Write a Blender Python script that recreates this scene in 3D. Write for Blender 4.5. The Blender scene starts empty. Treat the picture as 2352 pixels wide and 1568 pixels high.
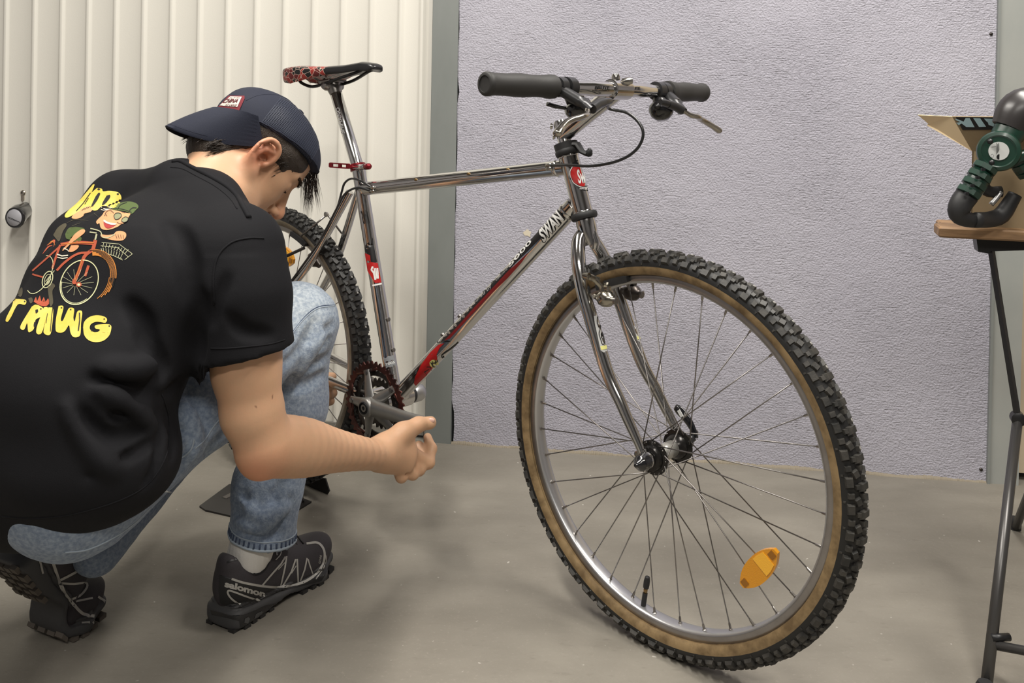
import bpy, bmesh, math, random
import numpy as np
from mathutils import Vector, Matrix
from mathutils.bvhtree import BVHTree
from mathutils.geometry import tessellate_polygon
rnd = random.Random(7)
S = bpy.context.scene
COL = S.collection
PI = math.pi
def R(a): return math.radians(a)

# ------------------------------------------------------------------ camera
FPX, CXP, CYP, CAMH, PITCH, ROLL = 2040.07, 1176.0, 327.38, 0.838, 0.0078, 0.0191
_fw = Vector((0, math.cos(PITCH), -math.sin(PITCH)))
_up = Vector((0, math.sin(PITCH), math.cos(PITCH)))
_rt = Vector((1, 0, 0))
CR_ = _rt * math.cos(ROLL) + _up * math.sin(ROLL)
CU_ = _up * math.cos(ROLL) - _rt * math.sin(ROLL)
CAM = Vector((0, 0, CAMH))
cd = bpy.data.cameras.new('camera'); co = bpy.data.objects.new('camera', cd); COL.objects.link(co)
cd.sensor_width = 36; cd.lens = FPX / 2352 * 36
cd.shift_y = -(784 - CYP) / 2352
cd.clip_start = 0.02
m = Matrix.Identity(4)
for i in range(3):
    m[i][0] = CR_[i]; m[i][1] = CU_[i]; m[i][2] = -_fw[i]; m[i][3] = CAM[i]
co.matrix_world = m
S.camera = co

# ------------------------------------------------------------------ world and lights
w = bpy.data.worlds.new('world'); S.world = w; w.use_nodes = True
w.node_tree.nodes['Background'].inputs[0].default_value = (0.5, 0.5, 0.52, 1)
w.node_tree.nodes['Background'].inputs[1].default_value = 0.05
def area(name, loc, sx, sy, energy, color, rot=(0, 0, 0)):
    l = bpy.data.lights.new(name, 'AREA'); l.shape = 'RECTANGLE'; l.size = sx; l.size_y = sy
    l.energy = energy; l.color = color
    o = bpy.data.objects.new(name, l); COL.objects.link(o); o.location = loc; o.rotation_euler = rot
    return o
LCOL = (1.0, 0.955, 0.885)
area('tube_light', (-0.75, 0.95, 2.52), 0.22, 1.5, 74, LCOL, (0, 0, R(8)))
area('tube_light', (0.95, 1.05, 2.52), 0.22, 1.5, 70, LCOL, (0, 0, R(8)))
area('tube_light', (0.1, -1.2, 2.52), 1.5, 0.22, 55, LCOL, (0, 0, R(8)))
S.view_settings.view_transform = 'Standard'
S.view_settings.look = 'None'
S.view_settings.gamma = 1
S.view_settings.use_curve_mapping = False
S.view_settings.exposure = -0.24
S.cycles.use_denoising = True
S.cycles.max_bounces = 7
S.cycles.sample_clamp_indirect = 4

# ------------------------------------------------------------------ pixel -> place
def ray(px, py):
    return CR_ * ((px - CXP) / FPX) + CU_ * (-(py - CYP) / FPX) + _fw
def P(px, py, D): return CAM + ray(px, py) * D
def proj(X):
    d = Vector(X) - CAM; z = d.dot(_fw)
    return (CXP + FPX * d.dot(CR_) / z, CYP - FPX * d.dot(CU_) / z, z)
def plane_hit(px, py, o, n):
    d = ray(px, py); n = Vector(n); t = (Vector(o) - CAM).dot(n) / d.dot(n)
    return CAM + d * t

# ------------------------------------------------------------------ materials
MATS = {}
def mat(name, col, rough=0.6, metal=0.0, bump=None, var=None, coat=0.0, spec=None, sub=0.0, trans=0.0, emit=None, alpha=None, attr=None, sheen=0.0):
    """bump=(scale, strength, distance, detail[, stretch]); var=(scale, colour2, amount[, stretch])"""
    if name in MATS: return MATS[name]
    mt = bpy.data.materials.new(name); mt.use_nodes = True; nt = mt.node_tree; N = nt.nodes; L = nt.links
    b = N['Principled BSDF']
    b.inputs['Base Color'].default_value = (*col, 1); b.inputs['Roughness'].default_value = rough
    b.inputs['Metallic'].default_value = metal
    if coat: b.inputs['Coat Weight'].default_value = coat; b.inputs['Coat Roughness'].default_value = 0.1
    if spec is not None: b.inputs['Specular IOR Level'].default_value = spec
    if sub: b.inputs['Subsurface Weight'].default_value = sub; b.inputs['Subsurface Radius'].default_value = (0.012, 0.005, 0.003)
    if sheen: b.inputs['Sheen Weight'].default_value = sheen
    if trans: b.inputs['Transmission Weight'].default_value = trans
    if emit: b.inputs['Emission Color'].default_value = (*emit[:3], 1); b.inputs['Emission Strength'].default_value = emit[3]
    tc = N.new('ShaderNodeTexCoord')
    def coords(st):
        if st is None: return tc.outputs['Object']
        mp = N.new('ShaderNodeMapping'); mp.inputs['Scale'].default_value = st; L.new(tc.outputs['Object'], mp.inputs['Vector']); return mp.outputs['Vector']
    last = None
    if var:
        tx = N.new('ShaderNodeTexNoise'); tx.inputs['Scale'].default_value = var[0]; tx.inputs['Detail'].default_value = 6; tx.inputs['Roughness'].default_value = 0.6
        L.new(coords(var[3] if len(var) > 3 else None), tx.inputs['Vector'])
        rp = N.new('ShaderNodeValToRGB'); rp.color_ramp.elements[0].position = 0.38; rp.color_ramp.elements[1].position = 0.66
        L.new(tx.outputs['Fac'], rp.inputs['Fac'])
        mu = N.new('ShaderNodeMath'); mu.operation = 'MULTIPLY'; mu.inputs[1].default_value = var[2]; L.new(rp.outputs['Color'], mu.inputs[0])
        mx = N.new('ShaderNodeMix'); mx.data_type = 'RGBA'; mx.inputs['A'].default_value = (*col, 1); mx.inputs['B'].default_value = (*var[1], 1)
        L.new(mu.outputs[0], mx.inputs['Factor']); last = mx.outputs['Result']
    if attr:
        at = N.new('ShaderNodeAttribute'); at.attribute_name = attr
        mx = N.new('ShaderNodeMix'); mx.data_type = 'RGBA'; mx.blend_type = 'MULTIPLY'; mx.inputs['Factor'].default_value = 1
        if last is None: mx.inputs['A'].default_value = (*col, 1)
        else: L.new(last, mx.inputs['A'])
        L.new(at.outputs['Color'], mx.inputs['B']); last = mx.outputs['Result']
    if last is not None: L.new(last, b.inputs['Base Color'])
    if bump:
        tx = N.new('ShaderNodeTexNoise'); tx.inputs['Scale'].default_value = bump[0]; tx.inputs['Detail'].default_value = bump[3]
        L.new(coords(bump[4] if len(bump) > 4 else None), tx.inputs['Vector'])
        bp = N.new('ShaderNodeBump'); bp.inputs['Strength'].default_value = bump[1]; bp.inputs['Distance'].default_value = bump[2]
        L.new(tx.outputs['Fac'], bp.inputs['Height']); L.new(bp.outputs['Normal'], b.inputs['Normal'])
    MATS[name] = mt
    return mt

chrome = mat('chrome', (0.62, 0.61, 0.6), 0.13, 1.0, bump=(60, 0.05, 0.001, 2))
chrome2 = mat('worn_chrome', (0.5, 0.49, 0.46), 0.2, 1.0, var=(60, (0.35, 0.3, 0.24), 0.5))
steel = mat('spoke_steel', (0.27, 0.255, 0.245), 0.34, 1.0)
alu = mat('brushed_aluminium', (0.5, 0.5, 0.5), 0.38, 1.0, bump=(180, 0.15, 0.0006, 3))
rim_side = mat('rim_braking_track', (0.3, 0.28, 0.27), 0.35, 0.9, var=(25, (0.4, 0.38, 0.37), 0.6), bump=(300, 0.2, 0.0004, 2))
rim_alu = mat('rim_aluminium', (0.55, 0.55, 0.56), 0.33, 0.9, bump=(40, 0.1, 0.0006, 3))
crankm = mat('worn_grey_metal', (0.27, 0.265, 0.255), 0.42, 0.85, bump=(150, 0.2, 0.0005, 3), var=(30, (0.36, 0.35, 0.33), 0.5))
blackm = mat('black_metal', (0.013, 0.013, 0.014), 0.28, 0.0, coat=0.3)
darkm = mat('oily_dark_steel', (0.05, 0.045, 0.042), 0.35, 0.8, var=(50, (0.12, 0.1, 0.09), 0.5))
rubber = mat('black_rubber', (0.014, 0.014, 0.015), 0.62, bump=(220, 0.3, 0.0004, 3))
tyrem = mat('tyre_rubber', (0.012, 0.012, 0.012), 0.5, bump=(300, 0.3, 0.0005, 3))
def tread_mat(name, dust):
    return mat(name, (0.018, 0.018, 0.017), 0.5, var=(40, (0.11, 0.10, 0.085), dust), bump=(400, 0.35, 0.0006, 3))
gum = mat('tan_sidewall', (0.27, 0.185, 0.09), 0.6, var=(38, (0.09, 0.055, 0.022), 0.8), bump=(500, 0.3, 0.0004, 3))
gum_old = mat('dull_tan_sidewall', (0.12, 0.095, 0.06), 0.6, var=(30, (0.3, 0.27, 0.22), 0.5), bump=(500, 0.3, 0.0004, 3))
gripm = mat('grip_rubber', (0.026, 0.025, 0.024), 0.6, bump=(120, 0.25, 0.0006, 4))
plasticm = mat('dark_plastic', (0.017, 0.017, 0.018), 0.3)
leverm = mat('lever_body', (0.05, 0.05, 0.052), 0.32, 0.6)
amber = mat('amber_plastic', (0.72, 0.3, 0.008), 0.25, coat=0.5, bump=(900, 0.6, 0.0008, 0), emit=None)
amber2 = mat('amber_plastic_bright', (0.95, 0.48, 0.03), 0.2, coat=0.6, bump=(900, 0.5, 0.0008, 0))
redano = mat('red_anodised', (0.2, 0.012, 0.018), 0.3, 0.6)
brass = mat('brass', (0.3, 0.2, 0.09), 0.35, 1.0)
ink_black = mat('ink_black', (0.008, 0.008, 0.009), 0.4)
ink_white = mat('ink_white', (0.72, 0.72, 0.7), 0.4)
ink_red = mat('ink_red', (0.42, 0.012, 0.012), 0.35)
ink_dkred = mat('ink_dark_red', (0.18, 0.012, 0.012), 0.35)
ink_yellow = mat('ink_yellow', (0.72, 0.7, 0.25), 0.4)

# ------------------------------------------------------------------ objects
WM = {}
GEO = {}
def thing(name, label, cat, loc=(0, 0, 0), rotz=0, group=None, matrix=None):
    o = bpy.data.objects.new(name, None); COL.objects.link(o); o.empty_display_size = 0.1
    M = matrix or (Matrix.Translation(Vector(loc)) @ Matrix.Rotation(rotz, 4, 'Z'))
    o.matrix_world = M; WM[o.name] = M
    o['label'] = label; o['category'] = cat
    if group: o['group'] = group
    return o
def node(name, parent, matrix):
    """an Empty part (local matrix under its parent)"""
    o = bpy.data.objects.new(name, None); COL.objects.link(o); o.empty_display_size = 0.05
    o.parent = parent; o.matrix_local = matrix; WM[o.name] = WM[parent.name] @ matrix
    return o
def tag(o, label=None, cat=None, kind=None, group=None):
    if label: o['label'] = label
    if cat: o['category'] = cat
    if kind: o['kind'] = kind
    if group: o['group'] = group
    return o
def mk(name, V, F, mt, parent=None, world=False, smooth=True, sharp=None, cols=None, geo=False):
    """one mesh object; world=True: V are world points"""
    me = bpy.data.meshes.new(name)
    if world and parent is not None:
        inv = WM[parent.name].inverted()
        A = np.array(V, dtype=float); A4 = np.c_[A, np.ones(len(A))] @ np.array(inv).T
        V2 = A4[:, :3].tolist()
    else: V2 = [tuple(v) for v in V]
    me.from_pydata(V2, [], [tuple(f) for f in F])
    mts = mt if isinstance(mt, (list, tuple)) else [mt]
    for x in mts: me.materials.append(x)
    if smooth:
        me.polygons.foreach_set('use_smooth', [True] * len(me.polygons))
        if sharp is not None: me.set_sharp_from_angle(angle=R(sharp))
    if cols is not None:
        ca = me.color_attributes.new('tint', 'FLOAT_COLOR', 'POINT')
        ca.data.foreach_set('color', np.c_[np.array(cols), np.ones(len(cols))].ravel())
    me.update()
    o = bpy.data.objects.new(name, me); COL.objects.link(o)
    if parent is not None:
        o.parent = parent; WM[o.name] = WM[parent.name]
    else: WM[o.name] = Matrix.Identity(4)
    if geo:
        M = WM[o.name]
        GEO[o.name] = ([M @ Vector(v) for v in V2], [tuple(f) for f in F])
    return o
def inst(src, name, parent, matrix):
    o = bpy.data.objects.new(name, src.data); COL.objects.link(o); o.parent = parent; o.matrix_local = matrix
    WM[o.name] = WM[parent.name] @ matrix
    return o
def bvh(*objs):
    V = []; F = []
    for o in objs:
        v, f = GEO[o.name]; n = len(V); V += v; F += [tuple(i + n for i in q) for q in f]
    return BVHTree.FromPolygons(V, F)

class MB:
    """collects shapes into one mesh"""
    def __init__(s): s.V = []; s.F = []; s.mi = []; s.cur = 0
    def add(s, V, F):
        n = len(s.V); s.V += [Vector(v) for v in V]; s.F += [tuple(i + n for i in f) for f in F]; return s
    def box(s, c, d, M=None, bev=0.0, taper=1.0):
        hx, hy, hz = d[0] / 2, d[1] / 2, d[2] / 2
        M = M or Matrix.Identity(4); c = Vector(c)
        if bev <= 0:
            V = [(x * hx, y * hy, z * hz) if z < 0 else (x * hx * taper, y * hy * taper, z * hz) for z in (-1, 1) for y in (-1, 1) for x in (-1, 1)]
            F = [(0, 2, 3, 1), (4, 5, 7, 6), (0, 1, 5, 4), (2, 6, 7, 3), (0, 4, 6, 2), (1, 3, 7, 5)]
        else:
            b = min(bev, hx * .9, hy * .9, hz * .9); V = []
            def ring(z, ins, tp):
                X, Y = (hx - ins) * tp, (hy - ins) * tp; q = b
                return [(-X + q, -Y, z), (X - q, -Y, z), (X, -Y + q, z), (X, Y - q, z), (X - q, Y, z), (-X + q, Y, z), (-X, Y - q, z), (-X, -Y + q, z)]
            rs = [ring(-hz, b * .8, 1), ring(-hz + b, 0, 1), ring(hz - b, 0, taper), ring(hz, b * .8, taper)]
            for r in rs: V += r
            F = [tuple(range(7, -1, -1)), tuple(range(24, 32))]
            for k in range(3):
                for i in range(8):
                    j = (i + 1) % 8; F.append((k * 8 + i, k * 8 + j, k * 8 + 8 + j, k * 8 + 8 + i))
        return s.add([M @ Vector(v) + c if not M.translation.length else M @ (Vector(v) + c) for v in V], F)
    def tube(s, pts, rad, n=12, cap=True, flat=1.0, up=None):
        pts = [Vector(p) for p in pts]; m_ = len(pts)
        rad = list(rad) if hasattr(rad, '__len__') else [rad] * m_
        V = []; F = []
        T = [(pts[min(i + 1, m_ - 1)] - pts[max(i - 1, 0)]).normalized() for i in range(m_)]
        a = Vector(up) if up is not None else (Vector((0, 0, 1)) if abs(T[0].z) < 0.9 else Vector((1, 0, 0)))
        for i in range(m_):
            u = T[i].cross(a)
            u = u.normalized() if u.length > 1e-6 else Vector((1, 0, 0)); v = u.cross(T[i]).normalized()
            if up is None: a = v
            for k in range(n):
                t = 2 * PI * k / n
                V.append(pts[i] + u * (math.cos(t) * rad[i]) + v * (math.sin(t) * rad[i] * flat))
        for i in range(m_ - 1):
            for k in range(n):
                q = (k + 1) % n; F.append((i * n + k, i * n + q, (i + 1) * n + q, (i + 1) * n + k))
        if cap:
            F.append(tuple(range(n - 1, -1, -1))); F.append(tuple((m_ - 1) * n + k for k in range(n)))
        return s.add(V, F)
    def lathe(s, prof, c, axis, n=32, closed=False, a0=0, a1=2 * PI, cap=True):
        """prof: (radius, height along axis)"""
        ax = Vector(axis).normalized(); t = Vector((0, 0, 1)) if abs(ax.z) < 0.9 else Vector((1, 0, 0))
        u = ax.cross(t).normalized(); v = ax.cross(u); c = Vector(c); V = []; F = []
        full = abs(a1 - a0 - 2 * PI) < 1e-6; nn = n if full else n + 1
        for r, h in prof:
            for k in range(nn):
                g = a0 + (a1 - a0) * k / n; V.append(c + ax * h + u * (r * math.cos(g)) + v * (r * math.sin(g)))
        m_ = len(prof)
        for i in range(m_ if closed else m_ - 1):
            j = (i + 1) % m_
            for k in range(n):
                q = (k + 1) % nn; F.append((i * nn + k, i * nn + q, j * nn + q, j * nn + k))
        if not closed and cap:
            if prof[0][0] > 1e-5: F.append(tuple(range(nn - 1, -1, -1)))
            if prof[-1][0] > 1e-5: F.append(tuple((m_ - 1) * nn + k for k in range(nn)))
        return s.add(V, F)
    def sphere(s, c, r, n=12, sc=(1, 1, 1), M=None):
        pr = [(math.sin(PI * i / n) * 1.0, -math.cos(PI * i / n)) for i in range(n + 1)]
        V = []; F = []; k2 = n * 2; c = Vector(c); rr = M.to_3x3() if M else Matrix.Identity(3)
        for a, h in pr:
            for k in range(k2):
                g = 2 * PI * k / k2; V.append(c + rr @ Vector((a * math.cos(g) * sc[0] * r, a * math.sin(g) * sc[1] * r, h * sc[2] * r)))
        for i in range(n):
            for k in range(k2):
                q = (k + 1) % k2; F.append((i * k2 + k, i * k2 + q, (i + 1) * k2 + q, (i + 1) * k2 + k))
        return s.add(V, F)
    def prism(s, poly, h, M, z0=0.0):
        """2-D polygon (xy of M) extruded along M's z from z0 to z0+h, tessellated so concave outlines work"""
        n = len(poly); V = [M @ Vector((x, y, z0)) for x, y in poly] + [M @ Vector((x, y, z0 + h)) for x, y in poly]
        tr = tessellate_polygon([[Vector((x, y, 0)) for x, y in poly]])
        ar = sum(poly[i][0] * poly[(i + 1) % n][1] - poly[(i + 1) % n][0] * poly[i][1] for i in range(n))
        F = []
        for t in tr:
            (ax, ay), (bx, by), (cx_, cy_) = poly[t[0]], poly[t[1]], poly[t[2]]
            if (bx - ax) * (cy_ - ay) - (cx_ - ax) * (by - ay) < 0: t = (t[0], t[2], t[1])
            F.append((t[2], t[1], t[0])); F.append((t[0] + n, t[1] + n, t[2] + n))
        for i in range(n):
            j = (i + 1) % n
            F.append((i, j, j + n, i + n) if ar > 0 else (j, i, i + n, j + n))
        return s.add(V, F)
    def loft(s, rings, cap=True, closed=True):
        n = len(rings[0]); V = [v for r in rings for v in r]; F = []
        for i in range(len(rings) - 1):
            for k in range(n if closed else n - 1):
                q = (k + 1) % n; F.append((i * n + k, i * n + q, (i + 1) * n + q, (i + 1) * n + k))
        if cap and closed:
            F.append(tuple(range(n - 1, -1, -1))); F.append(tuple((len(rings) - 1) * n + k for k in range(n)))
        return s.add(V, F)
    def build(s, name, mt, parent=None, **k): return mk(name, s.V, s.F, mt, parent, **k)

def spline(pts, n=8):
    """Catmull-Rom through points (any dimension)"""
    A = [np.array(p, float) for p in pts]; A = [2 * A[0] - A[1]] + A + [2 * A[-1] - A[-2]]; out = []
    for i in range(1, len(A) - 2):
        for k in range(n):
            t = k / n; a, b, c, d = A[i - 1], A[i], A[i + 1], A[i + 2]
            out.append(0.5 * (2 * b + (c - a) * t + (2 * a - 5 * b + 4 * c - d) * t * t + (3 * b - a - 3 * c + d) * t ** 3))
    out.append(A[-2]); return out
def lut(xs, ys): return lambda x: float(np.interp(x, xs, ys))

# ------------------------------------------------------------------ decals (thin print lying on a surface)
def refine(V2, F, step):
    bm = bmesh.new(); vs = [bm.verts.new((x, y, 0)) for x, y in V2]
    for f in F:
        try: bm.faces.new([vs[i] for i in f])
        except ValueError: pass
    bmesh.ops.triangulate(bm, faces=bm.faces[:])
    for _ in range(7):
        es = [e for e in bm.edges if e.calc_length() > step]
        if not es: break
        bmesh.ops.subdivide_edges(bm, edges=es, cuts=1)
        bmesh.ops.triangulate(bm, faces=[f for f in bm.faces if len(f.verts) > 3])
    bm.verts.index_update()
    out = [(v.co.x, v.co.y) for v in bm.verts], [tuple(v.index for v in f.verts) for f in bm.faces]
    bm.free(); return out
def poly2(poly):
    tr = tessellate_polygon([[Vector((x, y, 0)) for x, y in poly]])
    return list(poly), [tuple(t) for t in tr]
def merge2(parts):
    V = []; F = []
    for v, f in parts:
        n = len(V); V += list(v); F += [tuple(i + n for i in q) for q in f]
    return V, F
def stroke2(pts, wd, closed=False, sm=0, taper=False):
    if sm: pts = [tuple(p) for p in spline(list(pts) + ([pts[0]] if closed else []), sm)]
    n = len(pts); V = []; F = []
    for i in range(n):
        if closed and not sm: a, b = pts[i - 1], pts[(i + 1) % n]
        else: a, b = pts[max(i - 1, 0)], pts[min(i + 1, n - 1)]
        dx, dy = b[0] - a[0], b[1] - a[1]; l = math.hypot(dx, dy) or 1
        wv = (wd[i] if hasattr(wd, '__len__') else wd) / 2
        if taper: wv *= max(0.12, math.sin(PI * (i + .5) / n))
        V += [(pts[i][0] - dy / l * wv, pts[i][1] + dx / l * wv), (pts[i][0] + dy / l * wv, pts[i][1] - dx / l * wv)]
    for i in range(n - 1 if not (closed and not sm) else n):
        j = (i + 1) % n; F.append((2 * i, 2 * i + 1, 2 * j + 1, 2 * j))
    return V, F
def ell2(cx, cy, rx, ry, rot=0, n=24):
    c, s_ = math.cos(rot), math.sin(rot)
    return [(cx + rx * math.cos(t) * c - ry * math.sin(t) * s_, cy + rx * math.cos(t) * s_ + ry * math.sin(t) * c) for t in [2 * PI * k / n for k in range(n)]]
_txt = {}
def text2(body, size=1.0, bold=0.0, shear=0.0, space=1.0):
    key = (body, bold, shear, space)
    if key not in _txt:
        cu = bpy.data.curves.new('t', 'FONT'); cu.body = body; cu.offset = bold; cu.shear = shear; cu.resolution_u = 3; cu.space_character = space
        o = bpy.data.objects.new('t', cu); COL.objects.link(o); dg = bpy.context.evaluated_depsgraph_get(); dg.update()
        me = bpy.data.meshes.new_from_object(o.evaluated_get(dg))
        V = [(v.co.x, v.co.y) for v in me.vertices]; F = [tuple(p.vertices) for p in me.polygons]
        bpy.data.objects.remove(o); bpy.data.curves.remove(cu); bpy.data.meshes.remove(me)
        xs = [v[0] for v in V]; ys = [v[1] for v in V]; x0, x1, y0, y1 = min(xs), max(xs), min(ys), max(ys)
        _txt[key] = ([((x - x0) / (x1 - x0), (y - y0) / (y1 - y0)) for x, y in V], F)
    return _txt[key]
def textq(body, q, **k):
    """text stretched into the quadrilateral q = bottom-left, bottom-right, top-right, top-left (pixels)"""
    V, F = text2(body, **k); a, b, c, d = [np.array(t, float) for t in q]
    V, F = refine(V, F, 0.12)
    return [tuple((a * (1 - u) + b * u) * (1 - v) + (d * (1 - u) + c * u) * v) for u, v in V], F
def decal(name, tree, shape, mt, parent, off=0.0006, step=12, maxd=0.2, src=None):
    """shape: (V2, F) in pixels, dropped along the line of sight on the surface and laid on it"""
    V2, F = refine(shape[0], shape[1], step)
    V = []; ok = []; last = None
    for x, y in V2:
        d = ray(x, y).normalized()
        h = tree.ray_cast(CAM, d)
        if h[0] is None:
            V.append(None); continue
        n = h[1]
        if n.dot(d) > 0: n = -n
        V.append(h[0] + n * off)
    good = [i for i, v in enumerate(V) if v is not None]
    if not good: return None
    F = [f for f in F if all(V[i] is not None for i in f) and max((V[f[0]] - V[f[1]]).length, (V[f[1]] - V[f[2]]).length) < maxd]
    if not F: return None
    used = sorted({i for f in F for i in f}); mp = {j: i for i, j in enumerate(used)}
    return mk(name, [V[i] for i in used], [tuple(mp[i] for i in f) for f in F], mt, parent, world=True, smooth=True)
def crop(x0, y0, sc):
    return lambda pts: [(x0 + x / sc, y0 + y / sc) for x, y in pts]
# ================================================================== THE SETTING
WD = Vector((0.9882, -0.1530, 0)); WN = Vector((-0.1530, -0.9882, 0)); WA = Vector((0, 2.3826, 0))
def W(s, z, o=0.0): return WA + WD * s + WN * o + Vector((0, 0, z))
def wall_s(px, py, o=0.0):
    h = plane_hit(px, py, WA + WN * o, WN); return (h - WA).dot(WD), h.z
WM4 = Matrix(((WD.x, 0, -WN.x, 0), (WD.y, 0, -WN.y, WA.y), (0, 1, 0, 0), (0, 0, 0, 1)))  # local x along wall, y up, z away from camera

def plaster(name, c1, c2, marks=True):
    mt = bpy.data.materials.new(name); mt.use_nodes = True; nt = mt.node_tree; N = nt.nodes; L = nt.links; b = N['Principled BSDF']
    b.inputs['Roughness'].default_value = 0.75
    tc = N.new('ShaderNodeTexCoord')
    def noise(sc, det, vec=None, stretch=None, dist=0):
        t = N.new('ShaderNodeTexNoise'); t.inputs['Scale'].default_value = sc; t.inputs['Detail'].default_value = det; t.inputs['Distortion'].default_value = dist
        v = vec or tc.outputs['Object']
        if stretch:
            mp = N.new('ShaderNodeMapping'); mp.inputs['Scale'].default_value = stretch[:3]
            if len(stretch) > 3: mp.inputs['Rotation'].default_value = stretch[3]
            L.new(v, mp.inputs['Vector']); v = mp.outputs['Vector']
        L.new(v, t.inputs['Vector']); return t.outputs['Fac']
    def math_(op, a, b_):
        q = N.new('ShaderNodeMath'); q.operation = op
        for i, x in enumerate((a, b_)):
            if isinstance(x, (int, float)): q.inputs[i].default_value = x
            else: L.new(x, q.inputs[i])
        return q.outputs[0]
    def ramp(x, a, b_):
        r = N.new('ShaderNodeMapRange'); r.inputs[1].default_value = a; r.inputs[2].default_value = b_; L.new(x, r.inputs[0]); return r.outputs[0]
    big = noise(1.6, 3)
    mx = N.new('ShaderNodeMix'); mx.data_type = 'RGBA'; mx.inputs['A'].default_value = (*c1, 1); mx.inputs['B'].default_value = (*c2, 1)
    L.new(ramp(big, 0.35, 0.65), mx.inputs['Factor']); L.new(mx.outputs['Result'], b.inputs['Base Color'])
    fine = noise(210, 4)
    # trowel strokes: stretched noise in three directions, patches choose the direction
    s1 = noise(1, 3, None, (62, 330, 62, (0, 0, R(-6))), 0.5)
    s2 = noise(1, 3, None, (55, 320, 55, (0, 0, R(33))), 0.5)
    s3 = noise(1, 3, None, (300, 60, 120, (0, 0, R(12))), 0.5)
    m1 = ramp(noise(1.5, 1), 0.47, 0.53); m2 = ramp(noise(2.3, 1, None, (1, 1, 1, (0.4, 0.2, 0.5))), 0.5, 0.56)
    def mixv(f, a, b_):
        q = N.new('ShaderNodeMix'); L.new(f, q.inputs['Factor']); L.new(a, q.inputs['A']); L.new(b_, q.inputs['B']); return q.outputs['Result']
    st = mixv(m1, s1, s2); st = mixv(m2, st, s1)
    pits = ramp(st, 0.3, 0.52)
    msk = ramp(noise(4.5, 4), 0.36, 0.62)
    hgt = math_('ADD', math_('MULTIPLY', fine, 1.15), math_('MULTIPLY', math_('MULTIPLY', pits, msk), 0.5))
    hgt = math_('ADD', hgt, math_('MULTIPLY', noise(40, 3), 0.7))
    bp = N.new('ShaderNodeBump'); bp.inputs['Strength'].default_value = 0.9; bp.inputs['Distance'].default_value = 0.0035
    L.new(hgt, bp.inputs['Height']); L.new(bp.outputs['Normal'], b.inputs['Normal'])
    return mt
wallm = plaster('lavender_plaster', (0.395, 0.385, 0.445), (0.445, 0.435, 0.495))
plain = mat('plain_wall', (0.3, 0.29, 0.3), 0.8, bump=(60, 0.3, 0.002, 4))

def concrete():
    mt = bpy.data.materials.new('concrete'); mt.use_nodes = True; nt = mt.node_tree; N = nt.nodes; L = nt.links; b = N['Principled BSDF']
    tc = N.new('ShaderNodeTexCoord')
    def noise(sc, det, stretch=None, rough=0.55):
        t = N.new('ShaderNodeTexNoise'); t.inputs['Scale'].default_value = sc; t.inputs['Detail'].default_value = det; t.inputs['Roughness'].default_value = rough
        if stretch:
            mp = N.new('ShaderNodeMapping'); mp.inputs['Scale'].default_value = stretch; mp.inputs['Rotation'].default_value = (0, 0, R(8))
            L.new(tc.outputs['Object'], mp.inputs['Vector']); L.new(mp.outputs['Vector'], t.inputs['Vector'])
        else: L.new(tc.outputs['Object'], t.inputs['Vector'])
        return t.outputs['Fac']
    def ramp(x, a, b_, c=0, d=1):
        r = N.new('ShaderNodeMapRange'); r.inputs[1].default_value = a; r.inputs[2].default_value = b_; r.inputs[3].default_value = c; r.inputs[4].default_value = d; L.new(x, r.inputs[0]); return r.outputs[0]
    def mix(f, a, b_):
        q = N.new('ShaderNodeMix'); q.data_type = 'RGBA'; L.new(f, q.inputs['Factor'])
        for k, x in (('A', a), ('B', b_)):
            if isinstance(x, tuple): q.inputs[k].default_value = (*x, 1)
            else: L.new(x, q.inputs[k])
        return q.outputs['Result']
    c = mix(ramp(noise(2.2, 5, (1, 2.2, 1)), 0.36, 0.66), (0.182, 0.166, 0.138), (0.255, 0.235, 0.198))
    c = mix(ramp(noise(9, 6), 0.45, 0.75, 0, 0.5), c, (0.2, 0.182, 0.152))
    c = mix(ramp(noise(30, 3, (1, 3, 1)), 0.62, 0.74, 0, 0.35), c, (0.15, 0.132, 0.11))
    c = mix(ramp(noise(160, 2), 0.6, 0.8, 0, 0.35), c, (0.34, 0.31, 0.265))
    c = mix(ramp(noise(75, 1), 0.76, 0.8, 0, 0.8), c, (0.5, 0.47, 0.42))
    L.new(c, b.inputs['Base Color'])
    L.new(ramp(noise(6, 4), 0.3, 0.7, 0.5, 0.68), b.inputs['Roughness'])
    bp = N.new('ShaderNodeBump'); bp.inputs['Strength'].default_value = 0.35; bp.inputs['Distance'].default_value = 0.003
    L.new(noise(55, 6), bp.inputs['Height']); L.new(bp.outputs['Normal'], b.inputs['Normal'])
    return mt
concretem = concrete()

def struct(name, mb, m_, smooth=False, **k):
    o = mb.build(name, m_, None, smooth=smooth, **k); o['kind'] = 'structure'; return o
fl = MB().box((0, 0, -0.05), (7.6, 7.2, 0.1)); floor = struct('floor', fl, concretem)
struct('ceiling', MB().box((0, 0, 2.65), (7.6, 7.2, 0.1)), mat('ceiling_paint', (0.2, 0.195, 0.19), 0.8, bump=(40, 0.3, 0.003, 4)))
struct('wall_left', MB().box((-2.55, 0, 1.3), (0.1, 6.4, 2.6)), plain)
struct('wall_right', MB().box((2.75, 0, 1.3), (0.1, 6.4, 2.6)), mat('plain_wall_shade', (0.26, 0.25, 0.26), 0.8))
struct('wall_front', MB().box((0, -2.6, 1.3), (6, 0.1, 2.6)), mat('plain_wall_grey', (0.1, 0.1, 0.105), 0.8))

# edges of the wall in wall coordinates, from the photograph's corner pixels
s_post0, _ = wall_s(977.5, 1000); s_post1, _ = wall_s(1037, 1000); s_wallR, _ = wall_s(2264.5, 1100)
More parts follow.
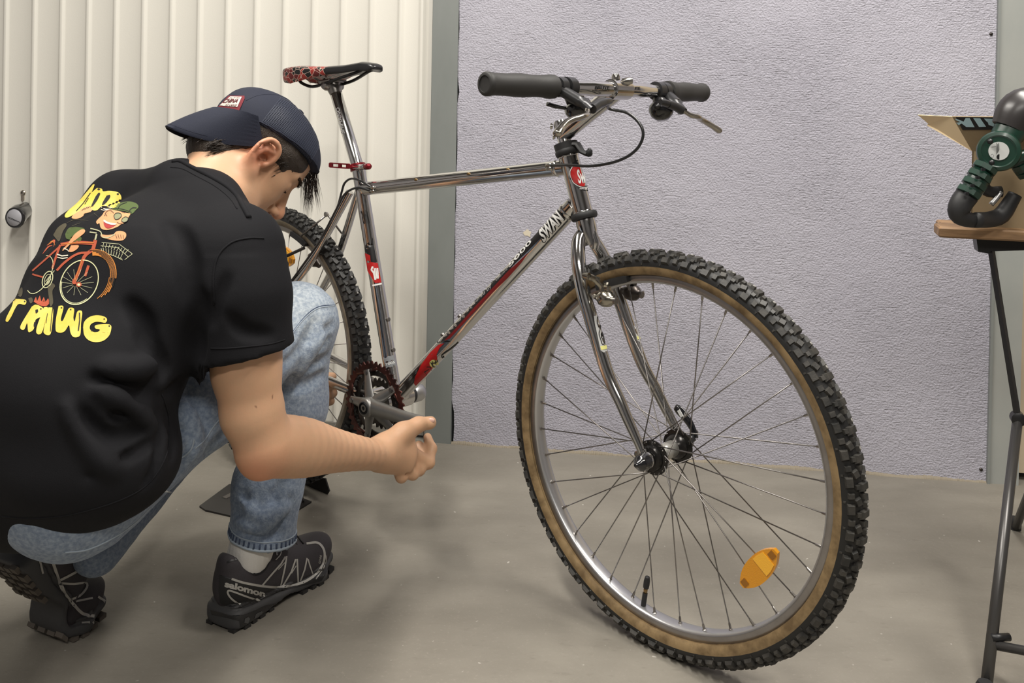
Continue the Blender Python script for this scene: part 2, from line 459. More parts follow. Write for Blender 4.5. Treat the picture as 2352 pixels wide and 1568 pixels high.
# plaster wall: a slab with a slightly ragged left edge where it meets the post
mb = MB(); M_ = WM4
nz = 60; left = []
for i in range(nz + 1):
    z = 2.6 * i / nz; left.append((s_post1 + 0.0025 * math.sin(z * 41) + rnd.uniform(-.0022, .0022) + (0.006 if z < 0.1 else 0), z))
poly = left + [(s_wallR, 2.6), (s_wallR, 0.0)]
mb.prism(poly, 0.16, M_)
wall = struct('wall_back', mb, wallm)
wallc = WM4.inverted()
# give the wall local coordinates so that its plaster pattern runs along it
for v in wall.data.vertices: v.co = wallc @ v.co
wall.matrix_world = WM4; WM[wall.name] = WM4
# rough mortar lip at the foot of the wall
mb = MB()
for k in range(240):
    s0 = s_post1 + (s_wallR - s_post1) * k / 240; hh = 0.0045 + .002 * math.sin(k * .21) + rnd.uniform(0, 0.002); dd = 0.006 + 0.003 * math.sin(k * .13) + rnd.uniform(0, 0.002)
    a, b_ = s0, s0 + (s_wallR - s_post1) / 240
    mb.add([W(a, 0, 0), W(b_, 0, 0), W(b_, 0, dd), W(a, 0, dd * .8), W(a, hh, 0), W(b_, hh, 0), W(b_, hh * .4, dd * .8), W(a, hh * .4, dd * .6)],
           [(4, 7, 6, 5), (7, 3, 2, 6), (0, 3, 7, 4), (1, 5, 6, 2)])
lip = struct('baseboard_back', mb, mat('mortar', (0.26, 0.225, 0.17), 0.9, bump=(80, 0.5, 0.003, 4)))
# chipped patch in the plaster
ps, pz = wall_s(1211, 536)
mb = MB(); pts = [(0.0, 0.012), (0.006, 0.006), (0.011, 0.004), (0.008, -0.004), (0.009, -0.010), (0.002, -0.006), (-0.006, -0.006), (-0.012, 0.002), (-0.005, 0.007)]
mb.prism([(ps + x, pz + y) for x, y in pts], 0.0012, WM4, z0=-0.0012)
chip = mb.build('paint_chip', mat('bare_plaster', (0.62, 0.56, 0.44), 0.9), wall, world=True, smooth=False)

# steel frame post between the door and the wall
postm = mat('grey_painted_steel', (0.185, 0.2, 0.19), 0.45, 0.0, var=(6, (0.23, 0.245, 0.235), 0.7, (1, 1, 0.4)), bump=(90, 0.1, 0.001, 4))
mb = MB(); mb.prism([(s_post0, 0), (s_post1 - 0.001, 0), (s_post1 - 0.001, 2.6), (s_post0, 2.6)], 0.12, WM4, z0=-0.006)
post = struct('trim_1', mb, postm)
mb = MB(); mb.prism([(s_post0 - 0.0045, 0.0), (s_post0, 0.0), (s_post0, 2.6), (s_post0 - 0.0045, 2.6)], 0.1, WM4, z0=0.01)
mb.build('rubber_seal', rubber, post, world=True, smooth=False)
# light grey frame at the right
postl = mat('pale_grey_steel', (0.3, 0.315, 0.3), 0.4, var=(5, (0.36, 0.365, 0.34), 0.8, (1, 1, 0.5)), bump=(60, 0.1, 0.001, 4))
s_r2, _ = wall_s(2343, 900)
mb = MB(); mb.prism([(s_wallR + 0.0065, 0), (s_r2, 0), (s_r2, 2.6), (s_wallR + 0.0065, 2.6)], 0.1, WM4, z0=-0.004)
fr2 = struct('trim_2', mb, postl)
mb = MB(); mb.prism([(s_wallR, 0), (s_wallR + 0.006, 0), (s_wallR + 0.006, 2.6), (s_wallR, 2.6)], 0.1, WM4, z0=-0.010)
mb.build('frame_edge', mat('frame_edge_grey', (0.22, 0.235, 0.225), 0.4), fr2, world=True, smooth=False)
for z in (0.02, 2.1, 1.1):
    q = W(s_wallR - 0.012, z + 0.012, 0.0)
    MB().lathe([(0.0, 0.0025), (0.004, 0.002), (0.0042, 0)], q, WN, 10).build('screw', darkm, fr2, world=True)
mb = MB(); mb.prism([(s_r2 + 0.004, 0.02), (s_r2 + 0.9, 0.02), (s_r2 + 0.9, 2.1), (s_r2 + 0.004, 2.1)], 0.04, WM4, z0=0.03)
d2 = struct('door_2', mb, mat('cream_door', (0.6, 0.5, 0.36), 0.45))
mb = MB(); mb.prism([(s_r2 + 0.02, 2.13), (s_r2 + 0.9, 2.13), (s_r2 + 0.9, 2.6), (s_r2 + 0.02, 2.6)], 0.04, WM4, z0=0.03)
struct('trim_3', mb, postl)

# ribbed door leaf: trapezoid ribs, profile extruded upwards
doorm = mat('cream_white_door_paint', (0.72, 0.70, 0.635), 0.42, bump=(420, 0.22, 0.0008, 2))
o_door = -0.022
right = [] ; ribs_px = [14, 79, 142, 203, 266, 330, 394, 458, 522, 588, 653.5, 720, 786, 852.5, 920, 969]
prof = []
s_end, _ = wall_s(980, 900, o_door)
s_left = s_end - 2.0
def rib(sc, w=0.0225, hgt=0.0065):
    return [(sc - w / 2 - .001, 0), (sc - w / 2 + .002, 0.001), (sc - w / 2 + .0075, hgt * .92), (sc - w / 2 + .0095, hgt), (sc + w / 2 - .0095, hgt), (sc + w / 2 - .0075, hgt * .92), (sc + w / 2 - .002, 0.001), (sc + w / 2 + .001, 0)]
cs = [wall_s(x, 100, o_door)[0] for x in ribs_px]
while cs[0] > s_left + 0.1: cs.insert(0, cs[0] - 0.078)
pr = [(s_left, 0)]
for c_ in cs: pr += rib(c_)
pr += [(s_end - 0.0135, 0), (s_end - 0.0125, 0.004), (s_end - 0.001, 0.004), (s_end, 0.002), (s_end, -0.03)]
mb = MB(); V = []; F = []
for z in (0.012, 2.35):
    for s_, h_ in pr: V.append(W(s_, z, o_door + h_))
n = len(pr)
for i in range(n - 1): F.append((i, i + 1, n + i + 1, n + i))
V += [W(s_left, 0.012, o_door - .03), W(s_left, 2.35, o_door - .03)]
mb.add(V, F)
door = struct('door_1', mb, doorm, smooth=True, sharp=25, geo=True)
# bottom rail and threshold
mb = MB(); a, b_ = s_left, s_end
mb.prism([(a, 0.012), (b_ - 0.004, 0.012), (b_ - 0.004, 0.03), (a, 0.03)], 0.02, WM4, z0=-o_door - 0.012)
mb.build('bottom_rail', mat('rail_grey', (0.25, 0.24, 0.215), 0.4, 0.3), door, world=True, smooth=False)
mb = MB(); mb.prism([(a, -0.01), (b_, -0.01), (b_, 0.004), (a, 0.004)], 0.14, WM4, z0=-0.004)
th = struct('trim_4', mb, mat('threshold_metal', (0.4, 0.38, 0.33), 0.4, 0.5))
mb = MB(); mb.prism([(s_left, 2.36), (s_end, 2.36), (s_end, 2.6), (s_left, 2.6)], 0.1, WM4)
struct('trim_5', mb, postm)
# wall piece left of the door, outside the frame
mb = MB(); mb.prism([(-3.2, 0), (s_left - 0.01, 0), (s_left - 0.01, 2.6), (-3.2, 2.6)], 0.1, WM4)
struct('trim_6', mb, plain)
mb = MB(); mb.prism([(s_r2 + 0.92, 0), (3.2, 0), (3.2, 2.6), (s_r2 + 0.92, 2.6)], 0.1, WM4)
struct('trim_7', mb, plain)

# door knob (offset egg shaped grip) and keyhole
def onwall(px, py, o): 
    s_, z_ = wall_s(px, py, o); return s_, z_
ks, kz = onwall(39, 499, 0.035)
s2, z2 = onwall(58, 482, o_door)
mb = MB()
ax = WN
outl = [(math.cos(t) * 0.0315, math.sin(t) * 0.0315) for t in [2 * PI * k / 32 for k in range(32)]]
base = [(x * 0.8 + (s2 - ks), y * 0.8 + (z2 - kz)) for x, y in outl]
rings = []
for t, sc, oo in ((0, 0.75, o_door), (0.25, 0.8, o_door + 0.012), (0.6, 0.95, 0.02), (0.8, 1.0, 0.03), (1, 1.0, 0.042), (1, 0.93, 0.046)):
    cx_, cz_ = ks + (s2 - ks) * (1 - t) * 1.0, kz + (z2 - kz) * (1 - t)
    rings.append([W(cx_ + x * sc, cz_ + y * sc, oo) for x, y in outl])
mb.loft(rings)
knob = mb.build('door_handle', mat('knob_black', (0.012, 0.012, 0.013), 0.15, coat=0.5), door, world=True, sharp=40)
mb = MB(); mb.lathe([(0.0, 0.0015), (0.0235, 0.0015), (0.0245, 0.0)], W(ks, kz, 0.0465), WN, 32)
capo = mb.build('handle_cap', mat('satin_silver', (0.42, 0.42, 0.45), 0.5, 0.2), knob, world=True, geo=True)
cr7 = crop(0, 400, 7.84)
q = cr7([(140, 790), (352, 878), (365, 852), (152, 762)])
decal('maker_name', bvh(capo), textq('HORMANN', q, bold=0.02), ink_black, knob, off=0.0004)
es, ez = wall_s(53, 443, o_door)
mb = MB(); mb.lathe([(0, 0.004), (0.006, 0.004), (0.0082, 0.002), (0.0082, 0)], W(es, ez, o_door), WN, 20)
mb.prism([(es - 0.005, ez - 0.006), (es - 0.005, ez - 0.02), (es, ez - 0.0255), (es + 0.005, ez - 0.02), (es + 0.005, ez - 0.006)], 0.003, WM4, z0=-o_door - 0.003)
kh = mb.build('lock_cylinder', mat('lock_nickel', (0.5, 0.45, 0.38), 0.25, 1.0), door, world=True, sharp=30)
MB().box((0, 0, 0), (0.0016, 0.006, 0.002), Matrix.Translation(W(es - .001, ez + .001, o_door + 0.0042)) @ WM4.to_3x3().to_4x4()).build('key_slot', ink_black, kh, world=True, smooth=False)

# ceiling lamps that carry the tube lights
for i, (x, y, rz, L_) in enumerate(((-0.75, 0.95, R(8), 1.5), (0.95, 1.05, R(8), 1.5), (0.1, -1.2, R(98), 1.5))):
    t = thing('ceiling_lamp', ('white tube lamp on the ceiling above the crouching man', 'white tube lamp on the ceiling above the front wheel', 'white tube lamp on the ceiling behind the camera')[i], 'lamp', (x, y, 2.6), rz)
    MB().box((0, 0, -0.03), (0.16, L_, 0.05), bev=0.01).build('housing', mat('lamp_white', (0.7, 0.7, 0.68), 0.5), t, smooth=False)
# ================================================================== THE BICYCLE  (local axes: x forward, y to its left, z up)
BM = Matrix.Translation(Vector((-0.5497, 2.0997, 0))) @ Matrix.Rotation(R(-39.74), 4, 'Z')
KS = 1.0127
BM = Matrix.Translation(CAM) @ Matrix.Scale(KS, 4) @ Matrix.Translation(-CAM) @ BM
bike = thing('bicycle', 'chrome mountain bike with knobbly tan-wall tyres standing in the middle of the garage', 'bicycle', matrix=BM)
BI = BM.inverted()
SA = Vector((0.879, 0, 0.706)); SDIR = Vector((-0.327, 0, 0.945))
ST = Matrix.Translation(SA) @ Matrix.Rotation(R(-4.6), 4, SDIR) @ Matrix.Translation(-SA)
SI = (BM @ ST).inverted()
def _loc(inv, px, py, y):
    o = inv @ CAM; d = inv.to_3x3() @ ray(px, py); t = (y - o.y) / d.y; return o + d * t
def B(px, py, y=0.0): return _loc(BI, px, py, y)
def FB(px, py, y=0.0): return _loc(SI, px, py, y)

AX = Vector((1.0517, 0, 0.335)); RA = Vector((0, 0, 0.335))
BB = Vector((0.415, 0, 0.289)); HT1 = Vector((0.8455, 0, 0.803)); HT0 = Vector((0.8785, 0, 0.7075))
SC = B(818, 436); STT = B(824, 392)

# ------------------------------------------------ frame
mb = MB()
mb.tube([BB, BB + (STT - BB) * 0.5, STT], 0.0146, 20)
TT0 = B(829, 434); TT1 = B(1300, 384)
mb.tube([TT0, TT1], 0.0146, 20)
DT1 = B(1320, 470); mb.tube([BB + Vector((0.004, 0, 0.004)), DT1], 0.0162, 24)
mb.tube([HT0, HT1], 0.0176, 24)
mb.lathe([(0.0206, -0.036), (0.0206, 0.036)], BB, (0, 1, 0), 24)
for s in (-1, 1):
    # seat stays with a dropped cluster, chain stays tapering to the dropouts
    top = SC + Vector((-0.006, s * 0.012, -0.004)); mid = Vector((0.18, s * 0.036, 0.56)); end = Vector((0.004, s * 0.062, 0.352))
    mb.tube(spline([top, mid, Vector((0.1, s * 0.052, 0.466)), end], 5), [0.0088] * 12 + [0.0078] * 3 + [0.0065], 12)
    mb.tube(spline([BB + Vector((-0.01, s * 0.026, 0)), Vector((0.34, s * 0.034, 0.293)), Vector((0.25, s * 0.046, 0.305)), Vector((0.02, s * 0.062, 0.332))], 5), [0.0125] * 6 + [0.0105] * 5 + [0.0085] * 5, 12)
    mb.box((0.003, s * 0.0655, 0.337), (0.036, 0.005, 0.044), bev=0.004)
mb.tube([Vector((0.185, -0.036, 0.568)), Vector((0.185, 0.036, 0.568))], 0.0068, 10)
mb.tube([Vector((0.352, -0.03, 0.292)), Vector((0.352, 0.03, 0.292))], 0.0068, 10)
# weld fillets round the joints
for c_, ax_, r_ in ((TT0 + (TT1 - TT0).normalized() * 0.012, TT1 - TT0, 0.0152), (TT1 - (TT1 - TT0).normalized() * 0.019, TT1 - TT0, 0.0156), (DT1 - (DT1 - BB).normalized() * 0.02, DT1 - BB, 0.0176), (BB + (DT1 - BB).normalized() * 0.026, DT1 - BB, 0.0176)):
    mb.lathe([(r_ - .002, -0.006), (r_, -0.002), (r_ + .0006, 0.002), (r_ - .002, 0.006)], c_, ax_, 20)
frame = mb.build('frame', chrome, bike, sharp=45, geo=True)
ftree = bvh(frame)
# seat lug collar and quick-release clamp
d_st = (STT - BB).normalized()
sq = node('seat_clamp', bike, Matrix.Translation(B(822, 384)))
MB().lathe([(0.0148, -0.008), (0.0172, -0.007), (0.0172, 0.007), (0.0148, 0.008)], (0, 0, 0), d_st, 24).build('collar', redano, sq, sharp=30)
c0 = B(822, 384)
mb = MB(); a = B(805, 382, -0.02) - c0; b_ = B(762, 379, -0.03) - c0
dirv = (b_ - a).normalized(); up_ = Vector((0, 0, 1)); sd = dirv.cross(up_).normalized(); M_ = Matrix(((dirv.x, up_.x, sd.x, a.x), (dirv.y, up_.y, sd.y, a.y), (dirv.z, up_.z, sd.z, a.z), (0, 0, 0, 1)))
L_ = (b_ - a).length
for yy, hh in ((0.0042, 0.0028), (-0.0042, 0.0028)): mb.box((L_ / 2 + .004, yy, 0), (L_, hh, 0.006), M_)
for xx, ww in ((0.004, 0.012), (L_ + .002, 0.008), (L_ * .55, 0.006)): mb.box((xx, 0, 0), (ww, 0.0084, 0.006), M_)
mb.tube([a, Vector((0, -0.016, 0))], 0.0055, 10)
mb.build('clamp_lever', redano, sq, smooth=False)
mb = MB(); e0 = B(836, 383, -0.016) - c0; e1 = B(848, 382, -0.016) - c0
mb.tube([Vector((0, -.012, 0)), e0, e0.lerp(e1, .5)], [0.006, 0.0062, 0.0066], 12)
mb.build('clamp_eye', chrome, sq)
mb = MB(); mb.tube([e0.lerp(e1, .3), e1, e1.lerp(e0, -.25)], [0.0068, 0.0068, 0.004], 14); mb.build('clamp_nut', redano, sq)

# bottle bolts and cable guides
def bolt(name, p, ax, r=0.0045, h=0.006, mt=steel, parent=None):
    mb = MB(); mb.lathe([(0.0, h), (r * .55, h), (r * .55, h - .0015), (r * .6, h), (r, h - 0.0005), (r, h * .35), (r * .7, h * .35), (r * .7, 0)], p, ax, 14)
    return mb.build(name, mt, parent, sharp=40)
dtd = (DT1 - BB).normalized(); dn = Vector((-dtd.z, 0, dtd.x))
for q in ((1016, 767), (1055, 724)):
    p = B(*q); t = (p - BB).dot(dtd); bolt('bottle_bolt', BB + dtd * t + dn * 0.0155, dn, parent=frame)
sn = Vector((d_st.z, 0, -d_st.x))
for q in ((888, 734), (899, 804)):
    p = B(*q); t = (p - BB).dot(d_st); bolt('bottle_bolt', BB + d_st * t + sn * 0.0135, sn, parent=frame)
td = (TT1 - TT0).normalized(); tn = Vector((-td.z, 0, td.x))
for px_ in (965, 1087, 1178):
    p = B(px_, 410); t = (p - TT0).dot(td); c_ = TT0 + td * t
    MB().box((0, 0, 0), (0.007, 0.004, 0.005), Matrix.Translation(c_ + Vector((0, -0.0135, 0.0065))), bev=0.001).build('cable_guide', brass, frame)
stops = []
for px_, py_, y_ in ((855, 431, -0.016), (855, 439, -0.016), (1262, 379, -0.0165), (1262, 387, -0.0165)):
    c_ = B(px_, py_, y_); stops.append(c_)
    mb = MB(); mb.lathe([(0.0022, -0.008), (0.0036, -0.007), (0.0036, 0.006), (0.0022, 0.007)], c_, td, 12)
    mb.box((0, 0, 0), (0.012, 0.006, 0.004), Matrix.Translation(c_ + Vector((0, 0.003, 0)))); mb.build('cable_stop', chrome2, frame)
for k in (0, 1):
    MB().tube([stops[k], stops[2 + k]], 0.0007, 5).build('inner_cable', steel, frame)

# ------------------------------------------------ prints on the frame
cA = crop(900, 480, 3.733)
D_ = lambda nm, shp, mt_, **k: decal(nm, ftree, shp, mt_, frame, **k)
band_top = [(1268, 190), (1150, 318), (1000, 472), (850, 632), (700, 790), (560, 935), (440, 1065), (385, 1148), (505, 1133), (600, 1030), (700, 918), (850, 760), (1000, 600), (1130, 462), (1200, 380), (1300, 262)]
D_('black_band', poly2(cA([(1262, 188), (1130, 330), (985, 482), (830, 645), (690, 800), (560, 936), (440, 1066), (385, 1148), (452, 1130), (560, 1010), (700, 850), (850, 690), (1000, 528), (1130, 392), (1220, 305), (1290, 235)])), ink_black)
D_('red_band', poly2(cA([(1170, 372), (1000, 530), (850, 692), (700, 852), (560, 1012), (450, 1130), (500, 1108), (590, 1010), (720, 870), (860, 720), (1000, 585), (1110, 462)])), ink_dkred, off=0.0009)
D_('band_tip', poly2(cA([(385, 1148), (470, 1128), (508, 1134), (440, 1142)])), ink_black, off=0.0011)
D_('red_flame', poly2(cA([(400, 1165), (450, 1148), (410, 1190), (385, 1245), (390, 1285), (350, 1360), (290, 1430), (205, 1512), (190, 1495), (200, 1440), (250, 1340), (330, 1230)])), ink_red, off=0.0009)
D_('model_number', textq('5000', cA([(1015, 500), (1215, 272), (1180, 272), (990, 488)]), bold=0.015, shear=0.2), ink_white, off=0.0014, step=6)
D_('maker_name_outline', textq('SWAN', cA([(1300, 300), (1492, 85), (1420, -5), (1250, 190)]), bold=0.09), ink_black, off=0.0014, step=6)
D_('maker_name', textq('SWAN', cA([(1304, 288), (1480, 88), (1418, 12), (1262, 190)]), bold=0.035), ink_white, off=0.002, step=6)
D_('small_print', textq('MACHINE', cA([(905, 615), (1000, 512), (990, 505), (893, 610)]), bold=0.0), mat('ink_grey', (0.35, 0.35, 0.35), 0.4), off=0.0014, step=6)
D_('script_line', merge2([textq('powered by', cA([(655, 880), (870, 665), (850, 650), (640, 870)]), shear=0.3)]), mat('ink_grey', (0.35, 0.35, 0.35), 0.4), off=0.0014, step=6)
D_('thin_scroll', stroke2(cA([(570, 1140), (520, 1185), (470, 1220), (430, 1250), (432, 1272), (450, 1262)]), 2.2, sm=4), ink_black, off=0.0011)
D_('round_sticker', poly2(ell2(*cA([(362, 1322)])[0], 10, 9)), ink_yellow, off=0.0013)
D_('sticker_mark', merge2([stroke2(cA(q), 2.0) for q in ([(340, 1325), (395, 1300)], [(350, 1345), (350, 1300), (372, 1322)], [(372, 1290), (385, 1345)], [(335, 1310), (362, 1352)])]), ink_black, off=0.0018)
D_('flame_shadow', merge2([stroke2(cA(q), 2.6, taper=True) for q in ([(300, 1420), (280, 1395), (320, 1370)], [(340, 1380), (330, 1350), (300, 1350)])]), ink_black, off=0.0013)
# head tube badge
cH = crop(1080, 140, 3.563)
D_('badge_black', poly2(cH([(835, 840), (862, 812), (905, 812), (935, 900), (962, 1065), (905, 1055), (860, 1030), (815, 960), (812, 900)])), ink_black, off=0.0008)
D_('badge_red', poly2(cH([(845, 860), (912, 850), (935, 920), (955, 1030), (905, 1025), (850, 995), (822, 940), (824, 900)])), ink_red, off=0.0012)
D_('badge_ring', stroke2(cH([(838, 862), (818, 905), (824, 950), (850, 1000), (905, 1032), (956, 1034)]), 1.6, sm=4), ink_white, off=0.0014)
D_('badge_name', textq('Sw', cH([(885, 1005), (948, 1000), (925, 880), (868, 890)]), bold=0.03), ink_white, off=0.0016, step=6)
D_('badge_text', textq('SWAN', cH([(893, 1050), (960, 1056), (960, 1045), (893, 1039)]), bold=0.02), ink_white, off=0.0016, step=6)
# seat tube badge
cS = crop(580, 400, 3.921)
D_('seat_badge_black', poly2(cS([(1018, 640), (1045, 612), (1062, 640), (1082, 570), (1090, 640), (1120, 790), (1060, 800), (1015, 700)])), ink_black, off=0.0008)
D_('seat_badge_red', poly2(cS([(1015, 708), (1060, 730), (1065, 790), (1125, 800), (1158, 975), (1105, 980), (1040, 870)])), ink_red, off=0.0012)
D_('seat_badge_name', merge2([stroke2(cS([(1085, 830), (1075, 860), (1095, 890), (1108, 950)]), 4.0, sm=3)] + [stroke2(cS([(1095 + 14 * k, 845), (1112 + 10 * k, 940)]), 2.4) for k in range(3)]), ink_white, off=0.0016, step=6)
D_('seat_badge_strip', poly2(cS([(1055, 1000), (1160, 978), (1162, 992), (1058, 1014)])), ink_white, off=0.0012)
D_('seat_tube_script', textq('SWAN', cS([(975, 330), (1030, 320), (1055, 440), (1000, 450)]), bold=0.02), ink_black, off=0.0008, step=6)
cC = crop(740, 760, 4.356)
D_('size_label', poly2(cC([(610, 262), (712, 240), (735, 345), (640, 372)])), mat('label_grey', (0.2, 0.21, 0.22), 0.4), off=0.0008)
D_('size_print', textq('7005', cC([(640, 345), (725, 322), (720, 298), (636, 320)]), bold=0.01), ink_white, off=0.0013, step=6)

# ------------------------------------------------ wheels
def knob_block(mb, th, phi, ln, wd, hgt, r0, rho, skew=0.0, tp=0.82):
    """one tread block standing on the tyre casing"""
    er = Vector((math.cos(th), 0, math.sin(th))); et = Vector((-math.sin(th), 0, math.cos(th)))
    nrm = er * math.cos(phi) + Vector((0, 1, 0)) * math.sin(phi); lat = -er * math.sin(phi) + Vector((0, 1, 0)) * math.cos(phi)
    c = er * r0 + nrm * (rho - 0.0012)
    t2 = et * math.cos(skew) + lat * math.sin(skew); l2 = lat * math.cos(skew) - et * math.sin(skew)
    V = []
    for z, k in ((0, 1.12), (hgt + .0012, tp)):
        for a_, b2 in ((-1, -1), (1, -1), (1, 1), (-1, 1)): V.append(c + nrm * z + t2 * (a_ * ln / 2 * k) + l2 * (b2 * wd / 2 * k))
    mb.add(V, [(0, 3, 2, 1), (4, 5, 6, 7), (0, 1, 5, 4), (1, 2, 6, 5), (2, 3, 7, 6), (3, 0, 4, 7)])
def tyre(parent, sidem, treadm, np_, kn):
    r0, rho = 0.2990, 0.0215
    def cs(a0, a1, n): return [(r0 + rho * math.cos(t), rho * math.sin(t)) for t in np.linspace(a0, a1, n)]
    seam = R(89)
    MB().lathe([(r, h) for r, h in cs(-seam, seam, 16)] + [(r0 - 0.001, rho - .004), (r0, -rho + .004)], (0, 0, 0), (0, 1, 0), 120, closed=True).build('tyre', tyrem, parent, sharp=50)
    prof = []
    for s in (1,):
        prof = [(r0 + rho * math.cos(t) * (1.0), rho * math.sin(t)) for t in np.linspace(seam, R(128), 6)]
        prof += [(0.2865, 0.0132), (0.2835, 0.0118)]
    for s in (1, -1):
        MB().lathe([(r, s * h) for r, h in prof], (0, 0, 0), (0, 1, 0), 120, cap=False).build('sidewall', sidem, parent, sharp=50)
    mb = MB(); tips = MB(); rr = random.Random(3)
    for k in range(np_):
        th = 2 * PI * k / np_; dp = 2 * PI / np_
        j = lambda: rr.uniform(-.0006, .0006)
        knob_block(mb, th, 0, 0.0105, 0.019, kn, r0, rho)
        knob_block(mb, th + dp * .32, R(9), 0.007, 0.008, kn, r0, rho); knob_block(mb, th + dp * .68, R(-9), 0.007, 0.008, kn, r0, rho)
        for s in (-1, 1):
            knob_block(mb, th + dp * .5, s * R(31), 0.0105, 0.0095, kn * .95, r0, rho, skew=s * .35)
            knob_block(mb, th + dp * .02, s * R(30), 0.007 + j(), 0.007, kn * .8, r0, rho)
            knob_block(mb, th + dp * .22, s * R(56), 0.0135 + j(), 0.0105, kn * 1.0, r0, rho)
            knob_block(mb, th + dp * .72, s * R(54), 0.0075 + j(), 0.009, kn * .9, r0, rho)
            knob_block(mb, th + dp * .47, s * R(78), 0.003, 0.004, kn * .2, r0, rho)
        for dth, phi in ((.32, 9), (.68, -9)):
            t2 = th + dp * dth; er = Vector((math.cos(t2), 0, math.sin(t2))); nrm = er * math.cos(R(phi)) + Vector((0, 1, 0)) * math.sin(R(phi))
            if dth < .5: tips.lathe([(0.0026, 0), (0.0022, 0.0006)], er * r0 + nrm * (rho + kn), nrm, 6)
    tag(mb.build('tread', treadm, parent, smooth=False), kind='stuff')
    tag(tips.build('tread_studs', mat('worn_stud', (0.3, 0.29, 0.27), 0.5), parent, smooth=False), kind='stuff')
def rim(parent, side_m, bed_m):
    prof_side = lambda s: [(0.2862, s * 0.0122), (0.2857, s * 0.0128), (0.2756, s * 0.0128), (0.2748, s * 0.0124)]
    bed = [(0.2748, 0.0124), (0.2738, 0.0120), (0.2722, 0.0105), (0.2708, 0.006), (0.2704, 0.0), (0.2708, -0.006), (0.2722, -0.0105), (0.2738, -0.0120), (0.2748, -0.0124)]
    rm = MB().lathe(bed, (0, 0, 0), (0, 1, 0), 120, cap=False).build('rim', bed_m, parent, sharp=60)
    for s in (-1, 1):
        MB().lathe(prof_side(s), (0, 0, 0), (0, 1, 0), 120, cap=False).build('braking_track', side_m, parent, sharp=60)
    MB().lathe([(0.284, -0.011), (0.284, 0.011)], (0, 0, 0), (0, 1, 0), 60, cap=False).build('rim_tape', rubber, parent)
    return rm
def spokes(parent, th0, fl_r, fy, n=36):
    T = []
    for i in range(4):
        s = 1 if i % 2 else -1; dr = 1 if (i // 2) % 2 else -1
        a = R(10 * i); h = a + dr * R(56)
        y_in = s * (fy[0 if s < 0 else 1]) + (0.0022 if dr > 0 else -0.0022) * s
        p0 = Vector((fl_r * math.cos(h), y_in, fl_r * math.sin(h))); p1 = Vector((0.2712 * math.cos(a), s * 0.0015, 0.2712 * math.sin(a)))
        mb = MB(); mb.tube([p0 - Vector((0, s * (0.004 if dr > 0 else -.004), 0)), p0, p1.lerp(p0, 0.03)], [0.001, 0.001, 0.001], 6)
        d = (p0 - p1).normalized()
        nb = MB(); nb.lathe([(0.0034, -0.002), (0.0034, 0.0012), (0.0021, 0.002), (0.0019, 0.0085), (0.0014, 0.0105), (0.0, 0.0106)], p1, d, 8)
        T.append((mb, nb))
    sp = []
    for i in range(n):
        M = Matrix.Rotation(-(th0 + R(40 * (i // 4))), 4, 'Y')
        if i < 4:
            a = T[i][0].build('spoke', steel, parent); b2 = T[i][1].build('spoke_nipple', mat('nipple_steel', (0.3, 0.28, 0.26), 0.3, 1.0), parent, sharp=40)
            sp.append((a, b2)); a.matrix_local = M; b2.matrix_local = M
        else:
            inst(sp[i % 4][0], 'spoke', parent, M); inst(sp[i % 4][1], 'spoke_nipple', parent, M)
def hub_front(parent):
    mb = MB(); mb.lathe([(0.011, -0.047), (0.0185, -0.045), (0.0205, -0.04), (0.0205, -0.0375), (0.0275, -0.036), (0.0275, -0.0335), (0.0205, -0.032), (0.0185, -0.024), (0.0135, -0.019)], (0, 0, 0), (0, 1, 0), 36)
    mb.lathe([(0.0135, 0.019), (0.0185, 0.024), (0.0205, 0.032), (0.0275, 0.0335), (0.0275, 0.036), (0.0205, 0.0375), (0.0205, 0.04), (0.0185, 0.045), (0.011, 0.047)], (0, 0, 0), (0, 1, 0), 36)
    h = mb.build('hub', mat('dark_hub', (0.03, 0.028, 0.027), 0.25, 0.7), parent, sharp=35)
    MB().lathe([(0.0132, -0.0195), (0.0132, 0.0195)], (0, 0, 0), (0, 1, 0), 30).build('hub_barrel', mat('pale_hub_label', (0.42, 0.41, 0.38), 0.3, 0.5), parent)
    MB().lathe([(0.0045, -0.058), (0.0045, 0.058)], (0, 0, 0), (0, 1, 0), 12).build('axle', steel, parent)
    for s in (-1, 1):
        hm = MB()
        for k in range(18):
            a = 2 * PI * k / 18; hm.lathe([(0.0015, 0.0), (0.0015, 0.0012), (0.0, 0.0013)], (0.0245 * math.cos(a), s * 0.036, 0.0245 * math.sin(a)), (0, s, 0), 6)
        tag(hm.build('spoke_heads', steel, parent), kind='stuff')

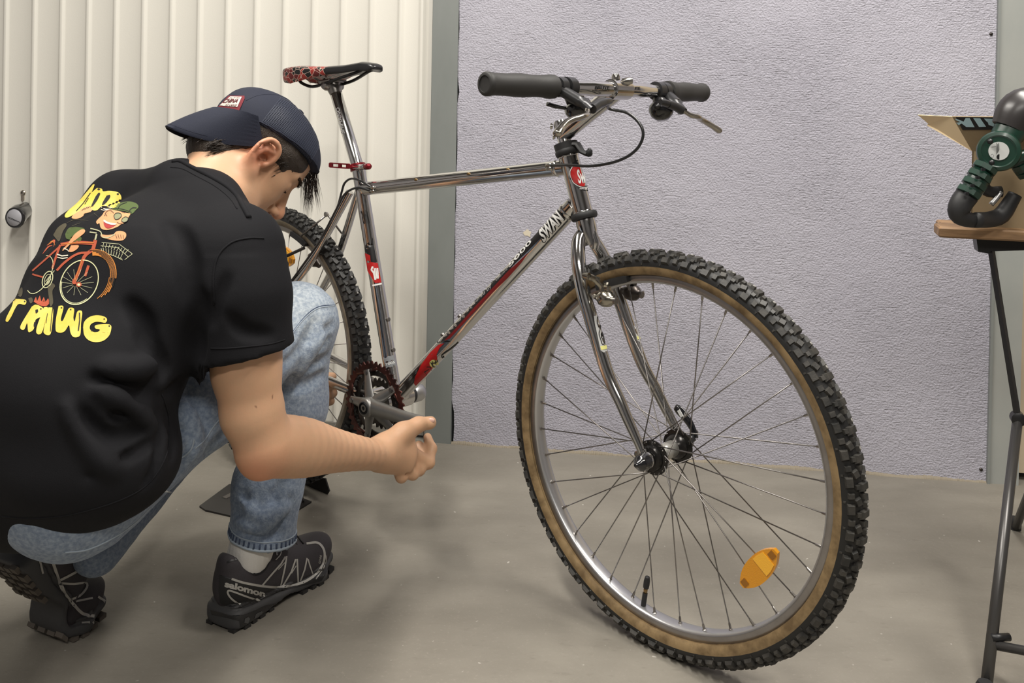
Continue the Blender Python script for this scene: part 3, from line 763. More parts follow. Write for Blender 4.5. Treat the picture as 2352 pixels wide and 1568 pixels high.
def lens(parent, pa, pb, wd, face):
    """lemon shaped spoke reflector between two points; face = outward normal"""
    a, b2 = Vector(pa), Vector(pb); dx = (b2 - a); L_ = dx.length; dx.normalize(); nz = Vector(face); nz = (nz - dx * nz.dot(dx)).normalized(); dy = nz.cross(dx)
    M = Matrix(((dx.x, dy.x, nz.x, 0), (dx.y, dy.y, nz.y, 0), (dx.z, dy.z, nz.z, 0), (0, 0, 0, 1))); M.translation = (a + b2) / 2
    pr = lambda k: [(x * L_ / 2 * k, s * wd / 2 * k * (1 - abs(x) ** 2.3) ** 0.8 + s * wd * .12 * (1 if abs(x) > .98 else .6)) for x, s in [(t, -1) for t in np.linspace(-1, 1, 13)] + [(t, 1) for t in np.linspace(1, -1, 13)]]
    mb = MB(); mb.prism(pr(1.0), 0.007, M, z0=-0.0035)
    body = mb.build('reflector', amber, parent, smooth=False)
    half = [(x, y) for x, y in pr(0.86) if x > -0.001 * 0]
    half = [(0.0, -wd * .5), *[(x, y) for x, y in half if x <= L_ * .33], (0.0, wd * .5)] if False else [(0.004, -wd * .46), (L_ * .16, -wd * .45), (L_ * .3, -wd * .36), (L_ * .3, wd * .36), (L_ * .16, wd * .45), (0.004, wd * .46)]
    MB().prism(half, 0.0012, M, z0=0.0034).build('reflector_prism', amber2, parent, smooth=False)
    for sx in (-1, 1):
        MB().prism([(sx * L_ * .4 - .005, -.005), (sx * L_ * .4 + .005, -.005), (sx * L_ * .4 + .005, .005), (sx * L_ * .4 - .005, .005)], 0.0012, M, z0=0.0034).build('reflector_clip', mat('amber_dark', (0.3, 0.12, 0.01), 0.4), parent, smooth=False)
    return body

# front wheel
fw_ = node('front_wheel', bike, ST @ Matrix.Translation(AX))
def WF(px, py, y=0.0): return FB(px, py, y) - AX
a_ = WF(1478, 1388, 0.0); th_v = math.atan2(a_.z, a_.x)
tyre(fw_, gum, tread_mat('dusty_tread', 0.42), 54, 0.0046)
rim(fw_, rim_side, rim_alu)
spokes(fw_, th_v + R(5), 0.0245, (0.0348, 0.0348))
hub_front(fw_)
er = Vector((math.cos(th_v), 0, math.sin(th_v)))
MB().lathe([(0.0042, 0.002), (0.0042, -0.022), (0.0038, -0.023)], er * 0.2705, er, 14).build('valve_stem', rubber, fw_, sharp=40)
MB().lathe([(0.0034, -0.0225), (0.0034, -0.033)], er * 0.2705, er, 12).build('valve_brass', brass, fw_)
MB().lathe([(0.0048, -0.032), (0.0052, -0.036), (0.0052, -0.044), (0.004, -0.051), (0.0, -0.053)], er * 0.2705, er, 14).build('valve_cap', rubber, fw_, sharp=40)
yr = -0.012
lens(fw_, WF(1706, 1343, yr), WF(1784, 1264, yr), 0.031, (0, -1, 0))
# rear wheel
rw_ = node('rear_wheel', bike, Matrix.Translation(RA))
tyre(rw_, gum_old, tread_mat('black_tread', 0.08), 54, 0.0052)
rim(rw_, mat('rear_rim_track', (0.36, 0.34, 0.31), 0.35, 0.9), rim_alu)
a_ = B(664, 560, 0) - RA; spokes(rw_, math.atan2(a_.z, a_.x), 0.0245, (0.021, 0.034))
MB().lathe([(0.013, -0.05), (0.0265, -0.024), (0.0265, -0.0195), (0.015, -0.014), (0.015, 0.028), (0.0265, 0.0325), (0.0265, 0.0365), (0.012, 0.05)], (0, 0, 0), (0, 1, 0), 30).build('hub', alu, rw_, sharp=35)
MB().lathe([(0.0045, -0.066), (0.0045, 0.066)], (0, 0, 0), (0, 1, 0), 12).build('axle', steel, rw_)
for k in range(7):
    n_t = 12 + 2 * k; r_ = 0.024 + 0.0039 * k; y0 = -0.055 + 0.0045 * k
    pts = []
    for i in range(n_t * 4):
        t = 2 * PI * i / (n_t * 4); rr = r_ + (0.0035 if i % 4 in (1, 2) else 0); pts.append((rr * math.cos(t), rr * math.sin(t)))
    MB().prism(pts, 0.0018, Matrix(((1, 0, 0, 0), (0, 0, 1, y0), (0, 1, 0, 0), (0, 0, 0, 1)))).build('sprocket', darkm, rw_, smooth=False)
yr = -0.012
lens(rw_, B(632, 578, yr) - RA, B(675, 600, yr) - RA, 0.04, (0, -1, 0))

# ------------------------------------------------ fork, headset, stem, bars (steered)
fk = node('fork_assembly', bike, ST)
mb = MB()
def fp(px, py, y): v = FB(px, py, y); v.y = y; return v
rgt = [fp(1341, 533, -0.004), fp(1329, 556, -0.020), fp(1329, 605, -0.035), fp(1341, 674, -0.042), fp(1355, 722, -0.044), fp(1369, 771, -0.045), fp(1397, 860, -0.047), fp(1425, 922, -0.049), fp(1442, 962, -0.05), fp(1466, 1016, -0.051), fp(1476, 1042, -0.0515)]
lft = [Vector((v.x, -v.y, v.z)) for v in rgt]
rad_ = [0.0110, 0.0122, 0.0126, 0.0124, 0.0122, 0.0120, 0.0108, 0.0096, 0.0088, 0.0074, 0.0064]
for side in (rgt, lft):
    pts = spline([tuple(v) for v in side], 5); rs = [float(r[0]) for r in spline([(r,) for r in rad_], 5)]
    mb.tube([Vector(p) for p in pts], rs, 22)
    e = side[-1]; sg = 1 if e.y > 0 else -1
    # dropout plate
    mb.tube([e, AX + Vector((-0.006, sg * 0.051, 0.014)), AX + Vector((0, sg * 0.051, 0))], [0.0064, 0.006, 0.004], 10)
    mb.lathe([(0.004, -0.003), (0.0125, -0.003), (0.0135, 0), (0.0125, 0.003), (0.004, 0.003)], AX + Vector((0, sg * 0.051, 0)), (0, 1, 0), 24)
cr = SA + SDIR * -0.026
mb.lathe([(0.0125, -0.03), (0.0145, -0.02), (0.0165, -0.008), (0.0178, 0.006), (0.0172, 0.014)], cr, SDIR, 24)
mb.tube([cr + Vector((0.012, 0, -.004)), cr + Vector((0.02, 0, -0.02)), cr + Vector((0.017, 0, -0.034))], [0.006, 0.0075, 0.006], 12)
fork = mb.build('fork', chrome, fk, sharp=50, geo=True)
bolt('mudguard_eyelet', AX + Vector((-0.017, -0.051, 0.006)), (0, -1, 0), 0.005, 0.005, chrome2, fk)
MB().lathe([(0.0, 0.0008), (0.003, 0.0006), (0.003, 0)], cr + Vector((0.0225, 0, -0.014)), (0.97, 0, 0.2), 12).build('fork_bolt_hole', ink_black, fk)
ftr = bvh(fork)
cF = crop(1250, 480, 4.1275)
white_p = mat('sticker_white', (0.5, 0.5, 0.49), 0.35)
for dx, dy, k in ((0, 0, 1.0), (345, -98, 0.92)):
    q = lambda pts: cF([(x + dx + (y - 1180) * (k - 1) * 0.2, y + dy) for x, y in pts])
    nm = '' 
    decal('fork_sticker', ftr, poly2(q([(470, 1015), (500, 1002), (525, 1040), (560, 1180), (590, 1300), (595, 1345), (565, 1360), (535, 1340), (505, 1200), (478, 1080)])), white_p, fk, off=0.0006)
    decal('sticker_curl', ftr, merge2([stroke2(q([(512, 1120), (498, 1070), (503, 1025), (518, 1025), (530, 1080), (528, 1130), (518, 1180), (535, 1240), (550, 1282), (566, 1272), (562, 1225), (548, 1170)]), 1.7, sm=4), stroke2(q([(545, 1160), (538, 1200), (550, 1240)]), 2.6, sm=3, taper=True)]), ink_black, fk, off=0.0011, step=5)
    decal('sticker_yellow', ftr, poly2(q([(530, 1300), (585, 1290), (592, 1325), (540, 1335)])), ink_yellow, fk, off=0.0011)
# headset
def ring(name, c, r, h, mt_, tube_r=None):
    t_ = tube_r or h / 2
    return MB().lathe([(r - t_ * .9, -h / 2), (r - t_ * .3, -h / 2), (r, -h * .2), (r, h * .2), (r - t_ * .3, h / 2), (r - t_ * .9, h / 2)], c, SDIR, 32).build(name, mt_, fk, sharp=50)
ring('lower_headset_seal', HT0 + SDIR * -0.0065, 0.0235, 0.0115, rubber, 0.006)
ring('lower_headset_cup', HT0 + SDIR * -0.0005, 0.0188, 0.004, chrome)
ring('upper_headset_cup', HT1 + SDIR * 0.0005, 0.0188, 0.004, chrome)
ring('upper_headset_seal', HT1 + SDIR * 0.008, 0.0225, 0.011, rubber, 0.006)
mb = MB(); c_ = HT1 + SDIR * 0.0185
mb.lathe([(0.0145, -0.007), (0.021, -0.006), (0.0215, 0.006), (0.0145, 0.007)], c_, SDIR, 28)
mb.tube([c_ + Vector((0.008, 0, 0.004)), c_ + Vector((0.026, 0, 0.004)), c_ + Vector((0.036, 0, -0.008)), c_ + Vector((0.048, 0, -0.012))], [0.01, 0.008, 0.0065, 0.006], 10, flat=.7)
mb.box((0, 0, 0), (0.009, 0.012, 0.014), Matrix.Translation(c_ + Vector((0.052, 0, -0.009))), bev=0.003)
mb.build('bracket', rubber, fk, sharp=50)
# quill stem
BC = FB(1420, 206); BC.y = 0
qt = HT1 + SDIR * 0.062
mb = MB(); mb.tube([HT1 + SDIR * 0.0, qt, qt + SDIR * 0.004], [0.0125, 0.0125, 0.011], 24)
stm = MB(); q0 = qt - SDIR * 0.02
mb.tube([q0, q0.lerp(BC, .5), BC], [0.0158, 0.0155, 0.0162], 24)
mb.lathe([(0.0150, -0.023), (0.0172, -0.022), (0.0172, 0.022), (0.0150, 0.023)], BC, (0, 1, 0), 28)
mb.lathe([(0.008, 0.0), (0.0095, -0.012)], qt + SDIR * 0.004, SDIR, 16)
stem = mb.build('stem', chrome, fk, sharp=45, geo=True)
for k in (0, 1):
    bolt('stem_clamp_bolt', qt - SDIR * (0.006 + 0.019 * k) + Vector((-0.014, -0.006, 0)), (-0.75, -0.65, 0.1), 0.006, 0.005, chrome2, fk)
mb = MB(); h0 = BC + Vector((-0.002, -0.004, 0.016))
mb.lathe([(0.007, -.006), (0.0072, -0.002), (0.0055, 0.0), (0.0072, 0.001), (0.0074, 0.006), (0.005, 0.0105), (0, 0.011)], h0, (0, 0, 1), 16)
mb.lathe([(0.0, -0.009), (0.0055, -0.008), (0.007, 0.0), (0.0055, 0.008), (0.0, 0.009)], BC + Vector((0.014, 0.006, 0.014)), (0.6, 1, 0.1), 14)
mb.build('cable_hanger', chrome2, fk, sharp=50)
# handlebar
half = 0.291
def barp(y): a2 = abs(y); return BC + Vector((-0.020 * max(0, (a2 - .06)) / .23, y, 0.002 * a2 / half))
ys = np.linspace(-half + .004, half - .004, 25)
mb = MB(); mb.tube([barp(y) for y in ys], [0.0127 if abs(y) < 0.075 else 0.0112 for y in ys], 22)
bar = mb.build('handlebar', chrome, fk, geo=True)
btr = bvh(bar)
cH = crop(1080, 140, 3.563)
decal('bar_print', btr, textq('BRUTE', cH([(1020, 234), (1138, 234), (1138, 208), (1024, 206)]), bold=0.035), ink_black, fk, off=0.0005, step=6)
decal('bar_print', btr, textq('PERFORMANCE', cH([(1000, 248), (1138, 248), (1138, 238), (1000, 238)]), bold=0.0), ink_black, fk, off=0.0005, step=6)
decal('bar_print', btr, textq('BRUTE', cH([(1300, 236), (1392, 238), (1390, 212), (1298, 210)]), bold=0.035), ink_black, fk, off=0.0005, step=6)
decal('bar_print', btr, textq('PERFORMANCE', cH([(1296, 252), (1392, 252), (1392, 243), (1296, 242)]), bold=0.0), ink_black, fk, off=0.0005, step=6)
# grips
for s in (-1, 1):
    mb = MB(); prof = [(0.0, 0.0015, ), ]
    L_ = 0.138; c0 = barp(s * half); c1 = barp(s * (half - L_)); axv = (c0 - c1).normalized()
    pr = [(0.0135, 0), (0.0185, 0.001), (0.0192, 0.010), (0.0178, 0.02), (0.0168, 0.035), (0.0172, 0.05), (0.0182, 0.065), (0.0178, 0.08), (0.0168, 0.1), (0.0166, 0.118), (0.0172, 0.126), (0.0182, 0.131), (0.0182, 0.136), (0.0165, 0.1385), (0.0125, 0.139), (0.0122, 0.1375), (0, 0.137)]
    mb.lathe(pr, c1, axv, 32)
    g = mb.build('grip', gripm, fk, sharp=60, geo=True)
    for k in range(5):
        q = c1.lerp(c0, 0.36 + 0.075 * k); v = Vector((0, 0, 1)); u = axv.cross(v)
        if s > 0: u = -u
        pts = [q + (u * math.cos(t) + v * math.sin(t)) * 0.0174 for t in np.linspace(-.7, .9, 8)]
        if s < 0: pts = [q + (-u * math.cos(t) * (-1 if True else 1) + v * math.sin(t)) * 0.0176 for t in np.linspace(-.7, .9, 8)]
        MB().tube(pts, 0.0012, 6).build('grip_rib', gripm, g)
# brake levers, mirrored
def lever(s):
    n = node('brake_lever', fk, Matrix.Translation(barp(s * 0.135)))
    o = lambda x, y, z: Vector((x, s * y, z))
    MB().lathe([(0.0113, -0.007), (0.0158, -0.007), (0.0158, 0.007), (0.0113, 0.007)], o(0, 0.006, 0), (0, 1, 0), 24).build('clamp_band', leverm, n, sharp=40)
    mb = MB(); mb.tube(spline([o(0.006, 0.006, -0.006), o(0.022, 0.0, -0.016), o(0.038, -0.006, -0.026), o(0.05, -0.010, -0.036)], 4), [0.0135] * 4 + [0.0135] * 4 + [0.0105] * 5, 12, flat=0.7)
    mb.tube([o(0.05, -0.012, -0.034), o(0.047, -0.03, -0.027), o(0.045, -0.046, -0.024)], [0.0082, 0.0078, 0.0074], 14)
    mb.build('lever_body', leverm, n, sharp=50)
    MB().tube([o(0.045, -0.046, -0.024), o(0.044, -0.056, -0.022), o(0.0435, -0.066, -0.021)], [0.0066, 0.0066, 0.005], 14).build('barrel_adjuster', blackm, n, sharp=40)
    bolt('pivot_screw', o(0.036, -0.004, -0.016), (0.2, 0, 1), 0.004, 0.003, steel, n)
    mb = MB(); mb.tube(spline([o(0.047, -0.004, -0.034), o(0.056, 0.008, -0.043), o(0.06, 0.024, -0.046), o(0.056, 0.04, -0.05), o(0.057, 0.058, -0.056), o(0.063, 0.078, -0.066), o(0.066, 0.088, -0.072)], 5), [0.0055] * 5 + [0.0062] * 10 + [0.0068] * 10 + [0.0075] * 5 + [0.0062], 14, flat=0.72, up=(0, 0, 1))
    mb.build('lever_blade', mat('lever_alloy', (0.42, 0.39, 0.34), 0.22, 1.0), n)
    return n
lever(-1); lever(1)
# thumb shifters hanging under the bar
def shifter(s):
    n = node('shifter', fk, Matrix.Translation(barp(s * 0.121)))
    o = lambda x, y, z: Vector((x, s * y, z))
    mb = MB(); mb.lathe([(0.0128, -0.009), (0.0165, -0.008), (0.0165, 0.008), (0.0128, 0.009)], o(0, 0, 0), (0, 1, 0), 20)
    mb.tube([o(0.0, 0, -0.012), o(0.008, -0.004, -0.022), o(0.014, -0.008, -0.03)], [0.009, 0.014, 0.012], 12); mb.build('shifter_clamp', plasticm, n, sharp=50)
    mb = MB(); c_ = o(0.014, -0.008, -0.034); ax_ = Vector((0.35, s * -0.25, -0.9)).normalized()
    mb.lathe([(0.0, -0.014), (0.016, -0.013), (0.0215, -0.008), (0.0225, 0.0), (0.019, 0.010), (0.011, 0.017), (0.0, 0.019)], c_, ax_, 24); mb.build('shifter_housing', mat('gloss_black', (0.01, 0.01, 0.012), 0.14, coat=0.6), n, sharp=60)
    mb = MB(); mb.tube(spline([c_ + o(-0.008, 0.01, 0.0), c_ + o(-0.028, 0.022, 0.004), c_ + o(-0.036, 0.034, 0.008)], 4), [0.005] * 4 + [0.006] * 5, 10, flat=.6); mb.build('thumb_lever', plasticm, n)
    MB().tube([c_ + o(0.006, -0.016, 0.006), c_ + o(0.01, -0.03, 0.006)], [0.005, 0.004], 10).build('cable_exit', plasticm, n)
    return n
shifter(-1); shifter(1)

# cables
def cable(name, pts, r=0.0025, mt_=None, parent=bike):
    return MB().tube([Vector(p) for p in spline([tuple(p) for p in pts], 8)], r, 10).build(name, mt_ or blackm, parent)
lv = BI @ (BM @ ST @ (barp(-0.135) + Vector((0.0435, 0.066, -0.021))))
cable('brake_cable', [lv, B(1398, 249, -0.05), B(1440, 259, -0.035), B(1469, 284, -0.03), B(1477, 312, -0.03), B(1460, 345, -0.035), B(1420, 369, -0.045), B(1360, 381, -0.045), B(1305, 379, -0.034), stops[2]])
cable('rear_brake_cable', [stops[0], B(832, 417, -0.02), B(808, 410, -0.015), B(792, 420, -0.012), B(785, 440, -0.014), B(777, 470, -0.018), B(768, 490, -0.02)])
cable('gear_cable', [stops[1], B(825, 431, -0.024), B(805, 436, -0.024), B(790, 448, -0.026), B(778, 470, -0.03), B(760, 505, -0.036), B(742, 540, -0.042), B(720, 575, -0.05), Vector((0.05, -0.062, 0.42))])

# ------------------------------------------------ brakes
chrome_b = mat('brake_alloy', (0.38, 0.355, 0.3), 0.22, 1.0)
def cantilever(parent, base, s, fwd, matx, pad_len=0.055, up=Vector((0, 0, 1)), z_rim=None, rim_pt=None):
    """s side; fwd unit vector the post points along"""
    n = node('cantilever_brake', parent, Matrix.Translation(base)); f = Vector(fwd).normalized()
    sy = Vector((0, s, 0)); u = up.normalized()
    mb = MB(); mb.lathe([(0.0055, 0), (0.0085, 0.008), (0.0135, 0.014), (0.0145, 0.022), (0.0125, 0.031), (0.008, 0.036), (0.006, 0.038), (0.006, 0.041), (0.0, 0.0415)], (0, 0, 0), f, 24); mb.build('pivot_barrel', matx, n, sharp=45)
    bolt('pivot_bolt', f * 0.038, f, 0.0062, 0.006, steel, n)
    mb = MB(); mb.tube(spline([f * 0.02, f * 0.024 + u * 0.02 + sy * 0.003, f * 0.022 + u * 0.034 + sy * 0.014, f * 0.018 + u * 0.042 + sy * 0.032], 5), [0.0085] * 5 + [0.007] * 5 + [0.0055] * 6, 12, flat=0.65, up=f); mb.build('brake_arm', matx, n)
    bolt('anchor_bolt', f * 0.014 + u * 0.042 + sy * 0.032, f, 0.0058, 0.012, matx, n)
    pc = rim_pt - base
    mb = MB(); mb.tube([f * 0.026 + u * 0.016, pc + sy * 0.012], 0.0036, 12); mb.lathe([(0.0, -0.009), (0.0062, -0.008), (0.0062, 0.008), (0, 0.009)], f * 0.026 + u * 0.018, f + u * .2, 12); mb.build('pad_post', matx, n, sharp=40)
    return n, pc
def pad(parent, wheel_c, a0, a1, s, inv_off):
    mb = MB(); rings = []
    for t in np.linspace(a0, a1, 9):
        er = Vector((math.cos(t), 0, math.sin(t))); c = wheel_c + er * 0.2805 + Vector((0, s * 0.0175, 0))
        k = 0.75 if t in (a0, a1) else 1
        rings.append([c + er * (0.006 * k) + Vector((0, -s * .004, 0)), c + er * (0.006 * k) + Vector((0, s * .005, 0)), c - er * (0.006 * k) + Vector((0, s * .005, 0)), c - er * (0.006 * k) + Vector((0, -s * .004, 0))])
    return mb.loft(rings).build('brake_pad', rubber, parent, smooth=False)
bb_r = FB(1393, 690, -0.045) ; 
a0_, a1_ = [math.atan2(v.z, v.x) for v in (WF(1372, 660, -0.0175), WF(1442, 633, -0.0175))]
fwd_ = Vector((0.94, 0, -0.05)); upF = Vector((-0.33, 0, 0.94))
for s in (-1, 1):
    base = Vector((bb_r.x - 0.03, s * 0.036, bb_r.z + 0.002)); er = Vector((math.cos((a0_ + a1_) / 2), 0, math.sin((a0_ + a1_) / 2)))
    rp = AX + er * 0.2805 + Vector((0, s * 0.0175, 0))
    cantilever(fk, base, s, fwd_, chrome_b if s < 0 else darkm, up=upF, rim_pt=rp)
    pad(fk, AX, a0_, a1_, s, None)
for s in (-1, 1):
    t_ = math.radians(60); er = Vector((math.cos(t_), 0, math.sin(t_))); rp = RA + er * 0.2805 + Vector((0, s * 0.0175, 0))
    base = Vector((0.118, s * 0.05, 0.545)) ; base = Vector((0.10, s * 0.046, 0.525))
    cantilever(bike, base, s, Vector((-0.75, 0, 0.45)), darkm, up=Vector((0.45, 0, 0.75)), rim_pt=rp)
    pad(bike, RA, R(62), R(74), s, None)
MB().tube([B(752, 492, 0), B(690, 543, -0.03)], 0.0022, 8).build('straddle_cable', steel, bike)
MB().tube([B(752, 492, 0), B(788, 540, 0.03)], 0.0022, 8).build('straddle_cable', steel, bike)
bolt('straddle_hanger', B(752, 492, -0.002), (0, -1, 0), 0.006, 0.006, chrome2, bike)

# quick release on the front axle
qn = node('quick_release', fk, Matrix.Translation(AX))
MB().lathe([(0.004, -0.054), (0.0135, -0.0545), (0.0135, -0.062), (0.0115, -0.067), (0.0125, -0.070), (0.0098, -0.0735), (0.0045, -0.0775), (0.003, -0.082), (0.0, -0.0825)][::-1], (0, 0, 0), (0, 1, 0), 12).build('end_nut', mat('gloss_black', (0.01, 0.01, 0.012), 0.14, coat=0.6), qn, sharp=50)
mb = MB(); mb.lathe([(0.004, 0.054), (0.0125, 0.055), (0.0125, 0.062), (0.009, 0.066), (0.0, 0.067)], (0, 0, 0), (0, 1, 0), 20); mb.build('cam_housing', blackm, qn, sharp=40)
yq = 0.072
lp = [FB(1594, 1004, yq) - AX, FB(1591, 985, yq) - AX, FB(1578, 962, yq) - AX, FB(1562, 944, yq) - AX, FB(1551, 934, yq) - AX]
rings = []
pp = spline([tuple(v) for v in lp], 4); wl = lut([0, .25, .5, .8, 1], [0.0085, 0.0065, 0.0085, 0.009, 0.006])
mb = MB(); k_ = len(pp)
mb.tube([Vector(v) for v in pp], [wl(i / (k_ - 1)) for i in range(k_)], 12, flat=0.42, up=(0, 1, 0))
mb.build('release_lever', mat('gloss_black', (0.01, 0.01, 0.012), 0.14, coat=0.6), qn)
MB().lathe([(0.0, 0.073), (0.0055, 0.073), (0.006, 0.078), (0.0, 0.0785)], lp[1] * .5 + lp[0] * .5 - Vector((0, yq, 0)), (0, 1, 0), 14).build('lever_pivot', steel, qn, sharp=40)
MB().box((0, 0, 0), (0.006, 0.0012, 0.012), Matrix.Translation(Vector(pp[-6]) + Vector((0, -0.0042, 0))) @ Matrix.Rotation(R(-38), 4, 'Y')).build('lever_label', ink_white, qn, smooth=False)
MB().tube([Vector((0, 0.062, 0)), lp[0]], [0.007, 0.006], 12).build('lever_root', blackm, qn)

# ------------------------------------------------ seat post and saddle
sp0 = STT - d_st * 0.06; sp1 = B(771, 212)
pd = (sp1 - STT).normalized()
mb = MB(); mb.tube([sp0, STT, sp1], 0.0134, 22)
sp = mb.build('seat_post', mat('polished_alloy', (0.62, 0.61, 0.6), 0.16, 1.0), bike, geo=True)
decal('post_print', bvh(sp), textq('SHIMANO', [B_ for B_ in [(792, 306), (779, 246), (772, 248), (784, 307)]], bold=0.0), mat('ink_grey', (0.35, 0.35, 0.35), 0.4), sp, off=0.0005, step=6)
mb = MB(); mb.tube([sp1 - pd * 0.004, sp1 + pd * 0.006, sp1 + pd * 0.016], [0.0136, 0.0160, 0.0180], 20)
mb.lathe([(0.0, -0.027), (0.008, -0.026), (0.0115, -0.02), (0.0115, 0.02), (0.008, 0.026), (0.0, 0.027)], sp1 + pd * 0.016 + Vector((-0.004, 0, 0)), (0, 1, 0), 22)
mb.box((0, 0, 0), (0.040, 0.052, 0.007), Matrix.Translation(sp1 + pd * 0.027) @ Matrix.Rotation(R(-4), 4, 'Y'), bev=0.002)
mb.build('post_head', mat('worn_alloy', (0.3, 0.285, 0.265), 0.3, 0.95), bike, sharp=40)
bolt('clamp_bolt', sp1 + pd * 0.018 + Vector((-0.016, -0.002, 0)), (-0.8, -.2, -.5), 0.006, 0.012, chrome2, bike)
sd_ = node('saddle', bike, Matrix.Translation(Vector((0.075, 0, 0.0))))
zt = B(873, 150).z
X_ = np.array([0, .006, .02, .05, .09, .13, .17, .21, .245, .262, .270]); 
hw = lut([0, .006, .02, .05, .09, .13, .17, .21, .245, .262, .270], [.030, .050, .064, .068, .058, .042, .030, .0235, .0215, .0185, .010])
zc = lut([0, .02, .06, .12, .18, .23, .27], [zt - .006, zt + .001, zt + .003, zt + .000, zt + .002, zt + .007, zt + .002])
sk = lut([0, .02, .05, .08, .11, .15, .2, .25, .27], [.014, .030, .036, .027, .015, .008, .007, .008, .004])
rings = []; rings_r = []; N_ = 40
def sec(x):
    w_, z_, s_ = hw(x), zc(x), sk(x); r = []
    for k in range(N_):
        t = 2 * PI * k / N_; c, s = math.cos(t), math.sin(t)
        yy = w_ * math.copysign(abs(c) ** 0.75, c)
        top = 0.006 + 0.008 * (1 - (yy / w_) ** 2) if s >= 0 else 0
        if s >= 0: zz = z_ - 0.010 + (0.012 * abs(s) ** 0.7)
        else:
            edge = abs(yy) / w_; zz = z_ - 0.010 - (s_ * (edge ** 3) * min(1, abs(s) * 2.2) + 0.004 * abs(s))
        r.append(Vector((x, yy, zz)))
    if x > .252:
        e_ = math.sqrt(max(0.0, 1 - ((x - .252) / .0182) ** 2)); zm = z_ - .006
        r = [Vector((v.x, v.y, zm + (v.z - zm) * e_)) for v in r]
    return r
xs = sorted(set(list(np.linspace(0, .27, 34)) + [.003, .266]))
split = 0.135
patt = bpy.data.materials.new('patterned_cover'); patt.use_nodes = True; nt = patt.node_tree; N = nt.nodes; L = nt.links; b = N['Principled BSDF']; b.inputs['Roughness'].default_value = 0.35
tc = N.new('ShaderNodeTexCoord'); vo = N.new('ShaderNodeTexVoronoi'); vo.inputs['Scale'].default_value = 85; vo.inputs['Randomness'].default_value = 1; vo.distance = 'CHEBYCHEV'
ve = N.new('ShaderNodeTexVoronoi'); ve.feature = 'DISTANCE_TO_EDGE'; ve.inputs['Scale'].default_value = 85
sepn = N.new('ShaderNodeSeparateColor'); rp = N.new('ShaderNodeValToRGB'); rp.color_ramp.interpolation = 'CONSTANT'
L.new(tc.outputs['Object'], vo.inputs['Vector']); L.new(tc.outputs['Object'], ve.inputs['Vector']); vo.distance = 'EUCLIDEAN'
L.new(vo.outputs['Color'], sepn.inputs[0]); L.new(sepn.outputs[0], rp.inputs['Fac'])
e = rp.color_ramp.elements; e[0].color = (0.01, 0.01, 0.01, 1); e[1].position = 0.36; e[1].color = (0.26, 0.03, 0.024, 1); q = e.new(0.78); q.color = (0.1, 0.014, 0.014, 1)
lt = N.new('ShaderNodeMath'); lt.operation = 'LESS_THAN'; lt.inputs[1].default_value = 0.03; L.new(ve.outputs['Distance'], lt.inputs[0])
mx = N.new('ShaderNodeMix'); mx.data_type = 'RGBA'; mx.inputs['B'].default_value = (0.5, 0.36, 0.3, 1); L.new(lt.outputs[0], mx.inputs['Factor']); L.new(rp.outputs['Color'], mx.inputs['A']); L.new(mx.outputs['Result'], b.inputs['Base Color'])
MB().loft([sec(x) for x in xs if x <= split + .005]).build('patterned_cover', patt, sd_, sharp=70)
MB().loft([sec(x) for x in xs if x >= split - .004]).build('black_cover', mat('saddle_black', (0.014, 0.014, 0.015), 0.3, bump=(300, 0.1, 0.0005, 2)), sd_, sharp=70)
mb = MB()
mb.loft([[v * 1 for v in [Vector((x, yy * hw(x) * .8, zc(x) - .014 - (.012 if abs(yy) < 1 else 0) * 0)) for yy in (-1, -.5, 0, .5, 1)]] for x in np.linspace(.01, .255, 10)], cap=False, closed=False)
mb.build('saddle_shell', plasticm, sd_, smooth=True)
zb = sp1.z + 0.05
for s in (-1, 1):
    rp_ = [B(x, y, -0.022) - Vector((0.075, 0, 0)) for x, y in ((697, 178), (703, 190), (711, 198), (726, 198), (749, 191), (777, 181), (815, 164), (832, 154))]
    rp_ = [Vector((v.x, s * (0.036 if k < 2 else 0.023 if k < 6 else 0.012), v.z)) for k, v in enumerate(rp_)]
    MB().tube(spline([tuple(v) for v in rp_], 5), 0.0036, 10).build('saddle_rail', mat('rail_black', (0.02, 0.02, 0.02), 0.3, 0.4), sd_)

# ------------------------------------------------ cranks and chain rings
cn = node('crankset', bike, Matrix.Translation(BB))
XZ = lambda y0: Matrix(((1, 0, 0, 0), (0, 0, -1, y0), (0, 1, 0, 0), (0, 0, 0, 1)))   # prism plane x,z; thickness towards -y
def chainring(name, teeth, r_in, y, mt_, th=0.003):
    ro = teeth * 0.0127 / (2 * PI); n = teeth * 4; V = []; F = []
    for yy in (y, y - th):
        for i in range(n):
            t = 2 * PI * i / n; rr = ro + (0.0035 if i % 4 == 1 else 0.0022 if i % 4 == 2 else -0.0028)
            V += [(rr * math.cos(t), yy, rr * math.sin(t)), (r_in * math.cos(t), yy, r_in * math.sin(t))]
    for i in range(n):
        j = (i + 1) % n; a, b_, c, d = 2 * i, 2 * j, 2 * j + 1, 2 * i + 1
        F += [(a, b_, c, d), (a + 2 * n, d + 2 * n, c + 2 * n, b_ + 2 * n), (a, a + 2 * n, b_ + 2 * n, b_), (d, c, c + 2 * n, d + 2 * n)]
    return MB().add(V, F).build(name, mt_, cn, smooth=False)
ring_red = mat('oily_steel_red_reflection', (0.045, 0.024, 0.022), 0.28, 0.85, var=(18, (0.22, 0.06, 0.045), 0.5))  # reddish reflection on the outer ring painted into the oily steel's colour
chainring('chainring', 42, 0.0725, -0.056, ring_red)
chainring('chainring', 34, 0.057, -0.048, darkm)
chainring('chainring', 24, 0.036, -0.040, darkm)
ca = math.atan2(B(985, 975, -0.085).z - BB.z, B(985, 975, -0.085).x - BB.x)
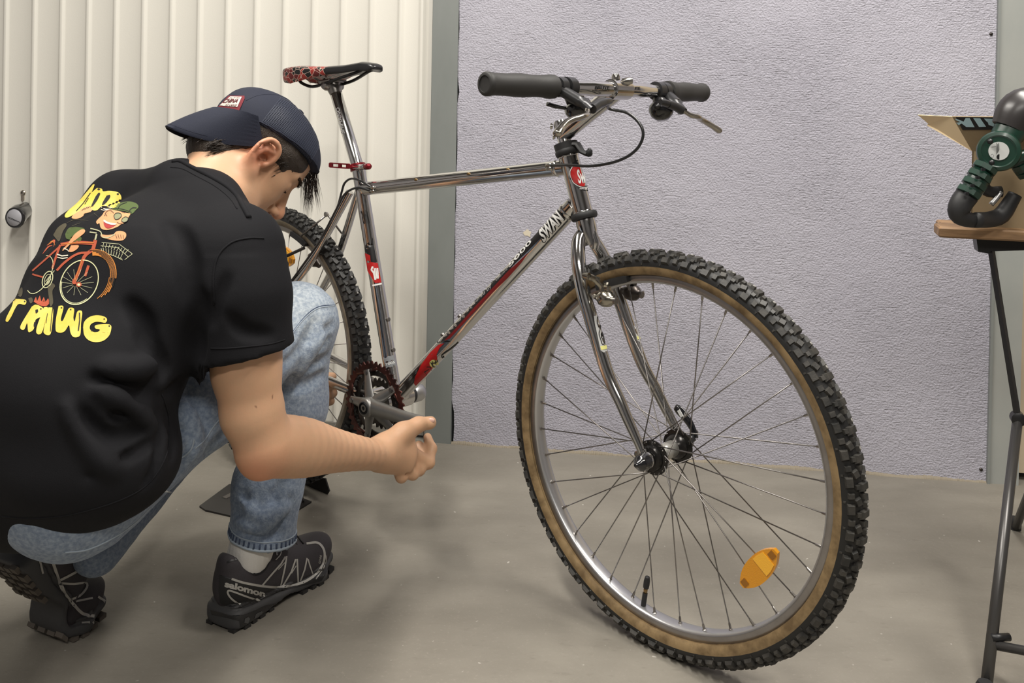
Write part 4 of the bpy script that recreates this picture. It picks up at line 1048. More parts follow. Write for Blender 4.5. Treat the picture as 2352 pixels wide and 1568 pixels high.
def arm_shape(ang, r0, r1, w0, w1): 
    c, s = math.cos(ang), math.sin(ang)
    return [(r0 * c - w0 * s, r0 * s + w0 * c), (r0 * c + w0 * s, r0 * s - w0 * c), (r1 * c + w1 * s, r1 * s - w1 * c), (r1 * c - w1 * s, r1 * s + w1 * c)]
for k in range(5):
    a = ca + R(36 + 72 * k)
    mb = MB()
    pr = [Vector((0.012 * math.cos(a), -0.066, 0.012 * math.sin(a))), Vector((0.035 * math.cos(a), -0.064, 0.035 * math.sin(a))), Vector((0.058 * math.cos(a), -0.060, 0.058 * math.sin(a))), Vector((0.071 * math.cos(a), -0.0585, 0.071 * math.sin(a)))]
    mb.tube(pr, [0.0145, 0.0115, 0.0085, 0.0075], 10, flat=0.42, up=(0, 1, 0)); mb.build('spider_arm', crankm, cn, sharp=50)
    bolt('ring_bolt', (0.0665 * math.cos(a), -0.0615, 0.0665 * math.sin(a)), (0, -1, 0), 0.0052, 0.003, steel, cn)
    for q in (R(26), R(-26)):   # openwork bridges of the outer ring
        e0 = Vector((0.0665 * math.cos(a), -0.058, 0.0665 * math.sin(a))); e1 = Vector((0.076 * math.cos(a + q), -0.058, 0.076 * math.sin(a + q)))
        MB().tube([e0, e1], 0.0032, 6, flat=.5, up=(0, 1, 0)).build('ring_bridge', ring_red, cn)
mb = MB(); dv = Vector((math.cos(ca), 0, math.sin(ca))); 
pr = [dv * -0.004 + Vector((0, -0.072, 0)), dv * 0.02 + Vector((0, -0.074, 0)), dv * 0.06 + Vector((0, -0.0765, 0)), dv * 0.11 + Vector((0, -0.082, 0)), dv * 0.15 + Vector((0, -0.086, 0)), dv * 0.174 + Vector((0, -0.0875, 0))]
mb.tube(spline([tuple(v) for v in pr], 4), [0.019, 0.0188, 0.0185, 0.018, 0.017, 0.0162, 0.0155, 0.015, 0.0146, 0.0142, 0.0138, 0.0136, 0.0134, 0.0133, 0.0134, 0.0138, 0.0142, 0.0146, 0.0148, 0.0146, 0.0128], 18, flat=0.62, up=(0, 1, 0))
mb.lathe([(0.0195, 0.004), (0.0195, -0.016), (0.017, -0.020), (0.0125, -0.021), (0.0118, -0.018), (0.0, -0.0175)], (0, -0.066, 0), (0, 1, 0), 28)
mb.build('crank_arm', crankm, cn, sharp=50)
MB().lathe([(0.0122, 0.0), (0.0122, -0.0025), (0.0105, -0.003), (0.0105, 0.0)], (0, -0.0865, 0), (0, 1, 0), 24).build('dust_ring', ink_black, cn, sharp=30)
MB().lathe([(0.0075, 0.0), (0.0075, -0.004), (0.004, -0.004), (0.004, -0.001), (0, -0.001)], (0, -0.0835, 0), (0, 1, 0), 18).build('crank_bolt', steel, cn, sharp=30)
MB().lathe([(0.0095, 0), (0.0095, -0.006), (0.0055, -0.006), (0.0055, 0.0)], dv * 0.17 + Vector((0, -0.093, 0)), (0, 1, 0), 18).build('pedal_eye', steel, cn, sharp=30)
# left crank
MB().lathe([(0.0165, 0.036), (0.0175, 0.038), (0.0175, 0.0445), (0.0165, 0.046)], (0, 0, 0), (0, 1, 0), 24).build('cup_ring', rubber, cn, sharp=40)
mb = MB(); mb.lathe([(0.0172, 0.046), (0.0186, 0.049), (0.0186, 0.066), (0.016, 0.0735), (0.010, 0.076), (0.0, 0.0765)], (0, 0, 0), (0, 1, 0), 28)
mb.tube([Vector((0, 0.062, 0)), dv * -0.08 + Vector((0, 0.07, 0)), dv * -0.172 + Vector((0, 0.08, 0))], [0.016, 0.0135, 0.0135], 14, flat=.6, up=(0, 1, 0))
mb.build('left_crank_arm', alu, cn, sharp=50)
# ------------------------------------------------ floor stand that holds the rear wheel
def G(px, py, z=0.0): 
    d = ray(px, py); t = (z - CAM.z) / d.z; return CAM + d * t
sc_ = G(480, 1165)
stand = thing('bicycle_stand', 'low black steel floor stand holding the rear wheel', 'bike stand', (sc_.x, sc_.y, 0))
dl = mat('stand_black', (0.03, 0.028, 0.027), 0.4, 0.3, bump=(200, 0.1, 0.0004, 2))
c0, c1, c2 = G(458, 1161, .004), G(545, 1187, .004), G(545, 1112, .004)
mb = MB(); Mz = Matrix.Translation(Vector((0, 0, 0.0)))
pe = [(c0.x, c0.y), (c0.x + .02, c0.y - .02), (c1.x, c1.y), (c1.x + .1, c1.y + .0), (c1.x + .14, c1.y + .09), (c2.x + .02, c2.y + .03), (c2.x - .02, c2.y)]
mb.prism(pe, 0.004, Mz); mb.build('base_plate', dl, stand, world=True, smooth=False)
MB().prism([(G(510, 1146).x, G(510, 1146).y), (G(520, 1149).x, G(520, 1149).y), (G(560, 1128).x, G(560, 1128).y), (G(548, 1126).x, G(548, 1126).y)], 0.0008, Mz, z0=0.004).build('plate_slot', mat('slot_shadow', (0.09, 0.08, 0.07), 0.7), stand, world=True, smooth=False)
# twin channel plates beside the tyre
for s in (-1, 1):
    mb = MB(); y = s * 0.036
    pts = [(-0.09, 0.0), (0.15, 0.0), (0.165, 0.02), (0.15, 0.045), (0.06, 0.03), (-0.03, 0.03), (-0.08, 0.05)]
    M2 = BM @ Matrix(((1, 0, 0, 0), (0, 0, -1, y), (0, 1, 0, 0), (0, 0, 0, 1)))
    mb.prism(pts, 0.003, M2); mb.build('side_plate', dl, stand, world=True, smooth=False)
mb = MB(); mb.prism([(0.10, -0.07), (0.17, -0.07), (0.185, -0.05), (0.185, 0.05), (0.17, 0.07), (0.10, 0.07)], 0.004, BM); mb.build('end_plate', dl, stand, world=True, smooth=False)
mb = MB(); M2 = BM @ Matrix(((1, 0, 0, 0), (0, 1, 0, 0), (0, 0, 1, 0), (0, 0, 0, 1)))
mb.prism([(-0.2, -0.045), (0.11, -0.045), (0.11, 0.045), (-0.2, 0.045)], 0.003, BM); mb.build('channel_floor', dl, stand, world=True, smooth=False)
# ================================================================== SOFT SHAPES (distance fields turned into one continuous mesh)
class SDF:
    def __init__(s): s.p = []; s.cut = []
    def _add(s, f, c, r, k, op): (s.p).append((f, np.array(c, float), r, k, op)); return s
    def cone(s, a, b, ra, rb, k=0.02, op='+'):
        a = np.array(a, float); b = np.array(b, float); ab = b - a; L2 = max(ab @ ab, 1e-12)
        def f(p):
            v = p - a; t = np.clip(v @ ab / L2, 0, 1); return np.sqrt(((v - t[:, None] * ab) ** 2).sum(1)) - (ra + (rb - ra) * t)
        return s._add(f, (a + b) / 2, math.sqrt(L2) / 2 + max(ra, rb), k, op)
    def chain(s, pts, rs, k=0.02, op='+'):
        for i in range(len(pts) - 1): s.cone(pts[i], pts[i + 1], rs[i], rs[i + 1], k, op)
        return s
    def ball(s, c, r, k=0.02, op='+'):
        return s.cone(c, Vector(c) + Vector((0, 0, 1e-5)), r, r, k, op)
    def ell(s, c, r, axes=None, k=0.02, op='+'):
        c = np.array(c, float); r = np.array(r, float); A = np.array(axes, float) if axes is not None else np.eye(3)
        def f(p):
            q = (p - c) @ A.T; k0 = np.sqrt(((q / r) ** 2).sum(1)); k1 = np.sqrt(((q / (r * r)) ** 2).sum(1)) + 1e-9; return k0 * (k0 - 1) / k1
        return s._add(f, c, float(r.max()), k, op)
    def slab(s, a, b, ra, rb, side, k=0.02, op='+', e=2.0):
        """tapered limb of elliptical section; ra, rb = (half width along side, half thickness)"""
        a = np.array(a, float); b = np.array(b, float); ab = b - a; L = np.linalg.norm(ab); ax = ab / L
        sd = np.array(side, float); sd = sd - ax * (sd @ ax); sd /= np.linalg.norm(sd); th = np.cross(ax, sd)
        def f(p):
            v = p - a; t = v @ ax; tt = np.clip(t / L, 0, 1); u = v @ sd; w_ = v @ th
            wu = ra[0] + (rb[0] - ra[0]) * tt; ww = ra[1] + (rb[1] - ra[1]) * tt; m_ = np.minimum(wu, ww)
            over = t - tt * L
            k0 = (np.abs(u / wu) ** e + np.abs(w_ / ww) ** e + np.abs(over / m_) ** e) ** (1 / e)
            return (k0 - 1) * m_
        return s._add(f, (a + b) / 2, L / 2 + max(*ra, *rb), k, op)
    def mesh(s, h, post=None, margin=0.02):
        lo = np.min([c - r for f, c, r, k, op in s.p if op == '+'], axis=0) - margin; hi = np.max([c + r for f, c, r, k, op in s.p if op == '+'], axis=0) + margin
        n = np.ceil((hi - lo) / h).astype(int) + 1; Bk = 16; nb = np.ceil(n / Bk).astype(int); n = nb * Bk
        D = np.full(n, 1.0, np.float32); g = np.arange(Bk); gx, gy, gz = np.meshgrid(g, g, g, indexing='ij'); loc = np.stack([gx.ravel(), gy.ravel(), gz.ravel()], 1) * h
        half = Bk * h * 0.8661
        for i in range(nb[0]):
            for j in range(nb[1]):
                for k_ in range(nb[2]):
                    o = lo + np.array([i, j, k_]) * Bk * h; c = o + Bk * h / 2
                    act = [q for q in s.p if np.linalg.norm(c - q[1]) < q[2] + half + q[3] + 0.01]
                    if not any(q[4] == '+' for q in act): continue
                    cc = c[None]; d0 = None
                    d = None; P_ = loc + o
                    # cheap reject by the value at the centre
                    v0 = min(float(q[0](cc)[0]) for q in act if q[4] == '+')
                    if v0 > half * 1.6 + 0.03: continue
                    for f, _, _, kk, op in act:
                        v = f(P_)
                        if op == '+':
                            if d is None: d = v
                            else:
                                hh = np.maximum(kk - np.abs(d - v), 0) / kk; d = np.minimum(d, v) - hh * hh * kk / 4
                        elif op == '-':
                            if d is not None:
                                hh = np.maximum(kk - np.abs(d + v), 0) / kk; d = np.maximum(d, -v) + hh * hh * kk / 4
                        elif op == '&':   # thickness ridge: lowers the distance near v (adds a soft roll)
                            if d is not None: d = d - kk * np.exp(-np.maximum(v, 0) ** 2 / (2 * (0.006 ** 2)))
                    if d is None: continue
                    if post is not None: d = post(P_, d)
                    D[i * Bk:(i + 1) * Bk, j * Bk:(j + 1) * Bk, k_ * Bk:(k_ + 1) * Bk] = d.reshape(Bk, Bk, Bk)
        return nets(D, lo, h)
def nets(D, lo, h):
    I = D < 0; n = D.shape
    def sub(A, i, j, k): return A[i:n[0] - 1 + i, j:n[1] - 1 + j, k:n[2] - 1 + k]
    cnt = np.zeros((n[0] - 1, n[1] - 1, n[2] - 1), np.int8)
    for i in (0, 1):
        for j in (0, 1):
            for k in (0, 1): cnt += sub(I, i, j, k)
    act = (cnt > 0) & (cnt < 8); idx = np.argwhere(act); num = np.full(act.shape, -1, np.int64); num[act] = np.arange(len(idx))
    acc = np.zeros((len(idx), 3)); w_ = np.zeros(len(idx)); cor = [(i, j, k) for i in (0, 1) for j in (0, 1) for k in (0, 1)]
    for a in cor:
        for ax in range(3):
            if a[ax] == 1: continue
            b = list(a); b[ax] = 1
            va = D[idx[:, 0] + a[0], idx[:, 1] + a[1], idx[:, 2] + a[2]].astype(float); vb = D[idx[:, 0] + b[0], idx[:, 1] + b[1], idx[:, 2] + b[2]].astype(float)
            m_ = (va < 0) != (vb < 0); t = np.where(m_, va / np.where(m_, va - vb, 1), 0)
            p = np.tile(np.array(a, float), (len(idx), 1)); p[:, ax] += t
            acc += p * m_[:, None]; w_ += m_
    V = (idx + acc / w_[:, None]) * h + lo; F = []
    for ax in range(3):
        u, v = (ax + 1) % 3, (ax + 2) % 3
        A = np.take(I, range(0, n[ax] - 1), ax); Bb = np.take(I, range(1, n[ax]), ax); e = np.argwhere(A != Bb)
        e = e[(e[:, u] > 0) & (e[:, v] > 0) & (e[:, u] < n[u] - 1) & (e[:, v] < n[v] - 1)]
        ins = I[e[:, 0], e[:, 1], e[:, 2]]
        def at(du, dv):
            q = e.copy(); q[:, u] += du; q[:, v] += dv; return num[q[:, 0], q[:, 1], q[:, 2]]
        q = np.stack([at(-1, -1), at(0, -1), at(0, 0), at(-1, 0)], 1); q[~ins] = q[~ins][:, ::-1]; F.append(q)
    F = np.concatenate(F); F = F[(F >= 0).all(1)]
    return V, F
def sm(x, a, b): t = np.clip((x - a) / (b - a), 0, 1); return t * t * (3 - 2 * t)
def wob(p, sc, seed=0):
    """cheap smooth noise"""
    r_ = np.random.RandomState(seed); o = 0
    for i in range(4):
        d = r_.normal(size=3); d /= np.linalg.norm(d); o = o + np.sin(p @ d * sc * (1 + i * .35) + r_.uniform(0, 6.28) + 1.3 * np.sin(p @ r_.normal(size=3) * sc * .45 + i))
    return o / 4
def skm(name, Vn, Fn, mt_, parent, cols=None, geo=False):
    return mk(name, Vn, [tuple(int(i) for i in f) for f in Fn], mt_, parent, world=True, cols=cols, geo=geo)
def mkfast(name, V, F, mt_, parent, cols=None, geo=False):
    me = bpy.data.meshes.new(name); inv = np.array(WM[parent.name].inverted()); L_ = (np.c_[V, np.ones(len(V))] @ inv.T)[:, :3]
    me.vertices.add(len(L_)); me.vertices.foreach_set('co', L_.ravel()); nf = len(F)
    me.loops.add(nf * 4); me.loops.foreach_set('vertex_index', F.astype(np.int32).ravel()); me.polygons.add(nf)
    me.polygons.foreach_set('loop_start', np.arange(nf, dtype=np.int32) * 4)
    try: me.polygons.foreach_set('loop_total', np.full(nf, 4, np.int32))
    except Exception: pass
    me.update(calc_edges=True); me.polygons.foreach_set('use_smooth', [True] * nf)
    me.materials.append(mt_)
    if cols is not None:
        ca = me.color_attributes.new('tint', 'FLOAT_COLOR', 'POINT'); ca.data.foreach_set('color', np.c_[cols, np.ones(len(cols))].ravel())
    me.update(); o = bpy.data.objects.new(name, me); COL.objects.link(o); o.parent = parent; WM[o.name] = WM[parent.name]
    if geo: GEO[o.name] = ([Vector(v) for v in V], [tuple(int(i) for i in f) for f in F])
    return o

# ================================================================== THE MAN
pr_ = G(480, 1445)
man = thing('person', 'man crouching in black printed T-shirt, blue jeans and cap worn backwards, turning the crank', 'person', (pr_.x, pr_.y, 0))
skinm = mat('skin', (0.54, 0.325, 0.195), 0.5, attr='tint', var=(55, (0.60, 0.335, 0.20), 0.5), bump=(260, 0.25, 0.0006, 4), sub=0.12)
NV = lambda v: np.array(v, float)
# --- joints
nk = P(462, 452, 1.47)           # base of the neck
shR = P(560, 590, 1.30); elR = P(596, 1040, 1.305); wrR = P(862, 1043, 1.585)
shL = P(330, 470, 1.56)
hipR = P(205, 1060, 1.24); hipL = P(60, 1040, 1.38); knR = P(688, 745, 1.60); anR = P(598, 1270, 1.545)
pel = P(110, 1055, 1.31)

# --- head frame
HF = Vector((0.5823, 0.3350, -0.7407)).normalized(); HU = Vector((0.6315, 0.3873, 0.6717)); HU = (HU - HF * HU.dot(HF)).normalized(); HR = HF.cross(HU)
H0 = Vector((-0.4600, 1.560, 0.7835))
def Hd(f, u, r): return H0 + HF * f + HU * u + HR * r
HA = [list(HF), list(HU), list(HR)]

# --- one continuous body: head, neck, arms, hands (trunk and legs run on under the clothes)
b = SDF()
b.ell(Hd(-0.008, 0.048, 0), (0.094, 0.073, 0.071), HA, k=0.01)
b.ell(Hd(0.026, 0.004, 0), (0.0535, 0.074, 0.058), HA, k=0.02)
b.ell(Hd(0.058, -0.048, 0), (0.022, 0.027, 0.028), HA, k=0.018)
b.ell(Hd(0.060, -0.018, 0), (0.022, 0.026, 0.030), HA, k=0.016)          # brow to cheek
b.ell(Hd(0.033, -0.048, 0), (0.044, 0.046, 0.041), HA, k=0.02)         # jaw
b.cone(Hd(-0.002, -0.042, 0.046), Hd(0.056, -0.088, 0.018), 0.016, 0.017, 0.02)   # jaw line right
b.cone(Hd(-0.002, -0.042, -0.046), Hd(0.056, -0.088, -0.018), 0.016, 0.017, 0.02)
b.ball(Hd(0.068, -0.097, 0), 0.0165, 0.02)                               # chin
for s_ in (1, -1):
    b.ell(Hd(0.045, 0.004, s_ * 0.035), (0.020, 0.015, 0.019), HA, k=0.02)
    b.ell(Hd(0.047, -0.020, s_ * 0.031), (0.022, 0.022, 0.018), HA, k=0.02)
b.cone(Hd(0.079, 0.034, 0.012), Hd(0.064, 0.033, 0.041), 0.0090, 0.0078, 0.010)      # brow ridge
b.cone(Hd(0.079, 0.034, -0.012), Hd(0.064, 0.033, -0.041), 0.0090, 0.0078, 0.010)
for s_ in (1, -1): b.ball(Hd(0.089, 0.012, s_ * 0.030), 0.0170, 0.010, '-')
for s_ in (1, -1): b.ell(Hd(0.0635, 0.012, s_ * 0.030), (0.0135, 0.0125, 0.0165), HA, k=0.004)
for s_ in (1, -1): b.cone(Hd(0.0740, 0.0185, s_ * 0.021), Hd(0.0685, 0.0180, s_ * 0.041), 0.0028, 0.0026, 0.004)
b.cone(Hd(0.079, 0.020, 0), Hd(0.0985, -0.017, 0), 0.0078, 0.0090, 0.010)   # nose bridge
b.ball(Hd(0.1025, -0.0245, 0), 0.0115, 0.008)
for s_ in (1, -1):
    b.ell(Hd(0.090, -0.029, s_ * 0.0140), (0.0115, 0.0080, 0.0072), HA, k=0.006)
    b.cone(Hd(0.0960, -0.0400, s_ * 0.0120), Hd(0.088, -0.031, s_ * 0.0105), 0.0055, 0.0038, 0.003, '-')
b.cone(Hd(0.077, -0.043, 0), Hd(0.079, -0.053, 0), 0.009, 0.008, 0.010)
b.ell(Hd(0.0820, -0.0575, 0), (0.0085, 0.0050, 0.022), HA, k=0.006)          # lips
b.ell(Hd(0.0800, -0.0680, 0), (0.0085, 0.0058, 0.019), HA, k=0.006)
b.cone(Hd(0.0915, -0.0627, 0.006), Hd(0.0725, -0.0640, 0.026), 0.0012, 0.0016, 0.003, '-')
b.cone(Hd(0.0915, -0.0627, -0.006), Hd(0.0725, -0.0640, -0.026), 0.0012, 0.0016, 0.003, '-')
for s_ in (1, -1): b.chain([Hd(0.080, -0.016, s_ * 0.0215), Hd(0.076, -0.028, s_ * 0.0235), Hd(0.074, -0.037, s_ * 0.021)], [0.0015, 0.003, 0.0015], 0.006, '-')
for s_ in (1, -1): paint_nostril = None
# ear
def ear(s_):
    E_ = lambda f, u, r: Hd(-0.006 + f * .84, 0.008 + u * .86, s_ * (0.067 + r * .9))
    helix = [E_(0.016, -0.006, .004), E_(0.020, 0.012, .009), E_(0.014, 0.029, .014), E_(-0.002, 0.036, .019), E_(-0.018, 0.030, .023), E_(-0.025, 0.012, .024), E_(-0.022, -0.008, .020), E_(-0.012, -0.024, .013), E_(0.002, -0.034, .006)]
    helix = [Vector(q) for q in spline([tuple(v) for v in helix], 3)]; m_ = len(helix)
    b.slab(E_(-0.004, 0.024, .010), E_(0.0, -0.022, .004), (0.017, 0.0045), (0.009, 0.0045), list(HF - HR * s_ * .35), k=0.006)
    b.chain(helix, [0.0040 if i < m_ * .7 else 0.0046 + .004 * (i / m_ - .7) for i in range(m_)], 0.004)
    b.ball(E_(0.004, -0.031, .004), 0.0072, 0.008)
    anti = [E_(0.006, 0.020, .013), E_(-0.008, 0.014, .0165), E_(-0.013, 0.0, .016), E_(-0.007, -0.014, .011)]
    b.chain(anti, [0.003, 0.0036, 0.0036, 0.003], 0.005)
    b.ell(E_(0.004, -0.004, .012), (0.0095, 0.0125, 0.011), HA, k=0.005, op='-')
    b.ball(E_(0.014, -0.007, .008), 0.0042, 0.005)
    b.chain([E_(0.004, 0.026, .0205), E_(-0.010, 0.024, .0245), E_(-0.0185, 0.010, .0265), E_(-0.0165, -0.008, .024)], [0.0032, 0.0036, 0.0034, 0.003], 0.005, '-')
ear(1); ear(-1)
# neck
b.slab(Hd(-0.040, -0.025, 0), nk + Vector((0.02, 0.02, 0.0)), (0.053, 0.056), (0.062, 0.060), list(HR), k=0.03)
b.cone(Hd(-0.014, -0.022, 0.050), nk + Vector((0.065, 0.03, -0.055)), 0.014, 0.010, 0.02)   # neck muscle
b.cone(Hd(0.012, -0.070, 0), nk + Vector((0.035, 0.06, -0.06)), 0.022, 0.03, 0.03)
b.cone(nk, shR + Vector((-.02, .03, -.02)), 0.045, 0.045, 0.03); b.cone(nk, shL + Vector((0, 0, -.03)), 0.045, 0.045, 0.03)
# trunk and legs, hidden by the clothes
b.slab(nk + Vector((-.03, -.02, -.10)), pel, (0.14, 0.07), (0.12, 0.08), (0.7, -0.7, 0), k=0.05)
# right arm
am = shR.lerp(elR, 0.55) + Vector((-0.012, 0, 0))
b.chain([shR + Vector((0, 0, -.02)), P(566, 800, 1.30), P(566, 850, 1.30), P(580, 950, 1.302), P(599, 1018, 1.303)], [0.049, 0.0485, 0.0480, 0.0440, 0.036], 0.012)
b.ball(P(593, 1064, 1.303), 0.0195, 0.025)
d_f = (wrR - elR)
fa = [tuple(q) for q in spline([(612, 1024, 1.312, .0425, .040), (645, 1024, 1.338, .0455, .041), (700, 1028, 1.385, .0440, .039), (750, 1033, 1.44, .0365, .035), (800, 1038, 1.50, .0305, .031), (850, 1043, 1.565, .0262, .0285), (885, 1043, 1.605, .0255, .0265)], 3)]
for q0, q1 in zip(fa[:-1], fa[1:]): b.slab(P(*q0[:3]), P(*q1[:3]), (q0[3], q0[4]), (q1[3], q1[4]), (0, 0, 1), k=0.003 if q0 is not fa[0] else 0.02)
# right hand closing on the end of the crank
hd = lambda px, py, D: P(px, py, D + 0.09)
b.slab(hd(868, 1040, 1.505), hd(925, 1032, 1.55), (0.024, 0.021), (0.034, 0.020), (0, -.1, 1), k=0.02)
b.slab(hd(885, 1045, 1.51), hd(935, 1058, 1.545), (0.022, 0.018), (0.026, 0.016), (0, 0, 1), k=0.02)
b.chain([hd(888, 1020, 1.515), hd(925, 993, 1.54), hd(960, 975, 1.565), hd(990, 968, 1.585)], [0.020, 0.0165, 0.0118, 0.0098], 0.014)    # thumb
b.ell(hd(984, 973, 1.578), (0.014, 0.010, 0.0105), k=0.006)
b.chain([hd(938, 1035, 1.565), hd(984, 1062, 1.585), hd(991, 1030, 1.61), hd(982, 1004, 1.63)], [0.0125, 0.0112, 0.0098, 0.0082], 0.007)      # index
b.chain([hd(930, 1045, 1.56), hd(962, 1078, 1.572), hd(976, 1050, 1.60), hd(962, 1022, 1.615)], [0.013, 0.0112, 0.010, 0.0085], 0.007)
b.chain([hd(930, 1052, 1.552), hd(948, 1088, 1.556), hd(962, 1058, 1.585), hd(945, 1030, 1.60)], [0.0125, 0.0105, 0.0098, 0.0085], 0.007)
b.chain([hd(912, 1060, 1.54), hd(922, 1095, 1.54), hd(940, 1075, 1.57), hd(928, 1050, 1.59)], [0.0115, 0.0098, 0.009, 0.008], 0.007)
for pts in ([hd(958, 1046, 1.56), hd(972, 1062, 1.565)], [hd(944, 1064, 1.55), hd(958, 1080, 1.555)], [hd(925, 1076, 1.54), hd(936, 1090, 1.54)]):
    b.chain([Vector(p) - ray(950, 1060) * 0.006 for p in pts], [0.0015, 0.0022], 0.005, '-')
# left arm, mostly hidden, its fingers round the chain stay
lH = P(744, 893, 1.95)
elL = P(520, 690, 1.70)
b.chain([shL, elL], [0.055, 0.043], 0.03); b.chain([elL, elL.lerp(lH, .45), lH + Vector((-.05, -.03, 0.0))], [0.043, 0.04, 0.028], 0.03)
b.slab(lH + Vector((-.06, -.035, 0.0)), lH + Vector((-.01, 0, 0)), (0.038, 0.018), (0.04, 0.016), (0, 0, 1), k=0.02)
for k, (dx, dz) in enumerate(((0.0, .028), (.004, .010), (.003, -.008), (-.003, -.026))):
    o_ = lH + Vector((dx, 0, dz))
    b.chain([o_ + Vector((-.02, -.004, 0)), o_ + Vector((.008, -.012, -.002)), o_ + Vector((.016, .008, -.003)), o_ + Vector((.004, .018, -.002))], [0.0098, 0.0092, 0.0082, 0.0072], 0.006)
b.chain([lH + Vector((-.045, -.03, .03)), lH + Vector((-.01, -.022, .03)), lH + Vector((.012, -.012, .018))], [0.013, 0.0105, 0.009], 0.008)
Vb, Fb = b.mesh(0.0026)
def near(p, c, r): return np.exp(-((p - NV(c)) ** 2).sum(1) / (r * r))
tint = np.ones((len(Vb), 3))
def paint(c, r, col, amt=1.0):
    m_ = (near(Vb, c, r) * amt)[:, None]; tint[:] = tint * (1 - m_) + np.array(col) * m_
paint(Hd(-0.012, 0.01, 0.09), 0.032, (1.12, 0.62, 0.6), 0.75)        # ear
paint(P(592, 1078, 1.285), 0.036, (1.05, 0.66, 0.58), 0.8)              # elbow
paint(P(985, 1065, 1.56), 0.03, (1.05, 0.78, 0.72), 0.7)
paint(P(995, 965, 1.57), 0.012, (1.1, 0.75, 0.7), 0.8)
paint(Hd(0.105, -0.026, 0), 0.018, (1.05, 0.72, 0.66), 0.8)           # nose
for s_ in (1, -1): paint(Hd(0.083, -0.063, s_ * .008), 0.016, (0.98, 0.62, 0.58), 0.9)
paint(P(520, 900, 1.25), 0.09, (1.12, 1.12, 1.15), 0.5)              # paler upper arm
paint(Hd(0.06, -0.075, 0.04), 0.035, (0.86, 0.86, 0.86), 0.5)         # shaved jaw
for q in ((518, 828), (626, 911), (587, 933)):
    h = P(q[0], q[1], 1.21); dd = ((Vb - NV(CAM)) @ NV(ray(*q).normalized())); 
    perp = np.linalg.norm((Vb - NV(CAM)) - dd[:, None] * NV(ray(*q).normalized()), axis=1); m_ = ((perp < (0.0024 if q[0] == 518 else 0.0015)) & (dd < 1.42))[:, None] * 0.8; tint = tint * (1 - m_) + np.array((0.25, 0.16, 0.14)) * m_
for s_ in (1, -1): paint(Hd(0.091, -0.035, s_ * 0.0115), 0.0065, (0.12, 0.05, 0.04), 0.95)
mole = Hd(-0.026, -0.028, 0.062); paint(mole, 0.004, (0.2, 0.13, 0.12), 1.0)
body = mkfast('body', Vb, Fb, skinm, man, cols=tint, geo=True)
btree = bvh(body)
nh = btree.ray_cast(CAM, ray(991, 965).normalized())
if nh[0] is not None:
    MB().sphere(nh[0] + nh[1] * -0.0012, 0.0062, 8, sc=(1.15, 0.45, 0.8)).build('thumb_nail', mat('nail', (0.66, 0.42, 0.34), 0.3), body, world=True)
# eye, lid line, brow
MB().sphere(Hd(0.0630, 0.0115, 0.030), 0.0118, 12).build('eyeball', mat('eye_white', (0.5, 0.45, 0.42), 0.2), man, world=True)
def hairs(name, mt_, items, parent=man, r=0.0005):
    """items: (root, direction, length, droop)"""
    V = []; F = []
    for p, d, l, g in items:
        d = d.normalized(); s1 = d.cross(Vector((0.3, 0.2, 1))).normalized(); s2 = d.cross(s1)
        a = len(V); q = p
        for t, w_ in ((0, 1.0), (.4, .85), (.75, .5)):
            c = p + d * (l * t) + g * (t * t * l)
            V += [c + s1 * r * w_, c - s1 * r * .5 * w_ + s2 * r * .87 * w_, c - s1 * r * .5 * w_ - s2 * r * .87 * w_]
        V.append(p + d * l + g * l)
        for k in (0, 3):
            for i in range(3): j = (i + 1) % 3; F.append((a + k + i, a + k + j, a + k + 3 + j, a + k + 3 + i))
        for i in range(3): F.append((a + 6 + i, a + 6 + (i + 1) % 3, a + 9))
    return mk(name, V, F, mt_, parent, world=True)
hairm = mat('dark_brown_hair', (0.022, 0.014, 0.009), 0.4, spec=0.4)
it = []
for s_ in (1, -1):
    for k in range(170):
        t = rnd.random(); q = Hd(0.0865 - .014 * t * t, 0.033 + rnd.uniform(-.0035, .0035) + .003 * t, s_ * (0.012 + 0.038 * t)); h = btree.find_nearest(q)
        it.append((h[0], (h[1] * .5 + HR * s_ * .8 - HF * .2 + HU * rnd.uniform(-.2, .3)), rnd.uniform(.005, .008), Vector((0, 0, -.2))))
    for k in range(40 if s_ > 0 else 0):
        t = rnd.random(); q = Hd(0.0725 - .006 * abs(t - .4), 0.005, s_ * (0.021 + 0.022 * t)); it.append((q, HF * 1 - HU * .5 + HR * s_ * .3, 0.007, HU * .25))
hairs('eyebrow', hairm, it, r=0.0004)

# --- hair: scalp layer below the cap plus strands
hs = SDF()
hs.ell(Hd(-0.012, 0.046, 0), (0.0965, 0.072, 0.0745), HA, k=0.01)
hs.ell(Hd(-0.054, -0.028, 0), (0.050, 0.048, 0.062), HA, k=0.03)
hs.cone(Hd(0.02, 0.045, 0.060), Hd(0.05, 0.052, 0.047), 0.0095, 0.008, 0.02); hs.cone(Hd(0.02, 0.045, -0.060), Hd(0.05, 0.052, -0.047), 0.0095, 0.008, 0.02)
hs.ell(Hd(-0.008, 0.004, 0.085), (0.027, 0.036, 0.030), HA, k=0.008, op='-'); hs.ell(Hd(-0.008, 0.004, -0.085), (0.027, 0.036, 0.030), HA, k=0.008, op='-')
hs.ell(Hd(0.034, -0.034, 0.06), (0.052, 0.05, 0.06), HA, k=0.008, op='-'); hs.ell(Hd(0.034, -0.034, -0.06), (0.052, 0.05, 0.06), HA, k=0.008, op='-')
for s_ in (1, -1): hs.cone(Hd(0.026, 0.046, s_ * 0.0560), Hd(0.037, 0.016, s_ * 0.0555), 0.015, 0.0055, 0.008)
Vh, Fh = hs.mesh(0.003, post=lambda p, d: d + 0.0012 * wob(p, 500, 3))
